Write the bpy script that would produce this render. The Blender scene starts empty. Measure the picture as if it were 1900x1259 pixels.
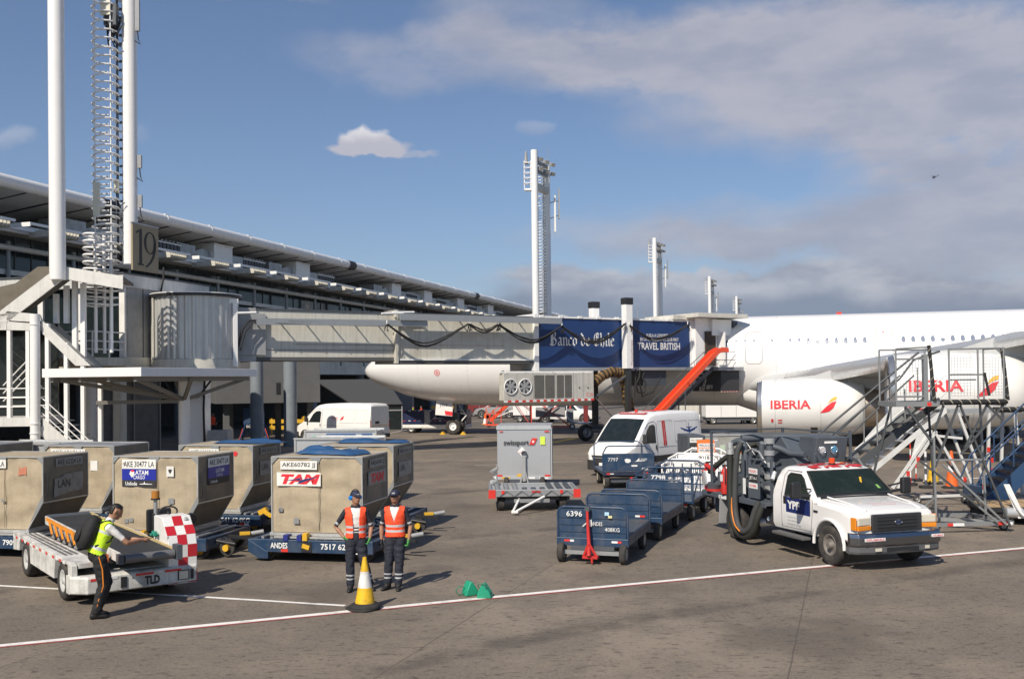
import bpy, bmesh, math, random
from mathutils import Vector, Matrix, Euler, noise as mnoise
R=math.radians; PI=math.pi
random.seed(7)
SC=bpy.context.scene; COL=SC.collection; D=bpy.data
# ---------------- camera, world, sun, exposure ----------------
CH=3.7; FOC=1850.0; ROLL=R(.6); PITCH=R(.8); SHIFT=49.7
_f=Vector((0,math.cos(PITCH),math.sin(PITCH))); _r0=Vector((1,0,0)); _u0=_r0.cross(_f)
_r=_r0*math.cos(ROLL)-_u0*math.sin(ROLL); _u=_u0*math.cos(ROLL)+_r0*math.sin(ROLL)
cd=D.cameras.new('camera'); cam=D.objects.new('camera',cd); COL.objects.link(cam)
cd.sensor_width=36; cd.lens=36*FOC/1900; cd.shift_y=SHIFT/1900; cd.clip_start=.1; cd.clip_end=20000
mw=Matrix((( _r.x,_u.x,-_f.x,0),(_r.y,_u.y,-_f.y,0),(_r.z,_u.z,-_f.z,CH),(0,0,0,1))); cam.matrix_world=mw
SC.camera=cam
def site(px,py,y):                      # world point at distance y north of the camera seen in a direction
    d=_r*((px-950)/FOC)+_u*((629.5-py+SHIFT)/FOC)+_f; t=y/d.y; return Vector((0,0,CH))+d*t
def gnd(px,py,z=0.):
    d=_r*((px-950)/FOC)+_u*((629.5-py+SHIFT)/FOC)+_f; t=(z-CH)/d.z; return Vector((0,0,CH))+d*t
SUN=Vector((-.46,-.88,.95)).normalized()
sl=D.lights.new('sun','SUN'); sl.energy=5.0; sl.angle=R(.53); sl.color=(1,.91,.78)
so=D.objects.new('sun',sl); COL.objects.link(so); so.rotation_euler=SUN.to_track_quat('Z','Y').to_euler()
W=D.worlds.new('World'); SC.world=W; W.use_nodes=True
SC.view_settings.view_transform='Standard'; SC.view_settings.look='None'; SC.view_settings.exposure=0.10; SC.view_settings.gamma=1
SC.cycles.max_bounces=6; SC.cycles.volume_bounces=0
class NT:                                # tiny node helper
    def __init__(s,nt): s.nt=nt; s.n=nt.nodes; s.l=nt.links
    def new(s,t,**k):
        n=s.n.new(t)
        for a,b in k.items(): setattr(n,a,b)
        return n
    def put(s,sock,v):
        if hasattr(v,'is_linked') or isinstance(v,bpy.types.NodeSocket): s.l.new(v,sock)
        elif v is not None: sock.default_value=v
    def math(s,op,a,b=None,c=None,clamp=False):
        n=s.new('ShaderNodeMath',operation=op); n.use_clamp=clamp
        s.put(n.inputs[0],a); s.put(n.inputs[1],b); s.put(n.inputs[2],c); return n.outputs[0]
    def noise(s,vec,scale,detail=4,rough=.55,out=0):
        n=s.new('ShaderNodeTexNoise'); s.put(n.inputs['Vector'],vec); n.inputs['Scale'].default_value=scale
        n.inputs['Detail'].default_value=detail; n.inputs['Roughness'].default_value=rough; return n.outputs[out]
    def mapr(s,v,a,b,c=0.,d=1.,smooth=False):
        n=s.new('ShaderNodeMapRange'); s.put(n.inputs[0],v)
        if smooth: n.interpolation_type='SMOOTHSTEP'
        for i,x in zip((1,2,3,4),(a,b,c,d)): n.inputs[i].default_value=x
        return n.outputs[0]
    def mix(s,f,a,b):
        n=s.new('ShaderNodeMix',data_type='RGBA'); s.put(n.inputs[0],f); s.put(n.inputs[6],a); s.put(n.inputs[7],b); return n.outputs[2]
    def mapping(s,vec,scale=(1,1,1),rot=(0,0,0),loc=(0,0,0)):
        n=s.new('ShaderNodeMapping'); s.put(n.inputs[0],vec); n.inputs['Scale'].default_value=scale
        n.inputs['Rotation'].default_value=rot; n.inputs['Location'].default_value=loc; return n.outputs[0]
def c4(c): return (c[0],c[1],c[2],1)
def world():
    t=NT(W.node_tree); t.n.clear()
    sky=t.new('ShaderNodeTexSky',sky_type='NISHITA'); sky.sun_disc=False
    sky.sun_elevation=math.asin(SUN.z); sky.sun_rotation=math.atan2(SUN.x,SUN.y)%(2*PI)
    sky.altitude=470; sky.air_density=1.0; sky.dust_density=.55; sky.ozone_density=2.2
    tc=t.new('ShaderNodeTexCoord').outputs['Generated']
    wob=t.noise(tc,7,5,.6,1)
    vm=t.new('ShaderNodeVectorMath',operation='MULTIPLY_ADD'); t.l.new(wob,vm.inputs[0]); vm.inputs[1].default_value=(.10,.10,.075); 
    t.l.new(tc,vm.inputs[2])
    sp=t.new('ShaderNodeSeparateXYZ'); t.l.new(vm.outputs[0],sp.inputs[0])
    yy=t.math('MAXIMUM',sp.outputs[1],.05)
    a=t.math('DIVIDE',sp.outputs[0],yy); e=t.math('DIVIDE',sp.outputs[2],yy)
    def dirc(px,py): return ((px-950)/FOC+.05,(705-.0105*(px-950)-py)/FOC+.037)
    def blob(px,py,rx,ry,st):
        ca,ce=dirc(px,py)
        u=t.math('MULTIPLY',t.math('SUBTRACT',a,ca),FOC/rx); v=t.math('MULTIPLY',t.math('SUBTRACT',e,ce),FOC/ry)
        d=t.math('ADD',t.math('MULTIPLY',u,u),t.math('MULTIPLY',v,v))
        return t.math('MULTIPLY',t.mapr(d,1.5,.0,0,1,True),st)
    def total(L):
        o=None
        for b in L:
            x=blob(*b); o=x if o is None else t.math('ADD',o,x)
        return o
    n1=t.noise(t.mapping(tc,(1,1,1.7)),6.5,9,.62)
    n2=t.noise(t.mapping(tc,(1,1,3.0),(0,0,0),(3,1,2)),13,8,.62)
    nz=t.math('ADD',t.math('MULTIPLY',n1,.65),t.math('MULTIPLY',n2,.35))
    soft=total([(1280,120,290,80,.8),(1620,110,400,150,.95),(1850,230,330,210,1.0),(830,130,280,62,.6),(960,60,170,70,.42),(1560,230,420,90,.8),
                (1700,440,620,62,.7),(1820,360,300,90,.5),(1250,460,330,34,.45),(1140,130,150,80,.6),(450,5,170,22,.4),(1900,480,400,100,.7)])
    softf=t.math('MULTIPLY',soft,t.mapr(nz,.30,.58,.22,1.2,True),clamp=True)
    low=total([(1110,525,190,26,1.0),(1500,522,270,30,1.1),(1330,540,420,34,1.1),(1800,560,420,50,1.0),(1600,585,620,40,1.1),(1120,580,240,34,1.0)])
    lowf=t.math('MULTIPLY',low,t.mapr(nz,.28,.55,.35,1.2,True),clamp=True)
    puff=total([(700,288,62,14,1.9),(700,270,40,24,1.8),(735,280,42,17,1.4),(985,262,26,16,.22),(75,264,56,20,.30),(265,272,40,20,.25),(778,297,42,7,.5)])
    pufff=t.math('MULTIPLY',puff,t.mapr(nz,.3,.6,.3,1.2,True),clamp=True)
    shade=t.mapr(t.noise(t.mapping(tc,(1,1,3),(0,0,0),(0,0,.01)),9,6,.6),.35,.65,0,1,True)
    skyc=t.new('ShaderNodeVectorMath',operation='SCALE'); t.l.new(sky.outputs[0],skyc.inputs[0]); skyc.inputs['Scale'].default_value=SKYS
    tn=t.new('ShaderNodeVectorMath',operation='MULTIPLY'); t.l.new(skyc.outputs[0],tn.inputs[0]); tn.inputs[1].default_value=(.93,1.02,1.15); skyc=tn
    cs=t.mix(shade,c4((.37,.38,.46)),c4((.50,.485,.535)))
    cl=t.mix(t.mapr(e,.104,.132,0,1,True),c4((.20,.245,.345)),t.mix(shade,c4((.31,.335,.42)),c4((.58,.59,.64))))
    cp=t.mix(t.mapr(e,.27,.288,0,1,True),c4((.50,.49,.56)),c4((.80,.78,.80)))
    c=t.mix(t.math('MULTIPLY',softf,.82),skyc.outputs[0],cs); c=t.mix(t.math('MULTIPLY',lowf,.92),c,cl); c=t.mix(t.math('MULTIPLY',pufff,.95),c,cp)
    bg=t.new('ShaderNodeBackground'); t.l.new(c,bg.inputs[0]); bg.inputs[1].default_value=1
    o=t.new('ShaderNodeOutputWorld'); t.l.new(bg.outputs[0],o.inputs[0])
SKYS=.082
world()
# ---------------- materials ----------------
_mc={}
def M(name,col=None,rough=.5,metal=0.,dirt=0.,dscale=2.,dcol=None,bump=0.,bscale=25.,streak=0.,coat=0.,spec=.5,emit=0.):
    if name in _mc: return _mc[name]
    m=D.materials.new(name); m.use_nodes=True; t=NT(m.node_tree); b=t.n['Principled BSDF']
    b.inputs['Base Color'].default_value=c4(col); b.inputs['Roughness'].default_value=rough; b.inputs['Metallic'].default_value=metal
    b.inputs['Specular IOR Level'].default_value=spec
    if coat: b.inputs['Coat Weight'].default_value=coat; b.inputs['Coat Roughness'].default_value=.08
    tc=None
    if dirt or bump or streak: tc=t.new('ShaderNodeTexCoord').outputs['Object']
    c=None
    dc=dcol or tuple(x*.42+y for x,y in zip(col,(.02,.015,.008)))
    if dirt:
        n=t.noise(tc,dscale,9,.62); f=t.math('MULTIPLY',t.mapr(n,.42,.72,0,1,True),dirt)
        c=t.mix(f,c4(col),c4(dc))
        n3=t.noise(tc,dscale*9,4,.6); c=t.mix(t.math('MULTIPLY',t.mapr(n3,.5,.75,0,1,True),dirt*.5),c,c4(dc))
        t.l.new(t.mapr(n,.3,.8,max(rough-.1,0.02),min(rough+.2,1)),b.inputs['Roughness'])
    if streak:
        n=t.noise(t.mapping(tc,(6,6,.35)),1.3,6,.6); f=t.math('MULTIPLY',t.mapr(n,.45,.72,0,1,True),streak)
        c=t.mix(f,c if c else c4(col),c4(dc))
    if c is not None: t.l.new(c,b.inputs['Base Color'])
    if bump:
        bn=t.new('ShaderNodeBump'); bn.inputs['Strength'].default_value=bump; bn.inputs['Distance'].default_value=.02
        t.l.new(t.noise(tc,bscale,5,.55),bn.inputs['Height']); t.l.new(bn.outputs[0],b.inputs['Normal'])
    if emit: b.inputs['Emission Color'].default_value=c4(col); b.inputs['Emission Strength'].default_value=emit
    _mc[name]=m; return m
def bands(name,base,band,zs,axis=2,rough=.6):     # cloth or paint with stripes of its own across one axis
    if name in _mc: return _mc[name]
    m=D.materials.new(name); m.use_nodes=True; t=NT(m.node_tree); b=t.n['Principled BSDF']
    tc=t.new('ShaderNodeTexCoord').outputs['Object']; sp=t.new('ShaderNodeSeparateXYZ'); t.l.new(tc,sp.inputs[0])
    f=None
    for z0,z1 in zs:
        g=t.math('MULTIPLY',t.math('GREATER_THAN',sp.outputs[axis],z0),t.math('LESS_THAN',sp.outputs[axis],z1))
        f=g if f is None else t.math('ADD',f,g)
    n=t.noise(tc,9,5); bc=t.mix(t.mapr(n,.4,.7,0,.5),c4(base),c4([x*.6 for x in base]))
    t.l.new(t.mix(f,bc,c4(band)),b.inputs['Base Color']); b.inputs['Roughness'].default_value=rough
    bn=t.new('ShaderNodeBump'); bn.inputs['Strength'].default_value=.5; bn.inputs['Distance'].default_value=.03
    t.l.new(t.noise(t.mapping(tc,(1,1,.5)),14,3),bn.inputs['Height']); t.l.new(bn.outputs[0],b.inputs['Normal'])
    _mc[name]=m; return m
def glass(name,col=(.02,.03,.035),rough=.05):
    if name in _mc: return _mc[name]
    m=M(name,col,rough,0,spec=.45,dirt=.25,dscale=3,dcol=(.05,.055,.05)); return m
WH=M('white_paint',(.78,.77,.74),.38,dirt=.25,dscale=1.2,streak=.12)
WHC=M('white_clean',(.82,.81,.79),.3,dirt=.08)
CRM=M('cream_paint',(.63,.61,.54),.5,dirt=.35,dscale=.9,streak=.35)
GRYP=M('grey_paint',(.3,.31,.32),.5,dirt=.3)
DGR=M('dark_grey_metal',(.075,.085,.1),.5,dirt=.4)
BLK=M('black_rubber',(.018,.018,.018),.8,dirt=.4,dcol=(.06,.055,.05))
BLKM=M('black_metal',(.02,.02,.022),.5)
TYRE=M('tyre_rubber',(.028,.026,.025),.85,dirt=.6,dscale=5,dcol=(.11,.095,.08))
STEEL=M('galvanised_steel',(.42,.43,.43),.42,.6,dirt=.4)
ALU=M('aluminium',(.66,.67,.67),.36,.55,dirt=.35,dscale=2)
CHR=M('chrome',(.75,.76,.78),.15,1,dirt=.15)
NAVY=M('navy_paint',(.016,.045,.098),.38,dirt=.5,dscale=3,dcol=(.1,.11,.13),streak=.2)
NAVYD=M('dark_navy',(.012,.022,.05),.55,dirt=.4,dcol=(.06,.06,.07))
BLUE=M('blue_sign',(.012,.04,.15),.45,dirt=.15)
RED=M('red_paint',(.52,.03,.025),.4,dirt=.2)
REDT=M('red_tape',(.65,.04,.03),.45)
WTT=M('white_tape',(.8,.8,.78),.45,dirt=.2)
YEL=M('yellow_paint',(.72,.42,.03),.45,dirt=.45)
ORG=M('orange_paint',(.72,.22,.02),.5,dirt=.25)
ORR=M('orange_red_plastic',(.80,.085,.03),.45,dirt=.12)
BLKT=M('black_lettering',(.03,.03,.03),.6)
WHT=M('white_lettering',(.8,.8,.78),.6,dirt=.25,dscale=6)
REDL=M('red_lettering',(.70,.03,.04),.5)
GLS=glass('dark_glass',(.012,.018,.02),.07); GLB=glass('facade_glass',(.022,.036,.042),.12)
AMB=M('amber_lens',(.75,.25,.02),.2,spec=.7); LENS=M('lamp_lens',(.62,.58,.48),.12,spec=.8)
CANV=M('container_cloth',(.42,.345,.235),.6,dirt=.55,dscale=1.7,dcol=(.24,.195,.14),bump=.9,bscale=3.2,streak=.2)
CAND=M('container_shade_side',(.24,.20,.145),.55,.15,dirt=.6,dscale=1.6,dcol=(.12,.105,.085),bump=.3,bscale=3)  # darker tan for side and back: shade of the sunless faces in the colour
DARK=M('dark_void',(.018,.018,.02),.9)
CONC=M('concrete',(.36,.35,.33),.8,dirt=.4,dscale=.8,streak=.3)
# ---------------- mesh builder ----------------
_tc={}
def textmesh(s,bold=0.,depth=.0,space=1.):
    k=(s,bold,depth,space)
    if k in _tc: return _tc[k]
    c=D.curves.new('lettering','FONT'); c.body=s; c.size=1; c.resolution_u=2; c.offset=bold; c.extrude=depth; c.align_x='CENTER'; c.align_y='CENTER'; c.space_character=space
    o=D.objects.new('lettering',c); COL.objects.link(o); dg=bpy.context.evaluated_depsgraph_get(); me=D.meshes.new_from_object(o.evaluated_get(dg))
    v=[tuple(x.co) for x in me.vertices]; f=[tuple(p.vertices) for p in me.polygons]
    D.objects.remove(o); D.curves.remove(c); D.meshes.remove(me)
    if v:                                   # normalise to cap height 1, centred
        xs=[p[0] for p in v]; ys=[p[1] for p in v]; cx=(min(xs)+max(xs))/2; y0=min(ys); h=max(ys)-y0
        v=[((p[0]-cx)/h,(p[1]-y0)/h-.5,p[2]/h) for p in v]
    _tc[k]=(v,f); return _tc[k]
SPLIT={'frame_column','frame_collar','duct','tube_joint','tube_collar','facade_post','fan','louvre','hanger','wiper','gauge','marker_light','placard','roof_rod','cab_landing','upper_post','reflector','curtain','number_plate','lock','label','latch_plate','facade_rail','cab_roof','tread_plate','red_tape','purlin','hose_coupling','side_plate','joint_band','bumper_label','headlight_pair','work_lamp','seat','rim_bolt','padlock'}
class MB:
    def __init__(s,T=None): s.v=[]; s.f=[]; s.mi=[]; s.sm=[]; s.mats=[]; s.T=T
    def add(s,vs,fs,m,sm=False):
        o=len(s.v)
        for p in vs:
            p=Vector(p)
            if s.T is not None: p=s.T@p
            s.v.append(p)
        if m not in s.mats: s.mats.append(m)
        i=s.mats.index(m)
        for f in fs: s.f.append(tuple(o+k for k in f)); s.mi.append(i); s.sm.append(sm)
        return s
    def box(s,x0,x1,y0,y1,z0,z1,m):
        return s.add([(x,y,z) for z in (z0,z1) for y in (y0,y1) for x in (x0,x1)],[(0,2,3,1),(4,5,7,6),(0,1,5,4),(2,6,7,3),(0,4,6,2),(1,3,7,5)],m)
    def cbox(s,c,sz,rot,m):
        E=Euler(rot).to_matrix(); h=[a/2 for a in sz]; c=Vector(c)
        return s.add([c+E@Vector((x*h[0],y*h[1],z*h[2])) for z in (-1,1) for y in (-1,1) for x in (-1,1)],[(0,2,3,1),(4,5,7,6),(0,1,5,4),(2,6,7,3),(0,4,6,2),(1,3,7,5)],m)
    def beam(s,p,q,w,h,m,up=(0,0,1)):
        p=Vector(p); q=Vector(q); d=(q-p).normalized(); up=Vector(up)
        if abs(d.dot(up))>.98: up=Vector((0,1,0))
        a=d.cross(up).normalized(); b=a.cross(d)
        vs=[o+a*(i*w/2)+b*(j*h/2) for o in (p,q) for i,j in ((-1,-1),(1,-1),(1,1),(-1,1))]
        return s.add(vs,[(0,1,2,3),(7,6,5,4),(0,4,5,1),(1,5,6,2),(2,6,7,3),(3,7,4,0)],m)
    def cyl(s,p,q,r,m,r2=None,n=12,caps=True,sm=True):
        p=Vector(p); q=Vector(q); d=(q-p).normalized(); up=Vector((0,0,1)) if abs(d.z)<.95 else Vector((1,0,0))
        a=d.cross(up).normalized(); b=d.cross(a); r2=r if r2 is None else r2
        vs=[]
        for o,rr in ((p,r),(q,r2)):
            for i in range(n): t=2*PI*i/n; vs.append(o+a*math.cos(t)*rr+b*math.sin(t)*rr)
        s.add(vs,[(i,(i+1)%n,n+(i+1)%n,n+i) for i in range(n)],m,sm)
        if caps: s.add(vs,[tuple(range(n-1,-1,-1)),tuple(range(n,2*n))],m)
        return s
    def tube(s,pts,r,m,n=6,closed=False,sm=True,flat=1.):
        pts=[Vector(p) for p in pts]; L=len(pts); rs=r if isinstance(r,(list,tuple)) else [r]*L
        vs=[]; a=None
        for i,p in enumerate(pts):
            if closed: d=(pts[(i+1)%L]-pts[i-1])
            else: d=pts[min(i+1,L-1)]-pts[max(i-1,0)]
            d.normalize()
            if a is None:
                up=Vector((0,0,1)) if abs(d.z)<.9 else Vector((1,0,0)); a=d.cross(up).normalized()
            else: a=(a-d*a.dot(d)).normalized()
            b=d.cross(a)
            for k in range(n): t=2*PI*k/n; vs.append(p+a*math.cos(t)*rs[i]+b*math.sin(t)*rs[i]*flat)
        fs=[(i*n+k,i*n+(k+1)%n,((i+1)%L)*n+(k+1)%n,((i+1)%L)*n+k) for i in range(L if closed else L-1) for k in range(n)]
        s.add(vs,fs,m,sm)
        if not closed: s.add(vs,[tuple(range(n-1,-1,-1)),tuple(range((L-1)*n,L*n))],m)
        return s
    def rings(s,rs,m,sm=True,cap=True):
        n=len(rs[0]); vs=[p for r in rs for p in r]
        s.add(vs,[(i*n+k,i*n+(k+1)%n,(i+1)*n+(k+1)%n,(i+1)*n+k) for i in range(len(rs)-1) for k in range(n)],m,sm)
        if cap: s.add(vs,[tuple(range(n-1,-1,-1)),tuple(range((len(rs)-1)*n,len(rs)*n))],m)
        return s
    def lathe(s,prof,c,ax,m,n=20,sm=True,cap=False,ang=2*PI):
        c=Vector(c); d=Vector(ax).normalized(); up=Vector((0,0,1)) if abs(d.z)<.95 else Vector((1,0,0))
        a=d.cross(up).normalized(); b=d.cross(a); R_=[]
        for t,r in prof: R_.append([c+d*t+(a*math.cos(2*PI*i/n)+b*math.sin(2*PI*i/n))*r for i in range(n)])
        return s.rings(R_,m,sm,cap)
    def prism(s,poly,o,ux,uy,dep,m):       # poly in the plane o+ux*a+uy*b, pushed by vector dep
        o=Vector(o); ux=Vector(ux); uy=Vector(uy); dep=Vector(dep); n=len(poly)
        A=[o+ux*a+uy*b for a,b in poly]; vs=A+[p+dep for p in A]
        fl=ux.cross(uy).dot(dep)>0
        fs=[tuple(range(n-1,-1,-1)) if fl else tuple(range(n)),tuple(range(n,2*n)) if fl else tuple(range(2*n-1,n-1,-1))]
        fs+=[((i,(i+1)%n,n+(i+1)%n,n+i) if fl else (n+i,n+(i+1)%n,(i+1)%n,i)) for i in range(n)]
        return s.add(vs,fs,m)
    def text(s,st,h,o,ux,uy,m,bold=.0,sx=1.,fn=None,w=None,space=1.):
        v,f=textmesh(st,bold,0.,space); o=Vector(o); ux=Vector(ux).normalized(); uy=Vector(uy).normalized()
        if w: xs=[p[0] for p in v]; sx=w/((max(xs)-min(xs))*h)
        if fn: return s.add([fn(p[0]*h*sx,p[1]*h) for p in v],f,m)
        nn=ux.cross(uy)
        return s.add([o+ux*(p[0]*h*sx)+uy*(p[1]*h)+nn*.0 for p in v],f,m)
    def quad(s,o,ux,uy,w,h,m):
        o=Vector(o); ux=Vector(ux).normalized()*w/2; uy=Vector(uy).normalized()*h/2
        return s.add([o-ux-uy,o+ux-uy,o+ux+uy,o-ux+uy],[(0,1,2,3)],m)
    def pieces(s,name,parent,bevel,seg):      # each separate piece becomes a part of its own
        n=len(s.v); p=list(range(n))
        def fd(i):
            while p[i]!=i: p[i]=p[p[i]]; i=p[i]
            return i
        for f in s.f:
            for k in f[1:]: p[fd(k)]=fd(f[0])
        g={}
        for i in range(n): g.setdefault(fd(i),[]).append(i)
        L=[[ids,[min(s.v[i][k] for i in ids)-.004 for k in range(3)],[max(s.v[i][k] for i in ids)+.004 for k in range(3)]] for ids in g.values()]; ch=True
        while ch:
            ch=False; out=[]
            for a in L:
                for b in out:
                    if all(a[1][k]<=b[2][k] and b[1][k]<=a[2][k] for k in range(3)):
                        b[0]+=a[0]; b[1]=[min(x,y) for x,y in zip(a[1],b[1])]; b[2]=[max(x,y) for x,y in zip(a[2],b[2])]; ch=True; break
                else: out.append(a)
            L=out
        o=None
        for ids,_,_ in L:
            st=set(ids); mp={i:j for j,i in enumerate(ids)}; q=MB(); q.v=[s.v[i] for i in ids]
            for f,mi,sm in zip(s.f,s.mi,s.sm):
                if f[0] in st:
                    m=s.mats[mi]
                    if m not in q.mats: q.mats.append(m)
                    q.f.append(tuple(mp[k] for k in f)); q.mi.append(q.mats.index(m)); q.sm.append(sm)
            SPLIT.discard(name); o=q.build(name,parent,bevel,seg); SPLIT.add(name)
        return o
    def build(s,name,parent=None,bevel=0,seg=2,label=None,weld=False,auto=0):
        if name in SPLIT: return s.pieces(name,parent,bevel,seg)
        me=D.meshes.new(name); me.from_pydata(s.v,[],s.f)
        for m in s.mats: me.materials.append(m)
        me.polygons.foreach_set('material_index',s.mi); me.polygons.foreach_set('use_smooth',s.sm); me.update()
        if weld:
            bm=bmesh.new(); bm.from_mesh(me); bmesh.ops.remove_doubles(bm,verts=bm.verts,dist=.0005); bm.to_mesh(me); bm.free()
        if auto: me.set_sharp_from_angle(angle=R(auto))
        o=D.objects.new(name,me); COL.objects.link(o)
        if parent: o.parent=parent
        if bevel:
            b=o.modifiers.new('bevel','BEVEL'); b.width=bevel; b.segments=seg; b.limit_method='ANGLE'; b.angle_limit=R(35); b.harden_normals=False
        if label: o['label']=label
        return o
def thing(name,label,cat,loc=(0,0,0),rz=0.,group=None):
    o=D.objects.new(name,None); COL.objects.link(o); o.location=loc; o.rotation_euler=(0,0,rz); o['label']=label; o['category']=cat
    if group: o['group']=group
    o.empty_display_size=.2; return o
def tag(o,label=None,cat=None,group=None,kind=None):
    for k,v in (('label',label),('category',cat),('group',group),('kind',kind)):
        if v: o[k]=v
    return o
def kids(o): return [c for c in D.objects if c.parent==o]
def dup(root,loc,rz,label,group=None):
    def cp(o,par):
        c=o.copy(); COL.objects.link(c)
        if par: c.parent=par
        for ch in kids(o): cp(ch,c)
        return c
    r=cp(root,None); r.location=loc; r.rotation_euler=(0,0,rz); r['label']=label
    if group: r['group']=group
    return r
def TR(loc=(0,0,0),rz=0.): return Matrix.Translation(loc)@Matrix.Rotation(rz,4,'Z')
def wheel(par,c,r,w,rim=STEEL,name='wheel',n=24,rr=.58,ax=(0,1,0)):   # axle along local y unless told
    x,y,z=c; b=MB(); h=w/2
    b.lathe([(-h*.85,r*rr),(-h,r*.72),(-h,r*.88),(-h*.8,r*.97),(-h*.55,r),(h*.55,r),(h*.8,r*.97),(h,r*.88),(h,r*.72),(h*.85,r*rr)],c,ax,TYRE,n)
    o=b.build(name,par)
    b=MB(); b.lathe([(-h*.86,.001),(-h*.86,r*.16),(-h*.5,r*.2),(-h*.45,r*.45),(-h*.9,r*(rr-.04)),(-h*.88,r*(rr+.015)),(h*.88,r*(rr+.015)),(h*.9,r*(rr-.04)),(h*.45,r*.45),(h*.5,r*.2),(h*.86,r*.16),(h*.86,.001)],c,ax,rim,n)
    b.build('rim',o); return o

def cut(o,cyls,m):                        # cut wheel arches: list of (p,q,r)
    for p,q,r in cyls:
        b=MB(); b.cyl(p,q,r,m,n=32); c=b.build('cutter',o.parent); md=o.modifiers.new('cut','BOOLEAN'); md.operation='DIFFERENCE'; md.object=c; md.solver='EXACT'
        bpy.context.view_layer.update(); dg=bpy.context.evaluated_depsgraph_get(); me=D.meshes.new_from_object(o.evaluated_get(dg)); o.modifiers.remove(md); o.data=me; D.objects.remove(c)
    o.data.set_sharp_from_angle(angle=R(32))
def lerp1(T_,x):                          # piecewise-linear table, x descending or ascending
    T_=sorted(T_)
    if x<=T_[0][0]: return T_[0][1]
    for (a,u),(c,v) in zip(T_[:-1],T_[1:]):
        if x<=c: return u+(v-u)*(x-a)/(c-a)
    return T_[-1][1]

def crv(P,k=6):
    P=[Vector(p) for p in P]; o=[]; n=len(P)-1; g=lambda i:P[max(0,min(n,i))]
    for i in range(n):
        p0,p1,p2,p3=g(i-1),g(i),g(i+1),g(i+2)
        for j in range(k): f=j/k; o.append(.5*((2*p1)+(p2-p0)*f+(2*p0-5*p1+4*p2-p3)*f*f+(3*p1-p0-3*p2+p3)*f**3))
    o.append(P[-1]); return o
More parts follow.
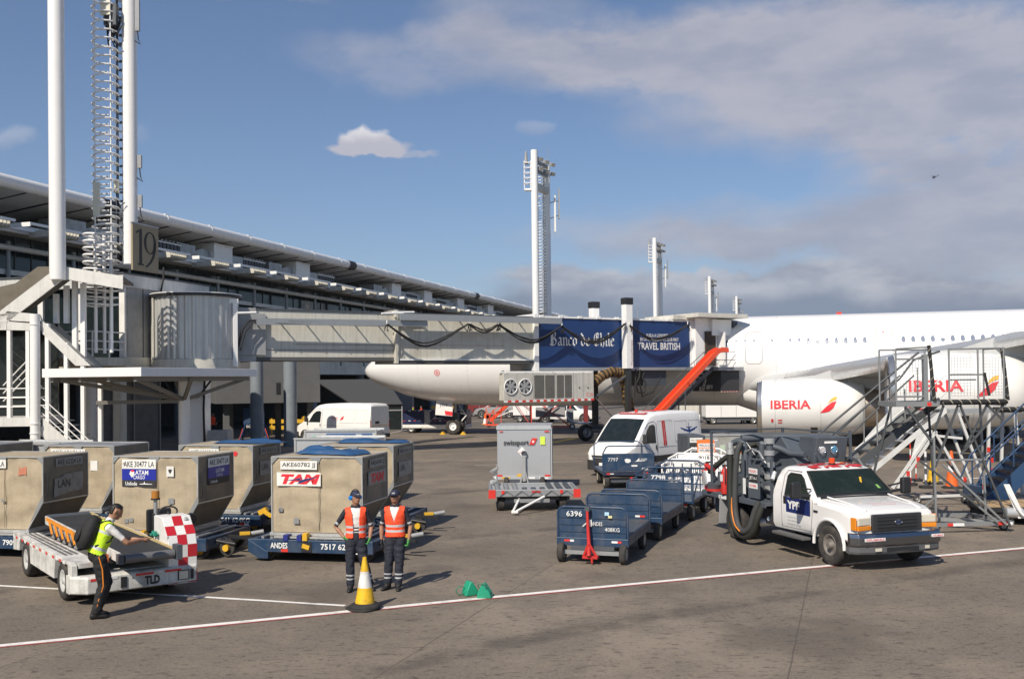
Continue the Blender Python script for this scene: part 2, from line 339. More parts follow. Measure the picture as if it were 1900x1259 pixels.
# ================= ground =================
def ground_mat():
    m=D.materials.new('apron_concrete'); m.use_nodes=True; t=NT(m.node_tree); b=t.n['Principled BSDF']
    tc=t.new('ShaderNodeTexCoord').outputs['Object']
    big=t.noise(tc,.10,6,.6); mid=t.noise(tc,.55,8,.65); fine=t.noise(tc,22,7,.75)
    stk=t.noise(t.mapping(tc,(1.,3.8,1),(0,0,R(8))),1.6,7,.68)
    c=t.mix(t.mapr(big,.35,.65,0,1,True),c4((.155,.129,.100)),c4((.265,.215,.163)))
    c=t.mix(t.math('MULTIPLY',t.mapr(mid,.40,.60,0,1,True),.65),c,c4((.132,.111,.091)))
    c=t.mix(t.math('MULTIPLY',t.mapr(fine,.42,.66,0,1,True),.5),c,c4((.31,.26,.205)))
    # dark rubber scuffs and oil spots with shapes of their own
    c=t.mix(t.math('MULTIPLY',t.mapr(stk,.57,.66,0,1,True),.5),c,c4((.06,.05,.042)))
    sp2=t.noise(t.mapping(tc,(1.,2.0,1),(0,0,R(-5)),(9,4,0)),4.5,5,.62)
    c=t.mix(t.math('MULTIPLY',t.mapr(sp2,.57,.64,0,1,True),.6),c,c4((.05,.042,.036)))
    oil=t.noise(t.mapping(tc,(1,1,1),(0,0,0),(31,17,0)),.33,4,.5)
    c=t.mix(t.math('MULTIPLY',t.mapr(oil,.55,.68,0,1,True),.45),c,c4((.075,.064,.055)))
    sp3=t.noise(t.mapping(tc,(1.2,3.2,1),(0,0,R(3)),(5,2,0)),7.5,4,.6); c=t.mix(t.math('MULTIPLY',t.mapr(sp3,.60,.66,0,1,True),.8),c,c4((.045,.037,.032)))
    # apron turns darker grey farther out, with a ragged start
    s=t.new('ShaderNodeSeparateXYZ'); t.l.new(tc,s.inputs[0])
    far=t.mapr(t.math('ADD',s.outputs[1],t.math('MULTIPLY',t.math('SUBTRACT',big,.5),10)),60,78,0,.45,True)
    c=t.mix(far,c,c4((.085,.080,.076)))
    # each slab has its own tone
    def fl(rot,sp,off):
        q=t.new('ShaderNodeSeparateXYZ'); t.l.new(t.mapping(tc,(1,1,1),(0,0,rot)),q.inputs[0]); return t.math('FLOOR',t.math('DIVIDE',t.math('ADD',q.outputs[0],off),sp))
    cb=t.new('ShaderNodeCombineXYZ'); t.l.new(fl(*JO[0][:3]),cb.inputs[0]); t.l.new(fl(*JO[1][:3]),cb.inputs[1])
    wn=t.new('ShaderNodeTexWhiteNoise'); t.l.new(cb.outputs[0],wn.inputs['Vector'])
    c=t.mix(t.mapr(wn.outputs['Value'],0,1,0,.22),c,c4((.09,.08,.07)))
    # tyre marks: long thin arcs of rubber
    wv=t.new('ShaderNodeTexWave',wave_type='RINGS',rings_direction='Z'); t.l.new(t.mapping(tc,(1,1,1),(0,0,0),(-30,26,0)),wv.inputs['Vector']); wv.inputs['Scale'].default_value=.035; wv.inputs['Distortion'].default_value=1.5; wv.inputs['Detail'].default_value=1
    c=t.mix(t.math('MULTIPLY',t.math('MULTIPLY',t.mapr(wv.outputs['Fac'],.985,1.0,0,1,True),t.mapr(mid,.4,.6,0,1,True)),.45),c,c4((.05,.044,.038)))
    # slab joints
    def joints(rot,sp,off,w):
        mp=t.mapping(tc,(1,1,1),(0,0,rot)); q=t.new('ShaderNodeSeparateXYZ'); t.l.new(mp,q.inputs[0])
        x=t.math('ADD',q.outputs[0],t.math('MULTIPLY',t.math('SUBTRACT',t.noise(tc,1.5,3),.5),.035))
        f=t.math('FRACT',t.math('DIVIDE',t.math('ADD',x,off),sp)); f=t.math('MULTIPLY',f,sp)
        return t.math('LESS_THAN',f,w)
    for J in JO:
        j=joints(*J); c=t.mix(t.math('MULTIPLY',j,t.mapr(mid,.3,.6,.75,.45)),c,c4((.06,.05,.042)))
    t.l.new(c,b.inputs['Base Color']); b.inputs['Roughness'].default_value=.78; b.inputs['Specular IOR Level'].default_value=.35
    bn=t.new('ShaderNodeBump'); bn.inputs['Strength'].default_value=.35; bn.inputs['Distance'].default_value=.01
    t.l.new(t.noise(tc,30,6,.7),bn.inputs['Height']); t.l.new(bn.outputs[0],b.inputs['Normal'])
    return m
def jline(p,q,sp,w):                     # a family of joints through two seen points
    a=gnd(*p); c=gnd(*q); ang=math.atan2((c-a).y,(c-a).x); rot=PI/2-ang   # rotate so joints run along y
    x=a.x*math.cos(rot)-a.y*math.sin(rot); return (rot,sp,-x+sp*400,w)
JO=[jline((690,1259),(1010,1056),15,.022),jline((1462,1250),(1502,1060),37,.022),jline((0,1237),(330,1128),28,.018)]
GM=ground_mat()
b=MB(); S=7000; 
xs=[-S,-900,-200,-60,-20,0,20,60,200,900,S]; ys=[-200,-20,0,20,40,80,160,400,1500,S]
for i in range(len(xs)-1):
    for j in range(len(ys)-1):
        b.add([(xs[i],ys[j],0),(xs[i+1],ys[j],0),(xs[i+1],ys[j+1],0),(xs[i],ys[j+1],0)],[(0,1,2,3)],GM)
tag(b.build('apron'),kind='structure')
def paint_mat(name,col,wear):
    m=D.materials.new(name); m.use_nodes=True; t=NT(m.node_tree); bb=t.n['Principled BSDF']; tc=t.new('ShaderNodeTexCoord').outputs['Object']
    n=t.noise(tc,3.2,8,.7); n2=t.noise(tc,14,6,.7)
    c=t.mix(t.math('MULTIPLY',t.mapr(n,.5,.68,0,1,True),wear),c4(col),c4((.2,.17,.14)))
    c=t.mix(t.math('MULTIPLY',t.mapr(n2,.55,.75,0,1,True),wear*.8),c,c4((.1,.085,.07)))
    t.l.new(c,bb.inputs['Base Color']); bb.inputs['Roughness'].default_value=.7; return m
PW=paint_mat('line_white',(.80,.78,.74),.45); PR=paint_mat('line_red',(.36,.06,.05),.55); PY=paint_mat('line_yellow',(.62,.42,.08),.6); PWF=paint_mat('line_faded',(.42,.38,.34),.8)
def strip(b,pts,w,z,m,side=0.):          # ragged painted strip along points
    P=[]
    for a,c in zip(pts[:-1],pts[1:]):
        n=max(2,int((Vector(c)-Vector(a)).length/.45))
        for i in range(n): P.append(Vector(a).lerp(Vector(c),i/n))
    P.append(Vector(pts[-1])); vs=[]
    for i,p in enumerate(P):
        d=(P[min(i+1,len(P)-1)]-P[max(i-1,0)]); d.z=0; d.normalize(); nn=Vector((-d.y,d.x,0))
        j1=random.uniform(-.006,.006); j2=random.uniform(-.006,.006)
        vs+=[Vector((p.x,p.y,z))+nn*(side+w/2+j1),Vector((p.x,p.y,z))+nn*(side-w/2+j2)]
    b.add(vs,[(2*i,2*i+1,2*i+3,2*i+2) for i in range(len(P)-1)],m)
b=MB(); L=[gnd(-400,1234),gnd(0,1197),gnd(650,1133),gnd(915,1107),gnd(1480,1054),gnd(1900,1016),gnd(2400,972)]
strip(b,L,.145,.004,PW); tag(b.build('stand_line'),kind='structure')
b=MB(); strip(b,L,.06,.0045,PR,-.106); tag(b.build('stand_line_edge'),kind='structure')
b=MB(); strip(b,[gnd(-300,1064),gnd(0,1086),gnd(380,1107),gnd(640,1123)],.10,.004,PW); tag(b.build('service_road_line'),kind='structure')
b=MB()
strip(b,[gnd(880,863),gnd(1080,855)],.12,.004,PWF); strip(b,[gnd(775,790),gnd(1000,772)],.25,.004,PWF)
strip(b,[gnd(700,808),gnd(755,797)],.25,.004,PWF); strip(b,[gnd(860,800),gnd(905,796)],.2,.004,PWF); strip(b,[gnd(930,756),gnd(870,772)],.3,.004,PWF)
strip(b,[gnd(1380,803),gnd(1700,790)],.3,.004,PWF); strip(b,[gnd(1690,893),gnd(1860,884)],.16,.004,PW)
tag(b.build('apron_markings'),kind='structure')
b=MB(); strip(b,[gnd(1018,822),gnd(1070,812)],.5,.005,PY); strip(b,[gnd(1395,826),gnd(1330,836)],.3,.005,PY); strip(b,[gnd(455,1015),gnd(560,975)],.1,.005,PY)
tag(b.build('lead_in_line'),kind='structure')
# ================= mountains =================
def mtn():
    m=M('mountain_rock',(.13,.125,.115),.95,dirt=.5,dscale=.002)
    b=MB(); n=90; rows=6; vs=[]
    for j in range(rows):
        for i in range(n):
            x=-3200+i*110; y=5200+j*280; e=[.0,.35,.7,.95,1,.9][j]
            prof=90+330*max(0,min(1,(x+300)/1500))+60*max(0,min(1,(x-2600)/1500))
            h=prof*e*(.82+.42*mnoise.noise(Vector((x*.0012,y*.0009,3)))+.16*mnoise.noise(Vector((x*.005,y*.004,9)))+.06*mnoise.noise(Vector((x*.016,y*.01,5))))
            vs.append((x,y,max(h,-1) if j else -1))
    b.add(vs,[(j*n+i,j*n+i+1,(j+1)*n+i+1,(j+1)*n+i) for j in range(rows-1) for i in range(n-1)],m,True)
    tag(b.build('hills'),kind='structure')
mtn()
# ================= terminal =================
TD=Vector((.285,.9585,0)); TN=Vector((.9585,-.285,0)); TA=math.atan2(TD.y,TD.x)
def terminal():
    T=thing('terminal_building','long grey airport terminal with glazed upper floor, toothed sunshades and a white tubular roof edge','terminal',-40*TN,TA)
    SOF=M('roof_soffit',(.72,.72,.70),.6,dirt=.3,dscale=.6); SEAM=M('seam_dark',(.03,.03,.032),.7)
    s0,s1=-22,172
    # local: x along the facade, -y towards the apron
    b=MB(); n=14
    for a,c in ((s0,49.5),(50.8,82.3),(83.6,118),(119.3,s1)):
        b.cyl((a,0,14.35),(c,0,14.35),.36,WHC,n=16)
    b.build('roof_edge_tube',T)
    b=MB()
    for a,c in ((49.5,50.8),(82.3,83.6),(118,119.3)): b.cyl((a,0,14.35),(c,0,14.35),.40,BLKM,n=16)
    b.build('tube_joint',T)
    b=MB()
    for k in range(int((s1-s0)/5)):
        x=s0+2.5+k*5; b.cyl((x,0,14.35),(x+.1,0,14.35),.385,WHC,n=16); b.beam((x-.1,-.2,14.68),(x+.35,-.2,14.62),.06,.05,WHC)
    b.build('tube_collar',T)
    b=MB()
    b.add([(s0,.2,14.1),(s1,.2,14.1),(s1,11,12.75),(s0,11,12.75)],[(0,1,2,3)],SOF)
    b.build('soffit',T)
    b=MB(); b.add([(s0,.15,14.6),(s1,.15,14.6),(s1,30,15.6),(s0,30,15.6)],[(0,1,2,3)],CRM); b.box(s0,s1,11.02,11.3,12.3,14.9,CRM); b.build('roof',T)
    b=MB()
    for k in range(int((s1-s0)/2.5)):
        x=s0+1+k*2.5; b.beam((x,.3,14.07),(x,11,12.735),.15 if k%2 else .06,.05,SEAM)
    b.build('soffit_seam',T)
    b=MB(); b.box(s0,s1,.9,11.01,11.95,12.25,CRM); b.box(s0,s1,.75,.9,11.9,12.35,WH); b.build('terrace',T)
    # toothed sunshades, one per bay
    proto=MB(); proto.box(.0,3.95,-1.35,-1.2,12.06,12.2,WHC); proto.box(.1,3.9,.3,.5,12.02,12.16,WHC)
    proto.box(-.08,-.003,-1.36,.7,11.98,12.2,WHC)
    for k in range(8): proto.box(2.1+k*.24,2.15+k*.24,-1.14,.7,11.78,12.14,CRM)
    so_=None
    for k in range(34):
        x=s0+4.5+k*5.0
        if so_ is None: so_=proto.build('sunshade',T); o=so_
        else: o=so_.copy(); COL.objects.link(o)
        o.location=(x,0,-.02)
    # facade
    GY=2.2
    b=MB(); b.box(s0,s1,GY,GY+.1,5.6,11.95,GLB); b.build('window_wall',T)
    b=MB()
    b2=MB(); mp=M('mullion_paint',(.30,.31,.31),.5,dirt=.2)
    for k in range(int((s1-s0)/5)+1):
        x=s0+k*5+.9; b.cyl((x,GY-.75,5.2),(x,GY-.75,11.5),.12,mp,n=8)
        for q in (1.25,2.5,3.75): b2.box(x+q-.03,x+q+.03,GY-.05,GY,5.6,11.95,M('thin_mullion',(.06,.065,.07),.5))
    b.build('facade_post',T); b2.build('thin_mullions',T)
    b=MB(); b.cyl((s0,GY-.85,11.15),(s1,GY-.85,11.15),.16,M('rail_cream',(.55,.54,.49),.5,dirt=.3),n=8); b.beam((s0,GY-.6,9.85),(s1,GY-.6,9.85),.10,.28,M('rail_grey',(.6,.6,.57),.5,dirt=.3)); b.beam((s0,GY-.6,8.0),(s1,GY-.6,8.0),.08,.14,mp)
    b.build('facade_rail',T)
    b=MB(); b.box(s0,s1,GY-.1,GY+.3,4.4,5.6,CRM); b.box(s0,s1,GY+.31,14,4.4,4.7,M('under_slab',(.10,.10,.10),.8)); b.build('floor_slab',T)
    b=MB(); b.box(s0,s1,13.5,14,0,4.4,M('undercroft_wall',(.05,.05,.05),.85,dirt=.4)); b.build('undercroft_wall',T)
    col=MB(); col.cyl((0,0,0),(0,0,4.4),.42,M('column_blue_grey',(.22,.25,.28),.6,dirt=.3),n=16); c0=None
    for k in range(19):
        x=s0+4+k*10
        if c0 is None: c0=col.build('column',T); o=c0
        else: o=c0.copy(); COL.objects.link(o)
        o.location=(x,GY+1.2,0)
    # plant on the terrace
    rnd=random.Random(3)
    al=M('duct_metal',(.40,.42,.43),.45,.5,dirt=.35)
    for x0 in (28,49,60,72,92,101,112,124):
        p=thing('rooftop_unit','pale rooftop air handler on the terrace, %s'%{28:'at the far left edge',49:'just right of the number board',60:'second right of the number board',72:'third right of the number board',92:'fourth right of the number board',101:'fifth right of the number board',112:'sixth right of the number board',124:'farthest right of the number board'}[x0],'air handler',T.matrix_basis@Vector((x0,1.9,12.26)),TA,'rooftop units on the terrace')
        b=MB(); b.box(2.6,5.0,-1,1.0,.1,1.45,WHC); b.box(2.55,5.05,-1.05,1.05,1.46,1.55,WHC); b.build('cabinet',p,.02)
        b=MB(); b.box(5.02,6.6,-.9,.7,.1,.95,al); b.box(-1.4,.6,-.8,.9,.3,1.1,al); b.prism([(0,.1),(2.0,.1),(2.0,.95),(1.0,1.05),(0,.75)],(.61,.8,0),(1,0,0),(0,0,1),(0,-1.5,0),al); b.build('duct',p,.03)
        b=MB()
        for k in range(8): b.box(6.65+k*.4,6.68+k*.4+.25,-.9,-.75,.1,1.0,DGR)
        b.box(6.65,9.8,-.7,.6,.1,.75,DGR)
        for k in range(7): b.box(6.8+k*.42,6.86+k*.42,-.95,-.9,.95,1.05,WHC)
        b.box(6.6,9.8,-.94,-.9,.82,.9,WHC); b.build('condenser_rack',p)
terminal()
# ================= masts =================
def make_mast(h,label,loc,big=True):
    T=thing('lighting_mast',label,'mast',loc,0,'twin-tube lighting masts along the terminal')
    wp=WHC; r=.38 if big!='near' else .33
    a=Vector((-1.5,-3.3,0)); ax=a.normalized()
    if big!='near':
        b=MB(); b.cyl((a.x,a.y,0),(a.x,a.y,h),r,wp,n=20); b.build('pole',T)
    b=MB(); b.cyl((0,0,8.63 if big=='near' else 0),(0,0,h if big=='near' else h-1.1),r*.9,wp,n=20); b.build('pole',T)
    # caged ladder on the inner face
    b=MB(); rg=.038 if big=='near' else .05; n=int((h-8.7)/.36); c=Vector((-.82,-.35,0))
    for i in range(n):
        z=8.7+i*.36+.02*math.sin(i*2.3); pts=[]
        for k in range(9):
            t=R(-20-k*35)-.2; pts.append((c.x-.02+.52*math.cos(t+.9),c.y+.52*math.sin(t+.9),z+.05*math.sin(k*.8)))
        b.tube(pts,rg,wp,n=5)
        b.beam((c.x+.36,c.y-.22,z),(c.x+.36,c.y+.25,z),.05,.05,wp)
    for dx,dy in ((-.35,-.3),(.32,-.35),(.3,.3)): b.cyl((c.x+dx,c.y+dy,8.65),(c.x+dx,c.y+dy,h-1.5),.028,wp,n=6)
    b.build('ladder_cage',T)
    b=MB()
    for i in range(int((h-8.7)/.36)):
        z=8.7+i*.36; b.cbox((-.33,-.12,z),(.12,.2,.06),(0,0,.4),DGR if i%3 else wp)
    for k in range(2): b.cyl((-.42-.05*k,-.15,8.65),(-.42-.05*k,-.15,h-2),.022,BLK,n=5)
    b.build('cable_run',T)
    if big!='near':
        b=MB()
        for z in (h-1.2,h-2.2): b.beam((a.x,a.y,z),(.2,.2,z),.28,.35,GRYP)
        b.beam((a.x,a.y,h-3.9),(.1,.1,h-3.9),.5,.7,CRM); b.build('lamp_beam',T)
        lb=MB(); lb.cbox((0,0,0),(.55,.45,.38),(.4,0,0),GRYP); lb.cbox((0,-.22,-.12),(.48,.03,.3),(.4,0,0),LENS); l0=None
        for k in range(6):
            p=a.lerp(Vector((.3,.3,0)),(k%3)*.4+.2)
            if l0 is None: l0=lb.build('floodlight',T); o=l0
            else: o=l0.copy(); COL.objects.link(o)
            o.location=(p.x+.3,p.y-.3,h-.9-(k//3)*1.05); o.rotation_euler=(0,0,.6)
        b=MB()
        for k in range(5): 
            z=h-1.4-k*.55; b.tube([(a.x-.3,a.y-.2,z),(a.x-1.15,a.y-.3,z),(a.x-1.15,a.y+.7,z),(a.x-.2,a.y+.7,z)],.06,wp,n=5)
        b.box(a.x-1.1,a.x-.3,a.y-.2,a.y+.6,h-4.4,h-4.2,wp)
        for x in (-1.1,-.4): b.cyl((a.x+x,a.y-.2,h-4.4),(a.x+x,a.y-.2,h-1.2),.06,wp,n=5)
        b.cyl((a.x-.9,a.y,h-1.5),(a.x-.9,a.y,h-.1),.25,GRYP,r2=.1,n=8); b.build('service_basket',T)
        b=MB(); b.box(.75,.95,-.2,.3,h-8.5,h-4.4,WH); b.box(1.25,1.4,-.1,.35,h-7,h-3.6,GRYP); b.beam((.2,0,h-7),(1.3,0,h-6.6),.08,.08,DGR); b.beam((.2,0,h-5.2),(1.3,0,h-5),.08,.08,DGR); b.build('antenna',T)
        b=MB(); b.cyl((.1,0,h-1.1),(.1,0,h+1.2),.025,GRYP,n=5); b.build('antenna_rod',T)
    return T
HM=28.8
def mastpos(px,y): p=site(px,700,y); return (p.x,p.y,0)
m1=make_mast(HM,'tallest distant white twin mast, rising behind the dark blue bridge panel',mastpos(1019,112))
m2=dup(m1,mastpos(1228,181),0,'second distant white twin mast, just left of the jet bridge cab')
m3=dup(m1,mastpos(1325,249),0,'third distant white twin mast, above the start of the white fuselage')
m4=dup(m1,mastpos(1373,310),0,'smallest farthest white mast poking over the fuselage top')
mn=make_mast(27,'near white mast with a ring-caged ladder and antennas, carrying the number board',mastpos(243,41.0),'near')
# antennas on the near mast
for (px,py0,py1,y,w,nm) in ((179,338,400,40.2,.24,0),(196,-40,28,40.3,.40,0),(255,-30,58,40.8,.17,1),(216,333,358,40.6,.18,0),(259,288,312,41.0,.16,1),(260,362,385,41.0,.17,1)):
    p=site(px,py0,y); q=site(px,py1,y); b=MB(TR((-mn.location.x,-mn.location.y,0)))
    b.cbox((p+q)/2,(w,.12,(p-q).length),(0,0,0),GRYP if nm else M('antenna_cream',(.66,.63,.5),.5))
    b.beam((p.x,p.y+.1,q.z+.2),(mn.location.x,mn.location.y,q.z+.2),.05,.05,STEEL); b.beam((p.x,p.y+.1,p.z-.2),(mn.location.x,mn.location.y,p.z-.2),.05,.05,STEEL)
    b.tube([(q.x,q.y,q.z),(q.x+.04,q.y,q.z-.35),(q.x+.12,q.y,q.z-.55),(q.x-.1 if nm else q.x+.35,q.y,q.z-.4)],.025,BLK,n=5); b.build('antenna',mn)
b=MB(TR((-mn.location.x,-mn.location.y,0)))
for k in range(26):
    a_=site(random.uniform(198,212),random.uniform(25,75),40.5); c_=site(random.uniform(192,226),random.uniform(30,90),40.6); b.tube([a_,(a_+c_)/2+Vector((0,0,-.25)),c_],.03,BLKM,n=4)
b.cbox(site(206,28,40.5),(.5,.3,.9),(0,0,0),DGR); b.build('cable_bundle',mn)
# number board
sp_=site(244.5,412,40.3)
sg=thing('number_board','tan square board with a black 19, fixed to the near mast','sign',(sp_.x,sp_.y,0),TA)
bx=M('board_tan',(.28,.235,.155),.6,dirt=.15)
zt=sp_.z; b=MB(); b.box(0,1.66,-.04,.04,zt-1.92,zt,bx); b.box(-.03,1.69,-.05,.045,zt-.03,zt+.02,STEEL); b.build('panel',sg)
b=MB(); yy=-.046
def o19(a,c): return (a,yy,zt-1.92+c)
NB=M('numeral_black',(.025,.022,.02),.6)
def poly(b,P): n=len(P); b.add([o19(*p) for p in P],[tuple(range(n))],NB)
poly(b,[(.40,.30),(.58,.30),(.58,1.70),(.50,1.70),(.40,1.62)]); poly(b,[(.30,.22),(.70,.22),(.70,.27),(.58,.31),(.40,.31),(.30,.27)]); poly(b,[(.18,1.55),(.22,1.50),(.401,1.60),(.401,1.66),(.55,1.73),(.50,1.75)])
P=[]; n=28
for i in range(n+1):
    t=2*PI*i/n; wd=.075+.075*abs(math.cos(t)); cx,cy=1.10,1.20; P.append(((cx+.40*math.cos(t),cy+.46*math.sin(t)),(cx+(.40-wd*1.1)*math.cos(t),cy+(.46-wd*.6)*math.sin(t))))
for i in range(n): b.add([o19(*P[i][0]),o19(*P[i+1][0]),o19(*P[i+1][1]),o19(*P[i][1])],[(0,1,2,3)],NB)
Q=[((1.50,1.2),(1.345,1.2)),((1.48,.9),(1.33,.93)),((1.38,.62),(1.24,.66)),((1.20,.38),(1.08,.43)),((.95,.20),(.90,.27)),((.80,.16),(.80,.22))]
for i in range(len(Q)-1): b.add([o19(*Q[i][0]),o19(*Q[i+1][0]),o19(*Q[i+1][1]),o19(*Q[i][1])],[(3,2,1,0)],NB)
b.build('numeral',sg)
# the single smooth pole at the left
p=site(107,490,38.5); t_=thing('white_pole','smooth thick white pole at far left, rising from the covered stair roof','pole',(p.x,p.y,0)); b=MB()
b.cyl((0,0,p.z-.6),(-.05,0,27),.30,WHC,n=24); b.build('shaft',t_)
# ================= gate building, stair and canopy =================
def tl(s,y): return s*TD-(40+y)*TN      # terminal frame to world
GLK=M('grey_panel',(.34,.345,.35),.5,dirt=.25,streak=.2)
def gate_link():
    T=thing('gate_link_building','boxy white and grey walkway building behind the corrugated cylinder','walkway',tl(37.3,-11.1),TA)
    # local x along facade (0..5.8), y into terminal 0..13
    b=MB(); b.box(.12,5.8,0.02,.14,4.9,8.0,GLK); b.box(5.68,5.8,.14,13.2,4.9,8.0,GLK)
    for x in (1.25,2.3): b.box(x,x+.04,-.005,.02,4.9,8.0,DGR)
    b.build('wall',T)
    b=MB(); b.box(-.25,6.3,-.12,13.2,8.0,8.55,M('fascia_white',(.6,.6,.58),.5,dirt=.3,streak=.3)); b.box(-.3,6.35,-.17,13.25,8.551,8.62,DGR); b.build('roof',T)
    b=MB(); b.box(-.1,5.9,-.1,13.2,4.45,4.9,CRM); b.build('floor',T)
    b=MB(); b.box(.12,.2,.3,13.0,4.9,8.0,GLS); b.build('side_glazing',T)
    b=MB()
    for y in (.02,2.2,4.4,6.6,8.8): b.box(0,.22,y,y+.28,4.9,8.0,WH)
    b.build('frame_column',T)
    b=MB(); b.box(2.5,6.0,-.10,-.02,7.25,7.65,GLK); b.box(2.2,2.6,-.35,-.02,7.1,7.6,GRYP); b.tube([(2.4,-.2,7.1),(2.3,-.2,8.0),(2.35,-.3,8.6),(2.5,-.2,9.1)],.05,BLK); b.box(2.75,3.0,-.16,-.02,4.95,7.2,DGR); b.build('conduit_box',T)
    b=MB(); b.box(.3,5.5,2.2,2.35,0,4.45,M('service_door_grey',(.115,.12,.125),.6,dirt=.3)); 
    for x in (.3,1.9,3.4,5.4): b.box(x,x+.06,2.14,2.2,0,4.45,GLK)
    b.build('service_door',T)
    b=MB(); b.text('19',.9,(.75,2.13,2.3),(1,0,0),(0,0,1),M('faded_lettering',(.22,.22,.2),.7)); b.build('painted_number',T)
    b=MB(); b.box(-.05,.35,.2,.6,0,4.45,CRM); b.build('pier',T)
    # balcony on the near side
    b=MB(); b.box(-2.2,-.11,-.1,3.2,4.5,4.85,CRM); b.build('balcony',T)
    b=MB()
    for z in (5.2,5.55,5.95): b.tube([(-.15,-.05,z),(-2.15,-.05,z),(-2.15,3.1,z)],.035,WHC)
    for x,y in ((-2.15,-.05),(-1.1,-.05),(-2.15,1.5),(-2.15,3.1)): b.cyl((x,y,4.6),(x,y,5.97),.035,WHC)
    b.build('balcony_rail',T)
gate_link()
# guard rings round the foot of the mast ladder
b=MB(TR((-mn.location.x,-mn.location.y,0)))
for i in range(11):
    p=site(187,437+i*12.8,41.2); pts=[p+Vector((.68*math.cos(t),.62*math.sin(t),.03*math.sin(2*t))) for t in [2*PI*k/18 for k in range(18)]]
    b.tube(pts,.045,WHC,n=6,closed=True)
b.build('guard_rings',mn)
for px,dy in ((177,-.35),(206,-.45),(193,.5)):
    p=site(px,437,41.2+dy); b=MB(TR((-mn.location.x,-mn.location.y,0))); b.cyl((p.x,p.y,5),(p.x,p.y,p.z+.1),.075,WHC,n=8); b.build('guard_post',mn)
def cov_stair():
    T=thing('covered_staircase','white covered scissor staircase with sloping roofs at far left','staircase',(-19,38.6,0))
    off=Vector((-19,38.6,0)); W2=Vector((-.45,2.2,0))
    def P(px,py,y=38.6): return site(px,py,y)-off
    def slab(b,q,dep,m):       # quad outline extruded by dep
        n=len(q); vs=[Vector(p) for p in q]+[Vector(p)+Vector(dep) for p in q]
        b.add(vs,[tuple(range(n)),tuple(range(2*n-1,n-1,-1))]+[(n+i,n+(i+1)%n,(i+1)%n,i) for i in range(n)],m)
    BR=M('roof_felt',(.16,.14,.11),.85,dirt=.4)
    FAS=M('fascia_cream',(.66,.65,.61),.5,dirt=.25,streak=.25)
    b=MB(); slab(b,[P(5,573),P(110,493),P(228,512),P(228,536),P(118,517),P(40,577)],(-.05,.16,0),FAS); slab(b,[P(-40,612),P(5,573),P(40,577),P(-40,640)],(-.05,.16,0),FAS); b.build('upper_fascia',T)
    b=MB(); o=Vector((-.1,.17,.03)); o2=Vector((-.8,3.2,.03))
    slab(b,[P(5,573)+o,P(110,493)+o,P(110,493)+o2,P(5,573)+o2],(0,0,-.12),BR); slab(b,[P(-60,612)+o,P(5,573)+o,P(5,573)+o2,P(-60,612)+o2],(0,0,-.12),BR); slab(b,[P(110,493)+o,P(228,512)+o,P(228,512)+o2,P(110,493)+o2],(0,0,-.12),BR); b.build('upper_roof',T)
    b=MB(); slab(b,[P(-60,540),P(0,527),P(43,495),P(90,495),P(5,574),P(-60,606)],(0,.1,0),BR); q_=b.build('upper_side_panel',T); q_.location=(.0,1.2,.15)
    b=MB(); slab(b,[P(-60,579),P(12,577),P(12,592),P(-60,592)],(0,.15,0),FAS); slab(b,[P(12,577),P(75,583),P(75,598),P(12,594)],(-.1,.15,0),FAS); slab(b,[P(-60,595),P(12,596),P(12,612),P(-60,612)],(0,.12,0),FAS); slab(b,[P(13,596),P(75,601),P(75,613),P(13,612)],(0,.12,0),FAS); b.build('landing_fascia',T)
    b=MB(); slab(b,[P(75,584),P(80,596),P(168,678),P(140,678),P(78,618)],(-.06,.16,0),FAS); b.build('lower_fascia',T)
    b=MB(); slab(b,[P(78,596)+o,P(166,677)+o,P(166,677)+o2,P(78,596)+o2],(0,0,-.1),M('stair_soffit',(.38,.37,.34),.7,dirt=.2)); slab(b,[P(-60,590)+o,P(78,596)+o,P(78,596)+o2,P(-60,590)+o2],(0,0,-.1),BR); b.build('lower_roof',T)
    b=MB(); p=P(67,583); b.cyl((p.x,p.y-.1,0),(p.x,p.y-.1,p.z),.185,WHC,n=20)
    for y in (602,785,803): q=P(67,y); b.cyl((p.x,p.y-.1,q.z-.02),(p.x,p.y-.1,q.z+.02),.21,WHC,n=20)
    b.build('column',T)
    for px,t0,t1 in ((15,612,777),(50,613,775),(86,600,800),(121,635,818),(152,665,835),(184,700,840)):
        b=MB(); p=P(px,t0); q=P(px,t1); b.box(p.x-.07,p.x+.07,p.y+.02,p.y+.2,q.z,p.z,WHC); b.build('post',T)
    b=MB(); slab(b,[P(-60,776),P(78,773),P(78,790),P(-60,792)],(-.2,2.2,0),FAS); slab(b,[P(78,773),P(225,905),P(225,935),P(70,803)],(-.05,.15,0),FAS); b.build('stringer',T)
    b=MB()
    for k in range(14):
        p=P(80+k*10,782+k*9.2)+Vector((0,.2,0)); b.box(p.x,p.x+.3,p.y,p.y+1.9,p.z-.05,p.z,GLK)
    b.build('tread',T)
    b=MB()
    for k in range(3):
        b.tube([P(-60,722+k*17)+Vector((0,.05,0)),P(58,720+k*17)+Vector((0,.05,0))],.022,WHC); b.tube([P(78,738+k*14),P(225,870+k*14)],.022,WHC)
        b.tube([P(-60,722+k*17)+W2,P(58,720+k*17)+W2],.022,WHC)
        b.tube([P(-10,745-k*15)+W2*.5,P(60,672-k*15)+W2*.5],.025,WHC); b.tube([P(-10,640+k*22)+W2*.8,P(60,700+k*22)+W2*.8],.022,GLK)
    b.build('handrail',T)
    b=MB(); q=P(-60,640); p=P(58,780); b.box(q.x,p.x,q.y+2.3,q.y+2.38,2.4,6.2,GLS); b.build('back_glazing',T)
    b=MB()
